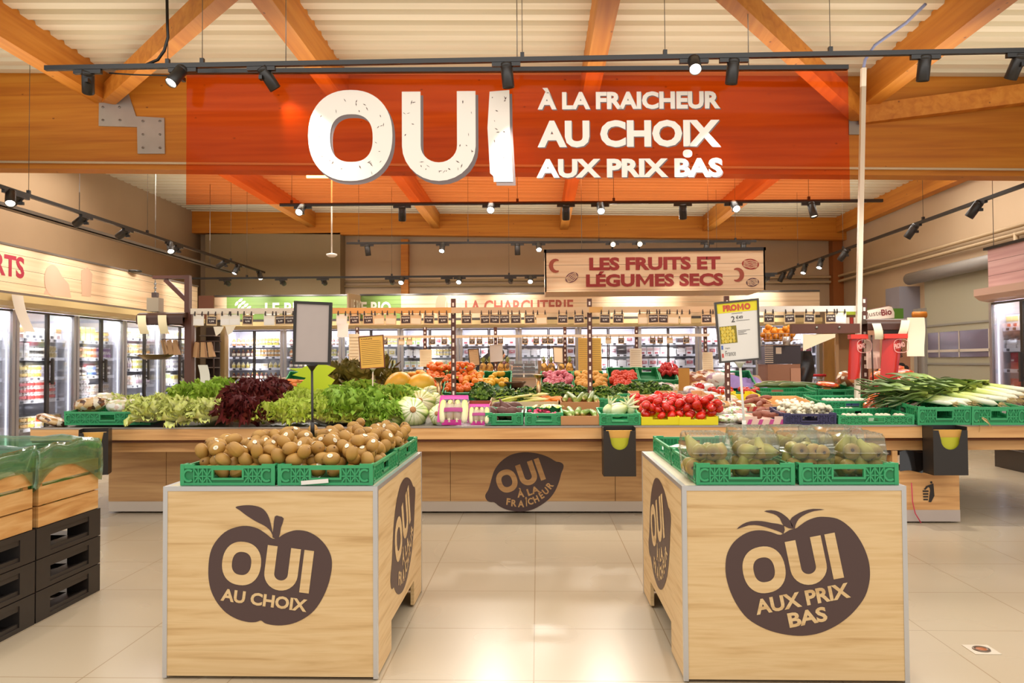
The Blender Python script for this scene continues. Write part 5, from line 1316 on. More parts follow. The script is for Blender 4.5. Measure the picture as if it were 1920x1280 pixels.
o = single('label_slip', b, WHT, 'small white label strip at the foot of the right kiwi crate', 'label', None, (atY(563, 908, 3.1).x, 3.112, .764), (0, -.08, 0))

# kiwis ------------------------------------------------------------------------
def drop(n, region, floor, r, rr, ymax=None, keep=None):
    out = []
    x0, x1, y0, y1 = region
    for _ in range(n):
        best = None
        for _k in range(14):
            x, y = rr.uniform(x0, x1), rr.uniform(y0, y1)
            if keep and not keep(x, y): continue
            z = floor(x, y) + r
            for (a, c, e) in out:
                dd = (a-x)**2 + (c-y)**2
                if dd < 4*r*r*.88: z = max(z, e + math.sqrt(max(0, 4*r*r*.88-dd)))
            if best is None or z < best[2]: best = (x, y, z)
        if best: out.append(best)
    return out
KIWI = uvramp('kiwi_skin', [(0, '#6a4820'), (.06, '#a07436'), (.5, '#b5873c'), (.94, '#a07638'), (1, '#5a3c1c')], 1, .55, .25, 18)
def uvball(n, k, fn):
    b = MB(); b.grid(n, k, fn, 0, True, True); return b
def kiwi_fn(u, v):
    a = 2*PI*u; t = PI*v
    return (.0265*math.sin(t)**.92*math.cos(a), .0255*math.sin(t)**.92*math.sin(a), -.034*math.cos(t))
KM = uvball(14, 10, kiwi_fn); KM.tube([(0, 0, .033), (0, 0, .0365)], [.004, .0025], 6); KM = KM.mesh('kiwi', KIWI)
STK = MB().grid(12, 3, lambda u, v: (.0274*math.cos(v*.32*math.cos(2*PI*u)), .0268*math.sin(v*.32*math.cos(2*PI*u)), v*.0105*math.sin(2*PI*u))).mesh('sticker', mat('#efe8d2', .4))
STG = MB().grid(2, 2, lambda u, v: (.0276*math.cos((u-.5)*.25), .0268*math.sin((u-.5)*.25), (v-.5)*.007)).mesh('sticker_print', mat('#d9cf9a', .4))
rr = random.Random(11)
def kfloor(x, y):
    edge = min(x+1.44, -.66-x); fr = y-3.13
    bump = .085*math.exp(-((x+1.02)/.26)**2 - ((y-3.66)/.3)**2)
    return .772 + min(.028, max(0, edge)*.25) * (1 if y > 3.2 else .3) + bump
pts = drop(290, (-1.405, -.69, 3.16, 4.24), kfloor, .0275, rr, None, lambda x, y: y < 4.2 - 1.5*max(0, -.95-x) and not (x < -1.3 and y > 3.5))
# the pole of the blank sign keeps its place
pole = atY(586, 815, 3.72)
for i, (x, y, z) in enumerate(sorted(pts, key=lambda p: p[1])):
    if abs(x-pole.x) < .03 and abs(y-3.724) < .03: continue
    q = Euler((rr.uniform(0, PI), rr.uniform(0, PI), rr.uniform(0, 2*PI)))
    o = single('kiwi', KM, None, 'brown kiwi in the green crates on the apple emblem box', 'kiwi', 'kiwis heaped in the crates', (x, y, z), q, rr.uniform(.95, 1.1))
    if rr.random() < .33:
        # sticker turned towards the camera side
        best = max((Euler((0, 0, a)) for a in [k*PI/4 for k in range(8)]), key=lambda e: (q.to_matrix() @ (e.to_matrix() @ Vector((1, 0, 0)))).dot(Vector((-x*.2, -.75, .66))))
        s = part('sticker', STK, o); s.rotation_euler = best
        part('sticker_print', STG, s)

# pears in clear boxes ---------------------------------------------------------
PEAR = [uvramp('pear_skin%d' % i, st, 1, .4, .35, 14) for i, st in enumerate(([(0, '#5e4020'), (.1, '#9a7834'), (.4, '#a8983e'), (.8, '#b8b654'), (1, '#8a7a3a')], [(0, '#6a4a22'), (.08, '#b08440'), (.4, '#c0a850'), (.8, '#c8c468'), (1, '#8a7a3a')]))]
def pear_fn(u, v):
    a = 2*PI*u
    prof = [(0, -.036), (.018, -.040), (.031, -.030), (.0365, -.010), (.033, .012), (.0235, .033), (.0165, .052), (.013, .066), (0, .071)]
    f = v*(len(prof)-1); i = min(len(prof)-2, int(f)); t = f-i
    t2 = t*t*(3-2*t) if i in (0, len(prof)-2) else t
    r = prof[i][0]*(1-t)+prof[i+1][0]*t; z = prof[i][1]*(1-t2)+prof[i+1][1]*t2
    return (r*math.cos(a) + .0035*max(0, (z/.07))**2, r*math.sin(a), z)
PMs = []
for m_ in PEAR:
    b = uvball(14, 16, pear_fn); PMs.append(b.mesh('pear', m_))
PST = MB().tube([(.003, 0, .068), (.006, .001, .08), (.011, .002, .09)], [.002, .0018, .0024], 6).mesh('stem', mat('#5e4424', .6))
PCA = MB().lathe([(.007, -.0395), (.005, -.041), (.0, -.037)], 8).mesh('calyx', mat('#4a3218', .7))
CLAM = clear('clear_plastic', '#f6f6f0', .10, .08, '#e8e8de', .06)
def clam_mesh(w, d, h):
    b = MB()
    def shell(z0, z1, s0, s1):
        n = 24; o0 = se(0, 0, w/2*s0, d/2*s0, 7, n); o1 = se(0, 0, w/2*s1, d/2*s1, 7, n)
        b.add([(x, y, z0) for x, y in o0] + [(x, y, z1) for x, y in o1], [(i, (i+1) % n, (i+1) % n+n, i+n) for i in range(n)], 0, True)
    shell(0, h*.55, .9, 1.0); shell(h*.55, h*.58, 1.0, 1.05); shell(h*.58, h*.6, 1.05, 1.0); shell(h*.6, h*.94, 1.0, .93); shell(h*.94, h, .93, .86)
    o = se(0, 0, w/2*.86, d/2*.86, 7, 24); b.add([(x, y, h) for x, y in o], [tuple(range(24))]); o = se(0, 0, w/2*.9, d/2*.9, 7, 24); b.add([(x, y, 0) for x, y in o], [tuple(range(24))])
    for i in range(9):
        for yy in (-.42, -.3, .3): b.ball((w*(-.38+.095*i), d*yy*.95, h), (.004, .005, .003), 6, 4)
    b.box((-w*.36, -d*.2, h), (w*.36, -d*.16, h+.004)); b.box((-w*.36, d*.12, h), (w*.36, d*.16, h+.004))
    return b
CLM = clam_mesh(.19, .25, .178).mesh('clear_lid_box', CLAM)
rr = random.Random(4)
NAMES = ['leftmost front', 'second front', 'third front', 'rightmost front', 'left rear', 'middle rear', 'right rear']
spots = [(atY(1322, 840, 3.27).x, 3.28), (atY(1411, 840, 3.27).x, 3.285), (atY(1508, 840, 3.27).x, 3.28), (atY(1604, 840, 3.27).x, 3.28), (.95, 3.57), (1.13, 3.58), (1.33, 3.57)]
for k, (x, y) in enumerate(spots):
    z0 = .775
    single('pear_box', CLM, None, '%s clear plastic box of pears on the tomato emblem box' % NAMES[k], 'plastic box', 'clear pear boxes', (x, y, z0), (0, 0, rr.uniform(-.06, .06)))
    n = 0
    for lv, zz in ((0, .04), (1, .102)):
        for iy, yy in enumerate((-.065, .03)):
            for ix in range(3 if (lv == 0 or iy == 0) else 2):
                xx = -.055 + ix*.055 + (.02 if lv else 0) - (.03 if lv and ix == 2 else 0)
                if k > 3 and lv == 0: continue
                flip = rr.random()
                if iy == 0 and flip < .62: e = Euler((-PI/2 + rr.uniform(-.35, .35), rr.uniform(-.3, .3), rr.uniform(-.4, .4)))   # calyx to the front
                else: e = Euler((rr.choice((.1, 1.4, -.3, 2.6)) + rr.uniform(-.3, .3), rr.uniform(-.7, .7), rr.uniform(-.5, .5)))
                o = single('pear', PMs[rr.randrange(2)], None, 'green brown pear inside the %s clear box' % NAMES[k], 'pear', 'pears in the clear boxes', (x+xx, y+yy+rr.uniform(-.008, .008), z0+zz+rr.uniform(0, .006)), e, rr.uniform(.86, .96))
                part('stem', PST, o); part('calyx', PCA, o)
for k in range(2):
    b = MB().grid(10, 10, lambda u, v: ((u-.5)*.14, (v-.5)*.4, .008*math.sin(9*u+k)*math.sin(7*v)+.03))
    single('crate_liner', b, mat('#d9d4c8', .4), ['crumpled white liner in the front left pear crate', 'crumpled white liner in the rear left pear crate'][k], 'liner', None, (.70, 3.40+k*.58, .775))

# stacked pallets and wooden crates at the left --------------------------------
PLB = mat('#2b2420', .45, noise_amt=.3, noise_scale=12)
def pallet_mesh(w, d, h):
    b = MB()
    b.box((-w/2, -d/2, h-.03), (w/2, d/2, h-.004))
    for i in range(7): x = -w/2+.02+i*(w-.08)/6; b.box((x, -d/2+.01, h-.004), (x+.05, d/2-.01, h))
    for x in (-w/2, -.06, w/2-.12):
        for y in (-d/2, -.05, d/2-.11):
            if y == -.05 and x != -.06: continue
            b.box((x, y, .022), (x+.12, y+.11, h-.03))
        b.box((x, -d/2, 0), (x+.12, d/2, .022))
    for y in (-d/2, d/2-.11): b.box((-w/2, y, .0), (w/2, y+.11, .022))
    b.box((w/2-.02, -d/2+.11, h-.055), (w/2-.004, d/2-.11, h-.03)); b.box((w/2-.02, -d/2+.11, .022), (w/2-.006, d/2-.11, .04))
    return b
PW, PD, PH = .8, .555, .152
PMH = pallet_mesh(PW, PD, PH).mesh('pallet', PLB)
XRF = -2.432
for c, (yc, w) in enumerate(((3.455, 'near'), (4.02, 'far'))):
    for k in range(3):
        single('pallet', PMH, None, '%s black plastic pallet in the %s stack at left' % (['bottom', 'middle', 'top'][k], w), 'pallet', 'stacked black pallets', (XRF-PW/2, yc, k*(PH+.001)))
def wooden_crate(yc, lab):
    w, d, H = .76, .52, .29
    t = thing('wooden_crate', lab, 'crate', (XRF-w/2-.004, yc, .458))
    for s in (-1, 1):
        for z0, z1 in ((0, .098), (.106, .194), (.212, .275)):
            part('slat', MB().box((min(s*w/2, s*(w/2-.012)), -d/2, z0), (max(s*w/2, s*(w/2-.012)), d/2, z1)), CRATEW, t)
            part('slat', MB().box((-w/2+.014, min(s*d/2, s*(d/2-.012)), z0), (w/2-.014, max(s*d/2, s*(d/2-.012)), z1)), CRATEW, t)
        for sy in (-1, 1): part('corner_post', MB().box((min(s*(w/2-.014), s*(w/2-.05)), min(sy*(d/2-.014), sy*(d/2-.05)), .0), (max(s*(w/2-.014), s*(w/2-.05)), max(sy*(d/2-.014), sy*(d/2-.05)), H)), CRATEW, t)
    part('crate_floor', MB().box((-w/2+.014, -d/2+.014, .004), (w/2-.014, d/2-.014, .014)), CRATEW, t)
LINER = clear('green_film', '#cfeed4', .14, .08, '#a4dcb4', .08)
SAV = uvramp('green_cabbage_leaf', [(0, '#b8d070'), (.5, '#7fb040'), (1, '#4f8a2c')], 1, .45, .2, 12)
for c, (yc, w) in enumerate(((3.455, 'near'), (4.02, 'far'))):
    wooden_crate(yc, '%s slatted pine crate lined with green film on the black pallets' % w)
    def ln(u, v, yc=yc, c=c):
        # closed sheet: goes round the crate rim (u) and from outside fold up over the rim and down inside (v)
        a = 2*PI*u; hw, hd = .385, .272
        x = hw*max(-1, min(1, 1.45*math.cos(a))); y = hd*max(-1, min(1, 1.45*math.sin(a)))
        nz = noise.noise(Vector((x*7, y*7, 3*c+v*2.5)))
        top = .395 + .025*nz
        if v < .5:
            low = .215 + .07*math.sin(3*a+1+c) + .04*nz
            z = low + (top-low)*(v*2); k = 1.012 + .022*math.sin(PI*v*2) + .012*nz + .012*noise.noise(Vector((x*22, y*22, z*16)))
        else:
            z = top + (.12-top)*(v-.5)*2; k = 1.0 - .10*(v-.5)*2 + .03*nz
        return (x*k, y*k, z)
    b = MB().grid(64, 16, ln)
    single('film_liner', b, LINER, 'translucent green film liner folded over the %s pine crate' % w, 'liner', None, (XRF-.384, yc, .458))
    for k, (dx, dy) in enumerate(((.24, -.1), (.24, .1), (.03, -.1), (.03, .11), (-.2, 0))):
        b = MB(); rr = random.Random(k)
        b.grid(14, 10, lambda u, v: ((lambda a, t, r: (r*math.sin(t)*math.cos(a), r*math.sin(t)*math.sin(a), -r*.85*math.cos(t)))(2*PI*u, PI*v, .1*(1+.06*math.sin(5*u*2*PI+k)))), 0, True, True)
        single('cabbage', b, SAV, 'green cabbage inside the %s film-lined pine crate' % w, 'cabbage', 'cabbages in the pine crates', (XRF-.384+dx, yc+dy, .458+.15))
# floor socket
v = atZ(1840, 1218, 0)
t = thing('floor_socket', 'small round floor socket set in the tiles at lower right', 'socket', (v.x, v.y, .0005))
part('plate', MB().box((-.055, -.055, 0), (.055, .055, .002)), mat('#d8cbb6', .4), t)
part('ring', MB().lathe([(.022, .002), (.026, .006), (.034, .006), (.036, .002)], 20), mat('#7a6858', .3, .6), t)
part('lid', MB().lathe([(0, .0045), (.022, .0042), (.022, .002)], 16), mat('#b86a3c', .4), t)
# ================================================================ PRODUCE ON THE TABLES
TLT = math.atan(SL)
def leaf_head(N, seed, L0=.5, close=.5, ruffle=.05, freq=5, wid=.36, nu=11, nv=9, inner=True):
    """rosette of ruffled leaves, about one unit across, resting on z=0"""
    rr = random.Random(seed); b = MB()
    for i in range(N):
        f = i/(N-1)                                   # 0 outer .. 1 heart
        a0 = i*2.39996 + rr.uniform(-.2, .2)
        L = L0*(1.0 - .3*f)*rr.uniform(.9, 1.1); W_ = wid*(1.05-.35*f)*rr.uniform(.9, 1.1)
        e0 = .15 + (1.25)*f + rr.uniform(-.1, .1)     # starting elevation
        curl = (.75*(1-f) - close*1.3*f) + rr.uniform(-.15, .15)
        ph = rr.uniform(0, 6.28); base = .03*(1-f)
        ca, sa = math.cos(a0), math.sin(a0)
        def fn(u, v):
            s = (u-.5)*2
            e = e0 + (.9*(1-f))*math.sin(v*1.6) - curl*v*v*1.2
            n = 6; r = base; z = .05 + .1*f
            for k in range(n):
                t = v*(k+.5)/n; ee = e0 + (.9*(1-f))*math.sin(t*1.6)*.5 - curl*t*t*1.5
                r += math.cos(ee)*L*v/n; z += math.sin(ee)*L*v/n
            w = W_*math.sin(min(1, .12+v*1.05)*PI*.62)**.8*.5
            rf = ruffle*(v**1.3)*(abs(s)**1.2*.9+.25*v)
            q = math.sin(freq*s*1.7 + ph + 5*v)*rf + math.sin(2.3*freq*s + 2*ph + 9*v)*rf*.6 + math.sin(4.1*freq*s - ph + 14*v)*rf*.3
            x = r - math.sin(e)*q - (s*s)*w*.5*math.cos(e)*.3
            zz = z + math.cos(e)*q + (s*s)*w*.45
            y = s*w*(1 + .25*math.sin(ph+7*v)*v)
            return (x*ca - y*sa, x*sa + y*ca, max(.004, zz))
        b.grid(nu, nv, fn, 0, True, True)
    return b
LG = [(0, '#f4f2cc'), (.35, '#e8ea9c'), (.7, '#c2d658'), (1, '#9cbf3c')]
LP = [(0, '#f8f6de'), (.5, '#f2f1b8'), (.85, '#e6e894'), (1, '#d3dc70')]
LF = [(0, '#f8f5d6'), (.4, '#eeee9c'), (.8, '#dae468'), (1, '#bdd24c')]
LR = [(0, '#e6dca8'), (.3, '#b99a5a'), (.5, '#8e4a2e'), (.8, '#752a24'), (1, '#5e1e1e')]
LD = [(0, '#f0f0c4'), (.4, '#d3df78'), (.75, '#b3d052'), (1, '#90b83e')]
def lm(n, st, t): return uvramp(n, st, 1, .45, .35, t)
M_G, M_P, M_F, M_R, M_D = lm('lettuce_leaf', LG, 9), lm('pale_lettuce_leaf', LP, 9), lm('frisee_leaf', LF, 12), lm('red_lettuce_leaf', LR, 11), lm('dark_lettuce_leaf', LD, 9)
H_G = [leaf_head(46, s, .6, .5, .09, 6, .38).mesh('lettuce', M_G) for s in (1, 2)]
H_P = [leaf_head(54, s, .58, .85, .07, 7, .36).mesh('pale_lettuce', M_P) for s in (3, 4)]
H_F = [leaf_head(70, s, .6, .6, .09, 7, .22, 6, 7).mesh('frisee_lettuce', M_F) for s in (5, 6)]
H_R = [leaf_head(58, s, .6, .45, .13, 7, .33).mesh('red_lettuce', M_R) for s in (7, 8)]
H_D = [leaf_head(54, s, .6, .45, .1, 7, .36).mesh('green_lettuce', M_D) for s in (9, 10)]
rr = random.Random(21)
def put(name, mesh, px, py, wpx, lab, cat, grp, base=.30, rot=None, zscale=1.0, lift=0.0):
    """stands a unit-wide mesh on the sloping table where the photo shows it; py is its middle"""
    P = on(px, py + wpx*base)
    s = wpx*P.y/1470
    if P.y < YF + .03 + .45*s: P = Vector((P.x*(YF+.03+.28*s)/P.y, YF+.03+.28*s, z1(YF+.03+.28*s)))
    return single(name, mesh, None, lab, cat, grp, (P.x, P.y, P.z+.002+lift), rot if rot else (-TLT*0 + rr.uniform(-.2, .2), rr.uniform(-.2, .2), rr.uniform(0, 6.28)), (s, s, s*zscale))
for px, py, w in ((285,783,84),(340,786,84),(392,785,78),(262,766,62),(312,768,66),(362,770,66),(408,767,56),(213,759,60),(250,757,52),(300,756,56)):
    put('pale_lettuce', H_P[rr.randrange(2)], px, py, w, 'pale frilly lettuce in the heap left of the red lettuces', 'lettuce', 'pale lettuces', .36, None, 1.1)
for px, py, w in ((345,748,66),(386,750,70),(414,742,72),(372,734,50),(436,752,54)):
    put('lettuce', H_G[rr.randrange(2)], px, py, w, 'green leafy lettuce at the back of the pale heap', 'lettuce', 'green lettuces behind the pale heap', .3, None, 1.2)
for px, py, w in ((440,778,78),(478,778,70),(450,752,74),(487,752,78),(520,748,66),(470,738,66),(512,734,60),(535,742,46)):
    put('red_lettuce', H_R[rr.randrange(2)], px, py, w, 'dark red leafy lettuce in the heap left of the blank sign', 'lettuce', 'red lettuces', .34, None, 1.2)
for px, py, w in ((500,787,66),(535,787,70),(572,788,68),(608,788,66),(545,770,66),(592,768,74),(562,752,66),(610,752,62),(578,738,56),(540,757,54),(640,790,56)):
    put('frisee_lettuce', H_F[rr.randrange(2)], px, py, w, 'yellow green frisee lettuce around the blank sign pole', 'lettuce', 'frisee lettuces', .34, None, 1.15)
for px, py, w in ((655,772,104),(692,756,92),(640,750,84),(735,748,84),(722,772,66),(700,788,66),(672,736,76),(762,742,66),(745,768,60),(712,740,60)):
    put('green_lettuce', H_D[rr.randrange(2)], px, py, w, 'green batavia lettuce in the heap below the yellow price list', 'lettuce', 'batavia lettuces', .33, None, 1.0)
# romaine heads lying with the cut stem to the front
def romaine(seed):
    rr = random.Random(seed); b = MB()
    for i in range(16):
        a0 = 2*PI*i/16 + rr.uniform(-.1, .1); R_ = .46*rr.uniform(.9, 1.05); Ln = rr.uniform(.95, 1.2)
        def fn(u, v):
            s = (u-.5)*1.0
            a = a0 + s*(.65 if v < .6 else .65+.5*(v-.6))
            r = (.085 + (R_-.085)*math.sin(min(1, v*1.7)*PI/2)**.8) * (1 - .25*max(0, v-.6)) + .035*math.cos(s*PI)*math.sin(PI*v) + .3*max(0, v-.5)*(math.sin(7*s+a0)*.5+.35)
            y = Ln*(v**1.5) - .02*math.sin(PI*v)
            return (r*math.cos(a), y, max(.0, .42 + r*.92*math.sin(a)))
        b.grid(6, 9, fn, 0, True, True)
    return b
M_C = uvramp('romaine_leaf', [(0, '#f4f0d8'), (.22, '#ebe9b4'), (.45, '#c9d878'), (.7, '#9abb48'), (1, '#7aa234')], 1, .4, .2, 8, stripes=(1, '#86a63a', .3, .8))
H_C = [romaine(s).mesh('romaine_lettuce', M_C) for s in (1, 2)]
STEM = MB().lathe([(0, -.045), (.06, -.043), (.085, -.03), (.09, .0)], 14, 0, Matrix.Translation((0, 0, .42)) @ Matrix.Rotation(-PI/2, 4, 'X')).mesh('cut_stem', mat('#b07a45', .6, noise_amt=.3, noise_scale=40))
for px, py, w in ((720,788,70),(770,787,84),(812,786,60),(748,762,66),(790,766,72),(818,760,54),(800,745,50),(770,748,50)):
    P = on(px, py+8); s = w*P.y/1470
    o = single('romaine_lettuce', H_C[rr.randrange(2)], None, 'romaine lettuce lying with its brown cut stem to the front', 'lettuce', 'romaine lettuces', (P.x, P.y, P.z), (-.25, rr.uniform(-.3, .3), rr.uniform(-.45, .45)), s*.8)
    part('cut_stem', STEM, o)
# savoy cabbages and yellow melons behind
M_K = uvramp('savoy_leaf', [(0, '#c9b870'), (.4, '#a08e40'), (.8, '#80762e'), (1, '#625e24')], 1, .5, .4, 9)
H_K = [leaf_head(22, s, .66, .7, .03, 3, .75).mesh('savoy_cabbage', M_K) for s in (31, 32)]
for px, py, w in ((640,722,62),(672,728,56),(712,714,66),(655,712,54),(735,726,46),(622,732,40)):
    put('savoy_cabbage', H_K[rr.randrange(2)], px, py, w, 'olive brown savoy cabbage behind the green lettuces', 'cabbage', 'savoy cabbages', .2, None, 1.15, .03)
b = uvball(18, 12, lambda u, v: ((.5*math.sin(PI*v)**.9*(1+.02*math.cos(10*2*PI*u)))*math.cos(2*PI*u), (.5*math.sin(PI*v)**.9*(1+.02*math.cos(10*2*PI*u)))*math.sin(2*PI*u), -.66*math.cos(PI*v)))
MELON = b.mesh('yellow_melon', uvramp('melon_skin', [(0, '#d8ac30'), (.5, '#e8c24a'), (1, '#d8ac30')], 1, .35, .3, 4))
for k, (px, py, w, q) in enumerate(((745, 722, 46, (.5, .9, 0)), (786, 733, 44, (.3, 1.2, .4)))):
    P = on(px, 745); s = w*P.y/1470
    single('yellow_melon', MELON, None, ['larger yellow melon under the yellow price list', 'yellow melon right of the larger one'][k], 'melon', 'yellow melons', (P.x, P.y+.02, P.z + s*.5), q, s)
# white edged tray behind the cabbages
P = on(632, 738); single('carton_tray', MB().box((-.32, 0, 0), (.32, .01, .14)).box((-.32, .01, 0), (-.31, .4, .12)).box((.31, .01, 0), (.32, .4, .12)).box((-.32, .39, 0), (.32, .4, .16)).box((-.31, .01, 0), (.31, .39, .01)), mat('#e3cdb2', .6), 'cream carton tray behind the savoy cabbages', 'tray', None, (P.x, 7.52, z1(7.45)))

# ---- crates and cartons on the table
def icrate(px0, px1, py, d, h, lab, handle=True, mats=None, grp='green crates on the front table', tilt=TLT):
    P = on((px0+px1)/2, py); w = (px1-px0)*P.y/1470
    return crate(round(w, 3), d, h, lab, (P.x, P.y + d/2, P.z + d/2*math.tan(tilt)+.002), (tilt, 0, 0), grp, handle, mats)
def carton(px0, px1, py, d, h, col, lab, notch=True, stripes=None, tilt=TLT, inner=None, grp='cartons on the front table', lift=0):
    P = on((px0+px1)/2, py); w = (px1-px0)*P.y/1470
    t = thing('carton_box', lab, 'box', (P.x, P.y, P.z+.002+lift), (tilt, 0, 0), grp)
    b = MB()
    n = w*.2
    def side(y0, y1):
        if notch: b.prism([(-w/2, 0), (w/2, 0), (w/2, h), (n, h), (n, h*.7), (-n, h*.7), (-n, h), (-w/2, h)], y0, y1) if 0 else (b.box((-w/2, y0, 0), (w/2, y1, h*.68)), b.box((-w/2, y0, h*.68), (-n, y1, h)), b.box((n, y0, h*.68), (w/2, y1, h)))
        else: b.box((-w/2, y0, 0), (w/2, y1, h))
    side(0, .006); side(d-.006, d)
    b.box((-w/2, .006, 0), (-w/2+.006, d-.006, h)); b.box((w/2-.006, .006, 0), (w/2, d-.006, h)); b.box((-w/2, .006, 0), (w/2, d-.006, .006))
    part('box_walls', b, mat(col, .6), t)
    if stripes:
        s = MB()
        for k in range(4): x = -w/2+.02+k*w/4; s.add([(x, -.001, .0), (x+.03, -.001, 0), (x+.045, -.001, h*.66), (x+.015, -.001, h*.66)], [(0,1,2,3)])
        part('print', s, mat(stripes, .6), t)
    return t, w
icrate(118, 285, 797, .38, .105, 'wide green crate of salad bags at the left end of the table')
BAGC = clear('crinkly_film', '#f4f2ee', .16, .08, '#efe8dc', .12)
def bag_mesh(seed, amp=.04):
    rr = random.Random(seed); o1 = rr.uniform(0, 9)
    def f(u, v):
        a = 2*PI*u; t = PI*v
        n = 1 + amp*4*noise.noise(Vector((3*math.cos(a)+o1, 3*math.sin(a), 4*math.cos(t))))
        return (.5*n*math.sin(t)**.6*math.cos(a), .36*n*math.sin(t)**.6*math.sin(a), .22 - .22*n*math.cos(t))
    b = MB(); b.grid(18, 10, f, 0, True, True); return b
def mixmat(name, cols, scale, rough=.3, coat=.5):
    m, nt, N, L, P = newmat(name)
    tc = N.new('ShaderNodeTexCoord'); v = N.new('ShaderNodeTexVoronoi'); v.inputs['Scale'].default_value = scale
    L.new(tc.outputs['Object'], v.inputs['Vector']); sp = N.new('ShaderNodeSeparateColor'); L.new(v.outputs['Color'], sp.inputs[0])
    r = ramp(N, [(i/(len(cols)-1)*.9, c) for i, c in enumerate(cols)]); r.color_ramp.interpolation = 'CONSTANT'
    L.new(sp.outputs[0], r.inputs[0]); L.new(r.outputs[0], P.inputs['Base Color']); P.inputs['Roughness'].default_value = rough; P.inputs['Coat Weight'].default_value = coat
    return m
B_ = {k: [bag_mesh(s).mesh('bag', mixmat('bag_'+k, c, sc)) for s in (1, 2)] for k, c, sc in (('salad', ['#e9e4d6', '#d9d0a8', '#e8e2d2', '#b9c490', '#d8b8a8', '#efe9de'], 9), ('carrot', ['#d8501c', '#e87a2c', '#d8401c', '#e8a070', '#c83818', '#ee8a3a'], 7), ('onion', ['#a8643a', '#d8b890', '#8a4a2c', '#e8dcc8', '#b87848'], 6), ('garlic', ['#efe8e0', '#e0d4d8', '#b89ab0', '#f4efe8', '#c9a8a0'], 7), ('green', ['#e9ead8', '#b9c990', '#8aa860', '#efeee0', '#d0d8b0', '#a86a70'], 10), ('leafy', ['#e8d8c0', '#b98a50', '#8a5030', '#d8b078', '#5a3a28'], 8))}
def bag(kind, px, py, wpx, lab, grp, ps=.6, q=None, h=1.0, name='vegetable_bag'):
    P = on(px, py); s = wpx*P.y/1470
    return single(name, B_[kind][rr.randrange(2)], None, lab, 'bag', grp, (P.x, P.y, P.z+.002), q or (rr.uniform(-.1, .3), rr.uniform(-.2, .2), rr.uniform(-.5, .5)), (s, s, s*h))
for px, py, w in ((170, 790, 64), (225, 789, 50), (258, 787, 48), (205, 780, 60)):
    o = bag('salad' if w != 64 else 'leafy', px, py, w, 'bagged salad mix in the wide green crate at left', 'salad bags in the left crate'); o.location.z += .075
bag('leafy', 95, 795, 58, 'brown and cream vegetable bag at the left table end', None, q=(0, .35, .1), h=.6)
# endive bags, pink print
PK = mat('#d8389a', .3, coat=.5)
def endive(px, py, wpx, lab):
    P = on(px, py); s = wpx*P.y/1470
    t = thing('endive_bag', lab, 'bag', (P.x, P.y, P.z), (-.25, 0, rr.uniform(-.1, .1)), 'endive bags', s)
    def f(u, v): return ((u-.5)*(1-.15*v*v), -.16*math.sin(PI*u)*math.sin(PI*min(1, v*1.1)) , .92*v)
    E = uvramp('endive_leaf', [(0, '#f6f0d4'), (.6, '#f2eaa8'), (1, '#dfe060')], 1, .4, .1, 9)
    for k in range(4):
        x = -.33+.22*k
        b = uvball(8, 8, lambda u, v: (.118*math.sin(PI*v)**.6*math.cos(2*PI*u)+x, -.04+.1*math.sin(PI*v)**.7*math.sin(2*PI*u), .42-.36*math.cos(PI*v))); part('endive', b, E, t)
    part('film', MB().grid(10, 10, lambda u, v: (f(u, v)[0]*1.02, f(u, v)[1]-.02, f(u, v)[2])).grid(4, 4, lambda u, v: ((.5-u)*(1-.15*v*v), .09, .92*v)), clear('endive_film', '#f8ecf4', .12, .1, '#f0d8e8', .05), t)
    for nm, (u0, u1, v0, v1) in (('top_band', (0, 1, .86, 1)), ('bottom_band', (.15, .75, .0, .16)), ('label_band', (.15, .8, .42, .56)), ('side_band', (0, .1, .1, .9))):
        part(nm, MB().grid(8, 3, lambda u, v: tuple(a-d for a, d in zip(f(u0+(u1-u0)*u, v0+(v1-v0)*v), (0, .03, 0)))), PK if nm != 'label_band' else mat('#a83a78', .4), t)
endive(850, 797, 62, 'pink printed bag of endives standing at the table edge')
endive(898, 797, 44, 'smaller pink printed bag of endives in the red brown carton')
carton(874, 918, 783, .32, .1, '#a8503a', 'red brown carton behind the smaller endive bag', False)
# beet and radish crates
icrate(910, 981, 797, .36, .09, 'green crate of beetroots at the table edge')
icrate(984, 1056, 797, .36, .09, 'green crate of radishes at the table edge')
BEET = mat('#4e2418', .6, noise_amt=.4, noise_scale=9); RAD = mat('#d23a60', .35, noise_amt=.15)
def veg(name, mesh, px, py, lift, lab, cat, grp, s=1.0, q=None):
    P = on(px, py); return single(name, mesh, None, lab, cat, grp, (P.x, P.y, P.z+lift), q or (rr.uniform(0, 3), rr.uniform(0, 3), rr.uniform(0, 6)), s)
bm = MB().lathe([(.004, -.1), (.01, -.07), (.035, -.045), (.05, -.01), (.045, .025), (.02, .042), (.015, .07), (0, .075)], 14).mesh('beetroot', BEET)
for px, py in ((920,790),(940,788),(950,785),(962,789),(975,788),(935,780),(968,779)): veg('beetroot', bm, px, py, .06, 'dark earthy beetroot in the crate left of the radishes', 'beetroot', 'beetroots', rr.uniform(.9, 1.25))
rm = MB().ball((0, 0, 0), (.014, .014, .02), 10, 8).tube([(0, 0, -.019), (.002, 0, -.04)], [.003, .0005], 5).mesh('radish', RAD)
for k in range(26): veg('radish', rm, rr.uniform(992, 1046), rr.uniform(780, 792), rr.uniform(.05, .075), 'pink red radish in the green crate', 'radish', 'radishes')
lfm = MB()
for k in range(14):
    a = rr.uniform(0, 6.28); lfm.grid(3, 4, lambda u, v: (.1*v*math.cos(a)-(u-.5)*.04*math.sin(a), .1*v*math.sin(a)+(u-.5)*.04*math.cos(a), .03*math.sin(2.5*v)+rr.uniform(0, .01)), 0, True, True)
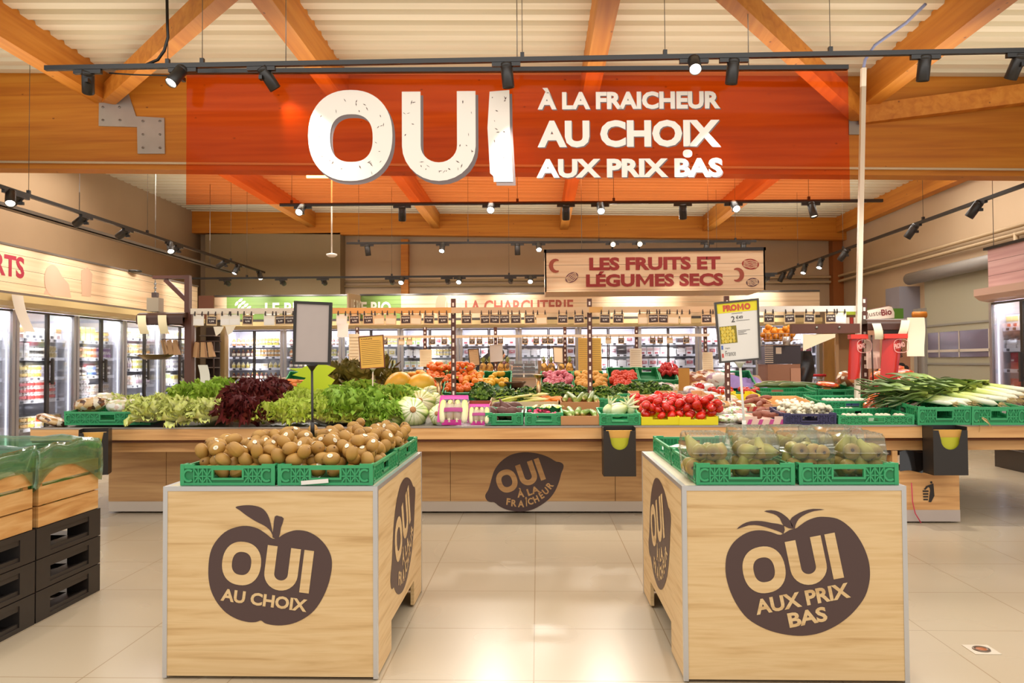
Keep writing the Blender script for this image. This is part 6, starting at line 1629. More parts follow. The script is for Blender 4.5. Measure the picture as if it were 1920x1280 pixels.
veg('radish_leaves', lfm.mesh('radish_leaves', M_G), 1028, 783, .06, 'pale radish leaves at the back of the radish crate', 'leaves', None, 1.3, (0, 0, 0))
# celery, carrots and the pale wooden crate behind
t, w = carton(918, 1047, 768, .3, .07, '#dcc89a', 'pale wooden crate of celery and carrots behind the green crates', False)
CEL = uvramp('celery_stalk', [(0, '#e9e6a8'), (.5, '#c8cf5a'), (1, '#8aa82e')], 1, .4, .2, 10)
b = MB()
def vtube(b, pts, r0, r1, n=7):
    """tapering tube with lengthwise uv"""
    pts = [Vector(p) for p in pts]; k = len(pts)-1
    def fn(u, v):
        f = v*k; i = min(k-1, int(f)); t = f-i; p = pts[i].lerp(pts[i+1], t); d = (pts[i+1]-pts[i]).normalized()
        ref = Vector((0, 0, 1)) if abs(d.z) < .9 else Vector((1, 0, 0)); x = d.cross(ref).normalized(); y = x.cross(d)
        r = (r0+(r1-r0)*v) * (0 if v <= 0 or v >= 1 else 1); a = 2*PI*u
        return tuple(p + (x*math.cos(a) + y*math.sin(a))*r)
    b.grid(n, k*3, fn, 0, True, True)
vtube(b, [(-.26, 0, 0), (-.1, 0, .008), (.1, 0, 0), (.26, .01, -.01)], .014, .009); cel = b.mesh('celery_stalk', CEL)
for k in range(22): veg('celery_stalk', cel, rr.uniform(950, 985), rr.uniform(750, 766), rr.uniform(.05, .085), 'yellow green celery stalk in the pale wooden crate', 'celery', 'celery stalks', rr.uniform(.8, 1.0), (rr.uniform(-.1, .1), rr.uniform(0, .2), PI+rr.uniform(-.25, .25)))
CAR = uvramp('carrot_skin', [(0, '#d8862c'), (.5, '#e88a34'), (1, '#e07a28')], 1, .45, .1, 12)
b = MB(); vtube(b, [(-.09, 0, 0), (0, 0, .002), (.1, 0, 0)], .016, .004); cam_ = b.mesh('carrot', CAR)
for k in range(22): veg('carrot', cam_, rr.uniform(1000, 1040), rr.uniform(754, 766), rr.uniform(.055, .085), 'orange carrot beside the celery in the pale wooden crate', 'carrot', 'bunched carrots', rr.uniform(.9, 1.2), (0, rr.uniform(-.1, .1), PI+rr.uniform(-.35, .35)))
# parsley
def parsley(seed):
    rr = random.Random(seed); b = MB()
    for k in range(190):
        a = rr.uniform(0, 2*PI); t = math.acos(rr.uniform(.05, 1)); rad = .5*rr.uniform(.82, 1.03)
        c = Vector((rad*math.sin(t)*math.cos(a), rad*.8*math.sin(t)*math.sin(a), .08+rad*.95*math.cos(t)))
        n = (c*1.0 + Vector((rr.uniform(-.3, .3), rr.uniform(-.3, .3), rr.uniform(-.1, .4)))).normalized()
        x = n.cross(Vector((rr.random(), rr.random(), .3))).normalized(); y = n.cross(x); s = rr.uniform(.05, .085); ph = rr.uniform(0, 6)
        cc = rr.random()
        b0 = len(b.v)
        b.grid(3, 3, lambda u, v: tuple(c + x*(u-.5)*2*s + y*(v-.5)*2*s + n*s*.5*math.sin(5*u+ph)*math.cos(5*v+ph)), 0, False, True)
        for i in range(b0, len(b.v)): b.uv[i] = (0, cc)
    b.ball((0, 0, .2), (.38, .3, .34), 10, 6); 
    for i in range(len(b.v)-66, len(b.v)): b.uv[i] = (0, 0)
    return b
PARS = uvramp('parsley_leaf', [(0, '#2c4a10'), (.4, '#41681a'), (.8, '#5f8426'), (1, '#7d9a34')], 1, .5)
H_S = [parsley(s).mesh('parsley_bunch', PARS) for s in (1, 2, 3)]
for i, (px, py, w) in enumerate(((905,738,62),(948,744,50),(985,745,56),(1022,738,58),(1052,738,60),(1088,742,52),(1130,744,56),(1165,738,50),(1195,735,54),(1222,733,50),(1245,736,44))):
    put('parsley_bunch', H_S[i % 3], px, py, w, '%s bunch of curly parsley from the left' % ORD[i], 'parsley', 'parsley bunches', .28, (0, 0, rr.uniform(0, 6)), 1.0, .02)
# courgette carton
carton(1052, 1124, 797, .34, .07, '#c08a58', 'brown carton of courgettes at the table edge', False)
carton(1052, 1124, 776, .3, .08, '#b27c4c', 'second brown carton of courgettes behind the first', False, lift=.02)
COU = uvramp('courgette_skin', [(0, '#d8d8a0'), (.06, '#6f8a34'), (.5, '#4f7428'), (.9, '#5d7a30'), (1, '#b0a860')], 1, .35, .3, 16, stripes=(8, '#8aa04c', .35, .45))
b = MB(); vtube(b, [(0, -.1, 0), (.004, -.03, .004), (.002, .05, .004), (0, .1, 0)], .025, .02, 12); cm_ = b.mesh('courgette', COU)
for px, py, l in ((1060,793,.05),(1070,792,.06),(1084,792,.065),(1098,793,.06),(1112,793,.05),(1060,774,.1),(1072,772,.1),(1086,773,.09),(1098,771,.1),(1108,772,.1),(1117,774,.09)):
    veg('courgette', cm_, px, py-6, l, 'striped green courgette in the brown cartons', 'courgette', 'courgettes', rr.uniform(.9, 1.15), (rr.uniform(.0, .5), 0, rr.uniform(-.5, .5)))
# fennel crate
icrate(1124, 1201, 797, .34, .085, 'green crate of fennel at the table edge')
icrate(1122, 1188, 769, .34, .1, 'green crate of green peppers behind the fennel')
FEN = uvramp('fennel_bulb', [(0, '#e8dfb0'), (.4, '#f3efcf'), (.8, '#dfe0a0'), (1, '#a8bc50')], 1, .4, .1, 8, stripes=(7, '#dcd9a0', .3, .5))
fm = uvball(14, 10, lambda u, v: (.06*math.sin(PI*v)**.7*math.cos(2*PI*u)*(1-.3*v), .045*math.sin(PI*v)**.7*math.sin(2*PI*u), -.07+.15*v))
for k in range(3): vtube(fm, [(0, 0, .06), (.02*(k-1), .0, .1), (.05*(k-1), .01, .16)], .014, .006)
fm = fm.mesh('fennel', FEN)
for px, py, s, q in ((1140,790,.8,(.4,.3,0)),(1158,790,1.25,(.5,1.1,.2)),(1185,790,.85,(.4,-.6,0)),(1172,784,.8,(.6,.9,1))): veg('fennel', fm, px, py-4, .075, 'white fennel bulb in the green crate', 'fennel', 'fennel bulbs', s, q)
PEP = mat('#5f8a2c', .25, noise_amt=.25, coat=.4); pm_ = MB().ball((0,0,0), (.035,.035,.045), 12, 8, fn=lambda p: (p[0]*(1+.12*math.cos(3*math.atan2(p[1], p[0]))), p[1]*(1+.12*math.cos(3*math.atan2(p[1], p[0]))), p[2]))
pm_.tube([(0,0,.038),(.004,0,.055),(.012,0,.07)], [.006,.005,.006], 6); pm_ = pm_.mesh('green_pepper', PEP)
for px, py in ((1132,762),(1145,764),(1157,762),(1168,764),(1178,763),(1150,758),(1164,757)): veg('green_pepper', pm_, px, py, .07, 'green pepper in the crate behind the fennel', 'pepper', 'green peppers', rr.uniform(.8, 1.1))
# tomatoes
YEL = '#e6d51a'
carton(1203, 1273, 797, .36, .062, YEL, 'left yellow carton of tomatoes at the table edge')
carton(1274, 1346, 797, .36, .062, YEL, 'right yellow carton of tomatoes at the table edge')
carton(1185, 1262, 764, .34, .11, '#cf9a6a', 'left brown carton of tomatoes behind the yellow ones')
carton(1263, 1330, 764, .34, .11, '#d8a878', 'right brown carton of tomatoes behind the yellow ones')
TOM = mat('#c4200f', .16, coat=.4, noise_amt=.12, noise_scale=10)
tm = MB().ball((0,0,0), (.036,.036,.029), 16, 10, fn=lambda p: (p[0]*(1+.03*math.cos(5*math.atan2(p[1], p[0]))), p[1]*(1+.03*math.cos(5*math.atan2(p[1], p[0]))), p[2]-.006*math.exp(-((p[0]**2+p[1]**2)/.0002))*(1 if p[2] > 0 else -1))).mesh('tomato', TOM)
cal = MB()
for k in range(5):
    a = k*2*PI/5; cal.add([(0,0,.024),(.008*math.cos(a-.5),.008*math.sin(a-.5),.026),(.022*math.cos(a),.022*math.sin(a),.027),(.008*math.cos(a+.5),.008*math.sin(a+.5),.026)], [(0,1,2,3)])
cal.tube([(0,0,.024),(.002,0,.034)], .002, 5); cal = cal.mesh('calyx', mat('#5a7a2c', .6))
x0, x1 = on(1207, 790).x, on(1342, 790).x
def tfl(x, y): return z1(y) + .03 + .05*min(1, max(0, (y-6.12)/.3)) + (.05 if y > 6.75 else 0)*min(1, (y-6.75)/.15)
for i, (x, y, z) in enumerate(drop(105, (x0, x1+.02, 6.12, 7.05), tfl, .034, random.Random(9), None)):
    x -= (y-6.12)*.06
    o = single('tomato', tm, None, 'glossy red tomato in the cartons right of the fennel', 'tomato', 'red tomatoes', (x, y, z), (rr.uniform(-.9, .9), rr.uniform(-.9, .9), rr.uniform(0, 6)), rr.uniform(.95, 1.12))
    if i % 9 == 0: part('calyx', cal, o)
# film bags of salad right of the tomatoes
for px, py, w, k in ((1362,794,44,'green'),(1392,793,42,'salad'),(1350,782,40,'salad'),(1380,780,44,'green'),(1352,768,42,'leafy'),(1382,768,40,'green'),(1340,757,40,'leafy'),(1368,757,40,'salad'),(1400,770,36,'green'),(1332,748,34,'garlic'),(1360,746,36,'garlic'),(1300,742,44,'garlic'),(1320,736,44,'garlic')):
    bag(k, px, py, w, 'film bag of mixed vegetables right of the red tomatoes', 'film bags right of the tomatoes', h=.9)
# cherry tomatoes in yellow cartons behind
carton(1325, 1375, 752, .3, .05, YEL, 'yellow carton of vine tomatoes left of the PROMO pole')
carton(1382, 1425, 758, .3, .085, YEL, 'yellow carton of vine tomatoes right of the PROMO pole')
for k in range(26):
    px = rr.choice((rr.uniform(1326, 1372), rr.uniform(1384, 1420))); veg('vine_tomato', tm, px, rr.uniform(742, 750), .075, 'red vine tomato in the yellow cartons beside the PROMO pole', 'tomato', 'vine tomatoes', .75)
veg('red_pepper', MB().ball((0,0,0), (.045,.045,.05), 12, 8).tube([(0,0,.045),(.01,0,.07)], .005, 6).mesh('red_pepper', mat('#c81c18', .2, coat=.5)), 1312, 742, .09, 'single bright red pepper left of the PROMO pole', 'pepper', None)
# sweet potatoes
carton(1396, 1476, 797, .34, .065, '#e3c0b0', 'pink striped carton of sweet potatoes', True, '#c04a8a')
carton(1392, 1448, 776, .3, .06, '#c98a64', 'carton of purple potatoes behind the striped one', True, '#b02c2c', lift=.02)
SWP = mat('#8a4f3c', .6, noise_amt=.3, noise_scale=14)
sp_ = MB().ball((0,0,0), (.065,.028,.026), 12, 8, fn=lambda p: (p[0], p[1]+.006*math.sin(30*p[0]), p[2])).mesh('sweet_potato', SWP)
for px, py, l in ((1420,790,.05),(1436,789,.055),(1452,790,.05),(1428,783,.06),(1448,783,.06),(1464,788,.05),(1404,770,.08),(1418,768,.085),(1432,770,.08),(1410,762,.085),(1436,763,.085),(1424,774,.075)): veg('sweet_potato', sp_, px, py, l, 'brown pink sweet potato in the cartons right of the film bags', 'sweet potato', 'sweet potatoes', rr.uniform(.8, 1.1), (rr.uniform(-.3, .3), rr.uniform(-.3, .3), rr.uniform(-.9, .9)))
# wooden tray of garlic and dark blue crate of mushrooms
P = on(1490, 770)
def tray(px0, px1, py, d, h, col, lab, grp):
    P = on((px0+px1)/2, py); w = (px1-px0)*P.y/1470
    b = MB(); b.box((-w/2, 0, 0), (w/2, .008, h*.75)); b.box((-w/2, d-.008, 0), (w/2, d, h)); b.box((-w/2, .008, 0), (-w/2+.008, d-.008, h)); b.box((w/2-.008, .008, 0), (w/2, d-.008, h)); b.box((-w/2, 0, 0), (w/2, d, .006))
    return single('wooden_tray', b, mat(col, .6), lab, 'tray', grp, (P.x, P.y, P.z+.002), (TLT, 0, 0))
tray(1447, 1522, 771, .42, .08, '#d9a868', 'wooden tray of garlic behind the mushroom crate', None)
GAR = mat('#efe6d2', .5, noise_amt=.1, noise_scale=30); gm = MB().ball((0,0,0), (.022,.022,.018), 10, 6).tube([(0,0,.015),(.002,0,.03)], [.006,.003], 6).mesh('garlic_bulb', GAR)
for k in range(34): veg('garlic_bulb', gm, rr.uniform(1456, 1515), rr.uniform(757, 768), rr.uniform(.03, .055), 'cream garlic bulb in the wooden tray', 'garlic', 'garlic bulbs', rr.uniform(.8, 1.1))
icrate(1470, 1567, 797, .36, .085, 'dark blue crate of white mushrooms', True, [mat('#39365a', .4), mat('#2a2848', .45)], None)
MSH = mat('#d8cfb4', .5, noise_amt=.08, noise_scale=20); mm_ = MB().lathe([(.008,-.022),(.009,-.004),(.022,-.004),(.026,.004),(.02,.017),(.009,.022),(0,.023)], 12).mesh('mushroom', MSH)
mx0, mx1 = on(1478, 790).x, on(1556, 790).x
for (x, y, z) in drop(60, (mx0, mx1, 6.14, 6.42), lambda x, y: z1(y)+.03+.02*min(1, (y-6.12)*6), .024, random.Random(3)): single('mushroom', mm_, None, 'white mushroom in the dark blue crate', 'mushroom', 'white mushrooms', (x-(y-6.1)*.08, y, z), (rr.uniform(-.8, .8), rr.uniform(-.8, .8), 0), rr.uniform(.9, 1.15))
# green trays of packed mushrooms
icrate(1574, 1712, 797, .42, .07, 'wide green crate of punnets at the table edge, right of the mushrooms')
icrate(1538, 1660, 771, .42, .085, 'wide green crate of punnets behind the edge one')
def punnet(px, py, lab, col, l=.05, s=1.0):
    P = on(px, py); t = thing('punnet', lab, 'punnet', (P.x, P.y, P.z+l), (TLT, 0, rr.uniform(-.1, .1)), 'mushroom punnets', s)
    b = MB(); b.add([(x*(.055 if z else .048), y*(.04 if z else .034), z) for z in (0, .04) for x, y in ((-1,-1),(1,-1),(1,1),(-1,1))], [(3,2,1,0),(0,1,5,4),(1,2,6,5),(2,3,7,6),(3,0,4,7)]); part('tray', b, mat(col, .4), t)
    b = MB()
    for i in range(3):
        for j in range(2): b.ball((-.034+.034*i, -.018+.036*j, .04), (.02, .02, .016), 8, 6)
    part('mushrooms', b, MSH, t)
for px, py, c in ((1592,794,'#5fae78'),(1622,794,'#e9e2d0'),(1655,794,'#5fae78'),(1690,794,'#e9e2d0'),(1588,782,'#5fae78'),(1640,782,'#5fae78'),(1680,782,'#5fae78')): punnet(px, py-3, 'punnet of pale mushrooms in the wide edge crate', c, .012)
for px, py in ((1555,766),(1580,766),(1607,766),(1635,766)): punnet(px, py-2, 'dark blue punnet of mushrooms in the rear wide crate', '#4a4a7c', .02, 1.15)
# back row of low crates with courgettes
icrate(1428, 1530, 752, .36, .085, 'green crate of long courgettes behind the garlic tray')
icrate(1534, 1612, 750, .36, .1, 'green crate with an orange bag behind the punnets')
b = MB(); vtube(b, [(-.18, 0, 0), (-.05, 0, .012), (.1, 0, .008), (.2, 0, -.01)], .026, .02, 10); cl_ = b.mesh('cucumber', uvramp('cucumber_skin', [(0, '#8a8a4a'), (.3, '#566a2e'), (1, '#3f5a26')], 1, .4, .3, 9))
for px, py, q in ((1445,742,.1),(1468,741,-.15),(1492,742,.1),(1512,740,.3),(1480,738,0),(1455,738,.2)): veg('cucumber', cl_, px, py, .095, 'long green cucumber in the crate behind the garlic', 'cucumber', 'cucumbers', 1.0, (0, .05, q))
bag('carrot', 1552, 742, 40, 'orange carrot bag lying left of the service post', None, h=.6).location.z += .08
bag('onion', 1590, 742, 52, 'clear bag of pink potatoes left of the service post', None, h=1.2).location.z += .09
# carrot bags and leeks
for px, py, w, l in ((1650,765,56,.02),(1680,762,58,.05),(1655,750,60,.12),(1688,748,60,.14),(1660,738,56,.2),(1690,735,52,.22),(1640,772,44,.0),(1672,728,48,.26)):
    o = bag('carrot', px, py, w, 'shiny bag of orange carrots below the red bag sleeve', 'carrot bags', h=1.0, q=(.2, rr.uniform(-.2, .2), rr.uniform(-.4, .4))); o.location.z += l*.45
icrate(1722, 1820, 797, .5, .135, 'green crate of leeks at the table edge', True, None, 'green leek crates')
icrate(1824, 1922, 797, .5, .135, 'green crate of leeks at the right edge of the photo', True, None, 'green leek crates')
SHAFT = uvramp('leek_shaft', [(0, '#efe6c8'), (.35, '#f3f0d2'), (.7, '#cfd67a'), (1, '#8ba23e')], 1, .4, .1, 6)
LLEAF = uvramp('leek_leaf', [(0, '#b9c460'), (.25, '#7f9848'), (.7, '#64794a'), (1, '#86905c')], 1, .5, .25, 6)
def leek(seed):
    rr = random.Random(seed); s = MB(); vtube(s, [(0, 0, 0), (-.1, 0, .004), (-.22, 0, .01), (-.33, 0, .012)], .02, .024, 10)
    l = MB()
    for k in range(7):
        a = -.9 + 1.8*k/6; Ln = rr.uniform(.24, .4); dr = rr.uniform(-.3, .05)
        def fn(u, v): return (-.3 - Ln*v*math.cos(a*.35), math.sin(a)*.024 + Ln*v*math.sin(a*.35) + (u-.5)*.05*math.sin(PI*min(1, .35+v*.62)), .014 + math.cos(a)*.016 + dr*v*v*.6 + .012*abs(u-.5)*2 + .02*math.sin(6*v+k))
        l.grid(3, 8, fn, 0, True, True)
    r = MB()
    for k in range(12):
        a = rr.uniform(0, 6.28); q = rr.uniform(.03, .07); r.tube([(0, .01*math.cos(a), .01*math.sin(a)), (q*.6, .022*math.cos(a), .02*math.sin(a)), (q, .035*math.cos(a), .03*math.sin(a)-.012)], [.0022, .0014, .0006], 4)
    return s.mesh('shaft', SHAFT), l.mesh('leaves', LLEAF), r.mesh('roots', mat('#c9ad74', .7))
LK = [leek(s) for s in (1, 2, 3)]
for k in range(28):
    second = k >= 17
    px = rr.uniform(1772, 1822) if not second else rr.uniform(1868, 1902); lv = rr.uniform(0, 1)
    P = on(px, 796 - lv*22 - 6); q = LK[k % 3]
    t = thing('leek', ['leek lying in the left leek crate with roots to the front right', 'leek lying in the right leek crate, cut by the photo edge'][second], 'leek', (P.x + .02*lv, 6.2 + .35*lv, z1(6.2+.35*lv) + .12 + .05*lv + rr.uniform(0, .03)), (rr.uniform(-.6, .6), .12+rr.uniform(-.05, .07), -.38+rr.uniform(-.22, .2)), 'leeks in the right crates', rr.uniform(.95, 1.15))
    part('shaft', q[0], t); part('leaves', q[1], t); part('roots', q[2], t)
single('loose_roots', LK[0][2], None, 'dry leek roots hanging over the left leek crate front', 'roots', None, (on(1795, 785).x, 6.02, .80), (0, .9, 0), 1.6)
for px, w in ((1708, 50), (1735, 44)):
    bag('onion', px, 752, w, 'clear bag of pink vegetables behind the leeks', 'bags behind the leeks', h=1.3).location.z += .09

# ---- second table ------------------------------------------------------------
T2 = math.atan(S2)
def crate2(px0, px1, py, lab, col=None, h=.1, d=.56):
    P = on2((px0+px1)/2, py); w = (px1-px0)*P.y/1470
    return crate(round(w, 3), d, h, lab, (P.x, P.y + d/2*math.cos(T2), P.z + d/2*math.sin(T2)+.01), (T2, 0, 0), 'crates on the second table')
def fill2(name, mesh, px0, px1, py0, py1, n, lab, cat, grp, s=1.0, lift=.09, slope=None):
    out = []
    for k in range(n):
        px, py = rr.uniform(px0, px1), rr.uniform(py0, py1)
        P = on2(px, py); P = Vector((P.x, P.y, P.z)) if P.y < 9.9 else atZ(px, py, TOP2)
        single(name, mesh, None, lab, cat, grp, (P.x, P.y - lift*.4, P.z + lift), (rr.uniform(0, 3), rr.uniform(0, 3), 0), s*rr.uniform(.9, 1.1))
def ballm(name, c, r, rough=.4, n=.2, sh=(1, 1, 1)): return MB().ball((0,0,0), (r*sh[0], r*sh[1], r*sh[2]), 12, 8).mesh(name, mat(c, rough, noise_amt=n, noise_scale=14))
ORM = ballm('orange', '#e8921e', .042, .4, .08); CLM2 = ballm('clementine', '#e2701e', .036, .35, .12, (1,1,.85)); LEM = ballm('lemon', '#e8b832', .036, .4, .08, (1.2,1,1)); ONI = ballm('pink_onion', '#c8687a', .036, .35, .35, (1.25,1,1)); POT = ballm('potato', '#dba650', .034, .55, .12, (1.2,1,.9)); TO2 = ballm('plum_tomato', '#cf4226', .034, .3, .12, (1.35,1,1)); CHI = ballm('red_chilli', '#b41c18', .02, .3, .1, (2.4,1,1))
for a, c_, w in ((768, 832, 'yellow oranges'), (834, 900, 'clementines'), (902, 958, 'oranges and lemons')): crate2(a, c_, 752, 'green crate of %s on the second table front' % w)
fill2('orange', ORM, 770, 800, 712, 745, 26, 'yellow orange heaped left of the clementines', 'orange', 'oranges left of the clementines')
fill2('clementine', CLM2, 797, 892, 708, 746, 110, 'red orange clementine in the heap behind the left slotted upright', 'clementine', 'clementines', 1.0)
fill2('clementine', CLM2, 805, 888, 702, 712, 34, 'red orange clementine in the heap behind the left slotted upright', 'clementine', 'clementines', 1.0, .14)
fill2('orange', ORM, 870, 905, 708, 740, 20, 'orange heaped right of the clementines', 'orange', 'oranges right of the clementines')
fill2('lemon', LEM, 910, 950, 714, 735, 18, 'yellow lemon right of the oranges', 'lemon', 'lemons')
lf = MB()
for k in range(2): lf.grid(2, 3, lambda u, v: ((u-.5)*.03*math.sin(PI*v), .05*v, .01*math.sin(3*v)), 0, True, True)
lfm2 = lf.mesh('loose_leaf', M_D)
for k in range(10):
    P = on2(rr.uniform(805, 885), rr.uniform(706, 735)); single('loose_leaf', lfm2, None, 'dark green leaf among the clementines', 'leaf', 'leaves among the clementines', (P.x, P.y-.06, P.z+.15), (rr.uniform(0, 1), rr.uniform(0, 1), rr.uniform(0, 6)))
for a, c_, w in ((1014, 1076, 'pink onions'), (1077, 1137, 'potatoes'), (1141, 1198, 'plum tomatoes'), (1199, 1238, 'mixed vegetables'), (1239, 1272, 'red chillies')): crate2(a, c_, 753 if c_ < 1198 else 728, 'green crate of %s on the second table' % w, d=.56 if c_ < 1198 else .34)
fill2('pink_onion', ONI, 1022, 1072, 712, 746, 62, 'pink onion in the green crate left of the potatoes', 'onion', 'pink onions')
fill2('potato', POT, 1080, 1134, 712, 740, 60, 'yellow potato in the green crate behind the slotted upright', 'potato', 'yellow potatoes')
fill2('plum_tomato', TO2, 1146, 1196, 712, 748, 62, 'orange red plum tomato in the green crate right of the potatoes', 'tomato', 'plum tomatoes')
fill2('red_chilli', CHI, 1238, 1270, 700, 716, 34, 'dark red chilli in the crate behind the parsley', 'chilli', 'red chillies', 1.2, .1)
for px, py, w, k, l in ((1300,722,50,'onion',''),(1325,718,50,'onion',''),(1340,722,52,'garlic',''),(1312,732,40,'leafy',''),(1220,740,40,'garlic',''),(1245,742,50,'garlic',''),(1275,742,46,'salad','')):
    P = on2(px, py+6); s = w*P.y/1470; single('vegetable_bag', B_[k][0], None, 'film bag of onions and vegetables on the right of the second table', 'bag', 'film bags on the second table', (P.x, P.y, P.z), (.4, rr.uniform(-.2, .2), 0), (s, s, s*1.4))
# tan card, purple cloth
a = atY(1272, 690, 9.15); c = atY(1293, 724, 9.15); single('tan_card', MB().box((0, -.004, a.z-1.2 if False else -.26), (c.x-a.x, 0, 0)), mat('#dfa850', .6), 'tan cardboard sign standing among the onion bags', 'card', None, a)
b = MB().grid(16, 12, lambda u, v: ((u-.5)*.62, .5*v, .22*math.sin(PI*min(1, .15+v*.8))*(.8+.4*noise.noise(Vector((4*u, 3*v, 1))))*(1-.6*abs(u-.5)**2*4*.6) + .03*noise.noise(Vector((9*u, 9*v, 5)))))
P = on2(1392, 738); single('purple_cloth', b, mat('#8268a8', .6, noise_amt=.1), 'crumpled purple cloth over the crate behind the PROMO pole', 'cloth', None, (P.x, P.y, P.z))
crate2(1352, 1425, 752, 'green crate under the purple cloth')
# pineapples
PIN = mixmat('pineapple_skin', ['#b98a3a', '#8a5f28', '#c89a48', '#6a4a20'], 22, .6, 0)
pb = MB().ball((0,0,.09), (.055,.055,.09), 12, 8).mesh('fruit_body', PIN)
b = MB(); rr2 = random.Random(8)
for k in range(24):
    a = k*2.4; f = k/24; Ln = .13-.03*f; e = .5+.9*f; ca, sa = math.cos(a), math.sin(a)
    b.grid(2, 4, lambda u, v: (ca*Ln*v*math.cos(e+.5*v)-sa*(u-.5)*.022*(1-v), sa*Ln*v*math.cos(e+.5*v)+ca*(u-.5)*.022*(1-v), .175+Ln*v*math.sin(e)), 0, True, True)
pc = b.mesh('leaf_crown', uvramp('pineapple_leaf', [(0, '#b8b878'), (.5, '#8f9a50'), (1, '#a8b068')], 1, .5))
for i, (px, w) in enumerate(((906,'left of the white board'),(918,'behind the white board'),(940,'right of the white board'),(952,'beside the display case'),(1020,'leftmost behind the onions'),(1034,'second behind the onions'),(1052,'third behind the onions'),(1068,'fourth behind the onions'))):
    P = atZ(px, 711, TOP2); P = atY(px, 706, 10.9); t = thing('pineapple', 'pineapple with spiky crown, %s' % w, 'pineapple', (P.x, 10.9, TOP2-.0), (0, 0, rr.uniform(0, 6)), 'pineapples')
    part('fruit_body', pb, t); part('leaf_crown', pc, t)
# clear display case with dark packs, steel bowl
P = atY(985, 722, 9.75); t = thing('display_case', 'clear display case with dark trays in the middle of the second table', 'case', (P.x, 9.8, 1.02))
w, h_, d = .40, .24, .3
b = MB(); b.box((-w/2, 0, 0), (w/2, d, .03)); b.box((w/2-.04, .0, .03), (w/2, .02, h_)); part('base', b, mat('#d9b79a', .5), t)
b = MB()
for q in (((-w/2, 0, .03), (w/2, .005, h_)), ((-w/2, .005, .03), (-w/2+.005, d, h_)), ((w/2-.005, .005, .03), (w/2, d, h_)), ((-w/2, .005, h_-.005), (w/2, d, h_))): b.box(*q)
part('cover', b, CLAM, t)
for k in range(8):
    part('date_pack', MB().box((-.16+.15*(k % 2), .06, .04+.045*(k//2)), (-.03+.15*(k % 2), .16, .07+.045*(k//2))), mat('#6a4038', .35), t)
single('steel_bowl', MB().lathe([(0, 0), (.1, .005), (.15, .06), (.16, .075), (.145, .065), (.09, .015), (0, .012)], 20), mat('#8d7a68', .25, .7), 'wide steel bowl below the clear display case', 'bowl', None, (atY(962, 735, 9.4).x, 9.55, on2(962, 740).z+.08))
# carrots left of the star card
crate2(520, 572, 752, 'green crate of loose carrots left of the lime star card')
for k in range(16):
    P = on2(rr.uniform(526, 566), rr.uniform(728, 746)); single('carrot', cam_, None, 'loose orange carrot left of the lime star card', 'carrot', 'loose carrots', (P.x, P.y, P.z+.11), (0, rr.uniform(-.2, .2), rr.uniform(-.6, .6)), 1.3)
# ================================================================ PERSON, JUICER, TROLLEY, DRIED FRUIT STAND
def skinned(name, joints, edges, m_, parent, root=0, sub=2):
    """one continuous limb-and-trunk surface from joints [(x,y,z,rx,ry)]"""
    me = bpy.data.meshes.new(name); me.from_pydata([j[:3] for j in joints], edges, []); me.materials.append(m_)
    o = obj(name, me, parent)
    md = o.modifiers.new('skin', 'SKIN'); md.use_smooth_shade = True
    for i, v in enumerate(me.skin_vertices[0].data):
        v.radius = joints[i][3:5]; v.use_root = (i == root)
    sb = o.modifiers.new('subdivision', 'SUBSURF'); sb.levels = sub; sb.render_levels = sub
    return o
YP2 = 13.7
hip = atY(899, 705, YP2); X0 = hip.x
t = thing('person', 'person in dark coat bending forward to the right in front of the back fridges', 'person', (X0, YP2, 0))
SKN = mat('#c98f6c', .5); COAT = mat('#1d1b1f', .7, noise_amt=.2, noise_scale=8); TRO = mat('#2a2c38', .7); HAIR = mat('#2a1c14', .6); SHOE = mat('#1a1614', .5)
# x to the right, y away from the camera; leaning to the right
sh = (.20, .02, 1.36); hd = (.38, .02, 1.36)
body = [(0,0,.95,.12,.15),(.09,0,1.14,.12,.15),(.18,.01,1.32,.11,.17),(.27,.02,1.38,.055,.055),(.33,.02,1.375,.07,.075),(.39,.02,1.35,.085,.09),(.43,.02,1.31,.06,.065),
        (-.0,-.09,.9,.085,.09),(.03,-.09,.50,.055,.055),(-.03,-.09,.09,.04,.04),(.06,-.1,.05,.04,.03),
        (0,.09,.9,.085,.09),(.05,.1,.50,.055,.055),(-.01,.1,.09,.04,.04),(.08,.11,.05,.04,.03),
        (.2,-.17,1.31,.055,.055),(.36,-.2,1.12,.042,.042),(.56,-.1,1.12,.03,.03),(.62,-.09,1.13,.034,.018),
        (.2,.2,1.31,.055,.055),(.38,.24,1.12,.042,.042),(.58,.2,1.16,.03,.03),(.64,.2,1.17,.034,.018)]
be = [(0,1),(1,2),(2,3),(3,4),(4,5),(5,6),(0,7),(7,8),(8,9),(9,10),(0,11),(11,12),(12,13),(13,14),(2,15),(15,16),(16,17),(17,18),(2,19),(19,20),(20,21),(21,22)]
n = len(body)
for s, base in ((-.09, 18), (.2, 22)):
    bx, by, bz = body[base][:3]
    for k, (dy, L) in enumerate(((-.022, .06), (-.008, .07), (.007, .066), (.021, .052))):
        body += [(bx+.03, by+dy, bz, .009, .009), (bx+.03+L*.6, by+dy*1.1, bz-.006, .0085, .0085), (bx+.03+L, by+dy*1.15, bz-.022, .0075, .0075)]
        be += [(base, n), (n, n+1), (n+1, n+2)]; n += 3
    body += [(bx+.005, by-.035, bz-.005, .0095, .0095), (bx+.035, by-.05, bz-.02, .008, .008)]
    be += [(base, n), (n, n+1)]; n += 2
skinned('body', body, be, SKN, t)
b = MB()
for s in (-1, 1): b.ball((.465, .02+s*.032, 1.335), .009, 8, 6, 1)
b.ball((.485, .02, 1.312), (.018, .013, .02), 8, 6); b.ball((.462, .02, 1.268), (.014, .024, .008), 8, 6, 2)
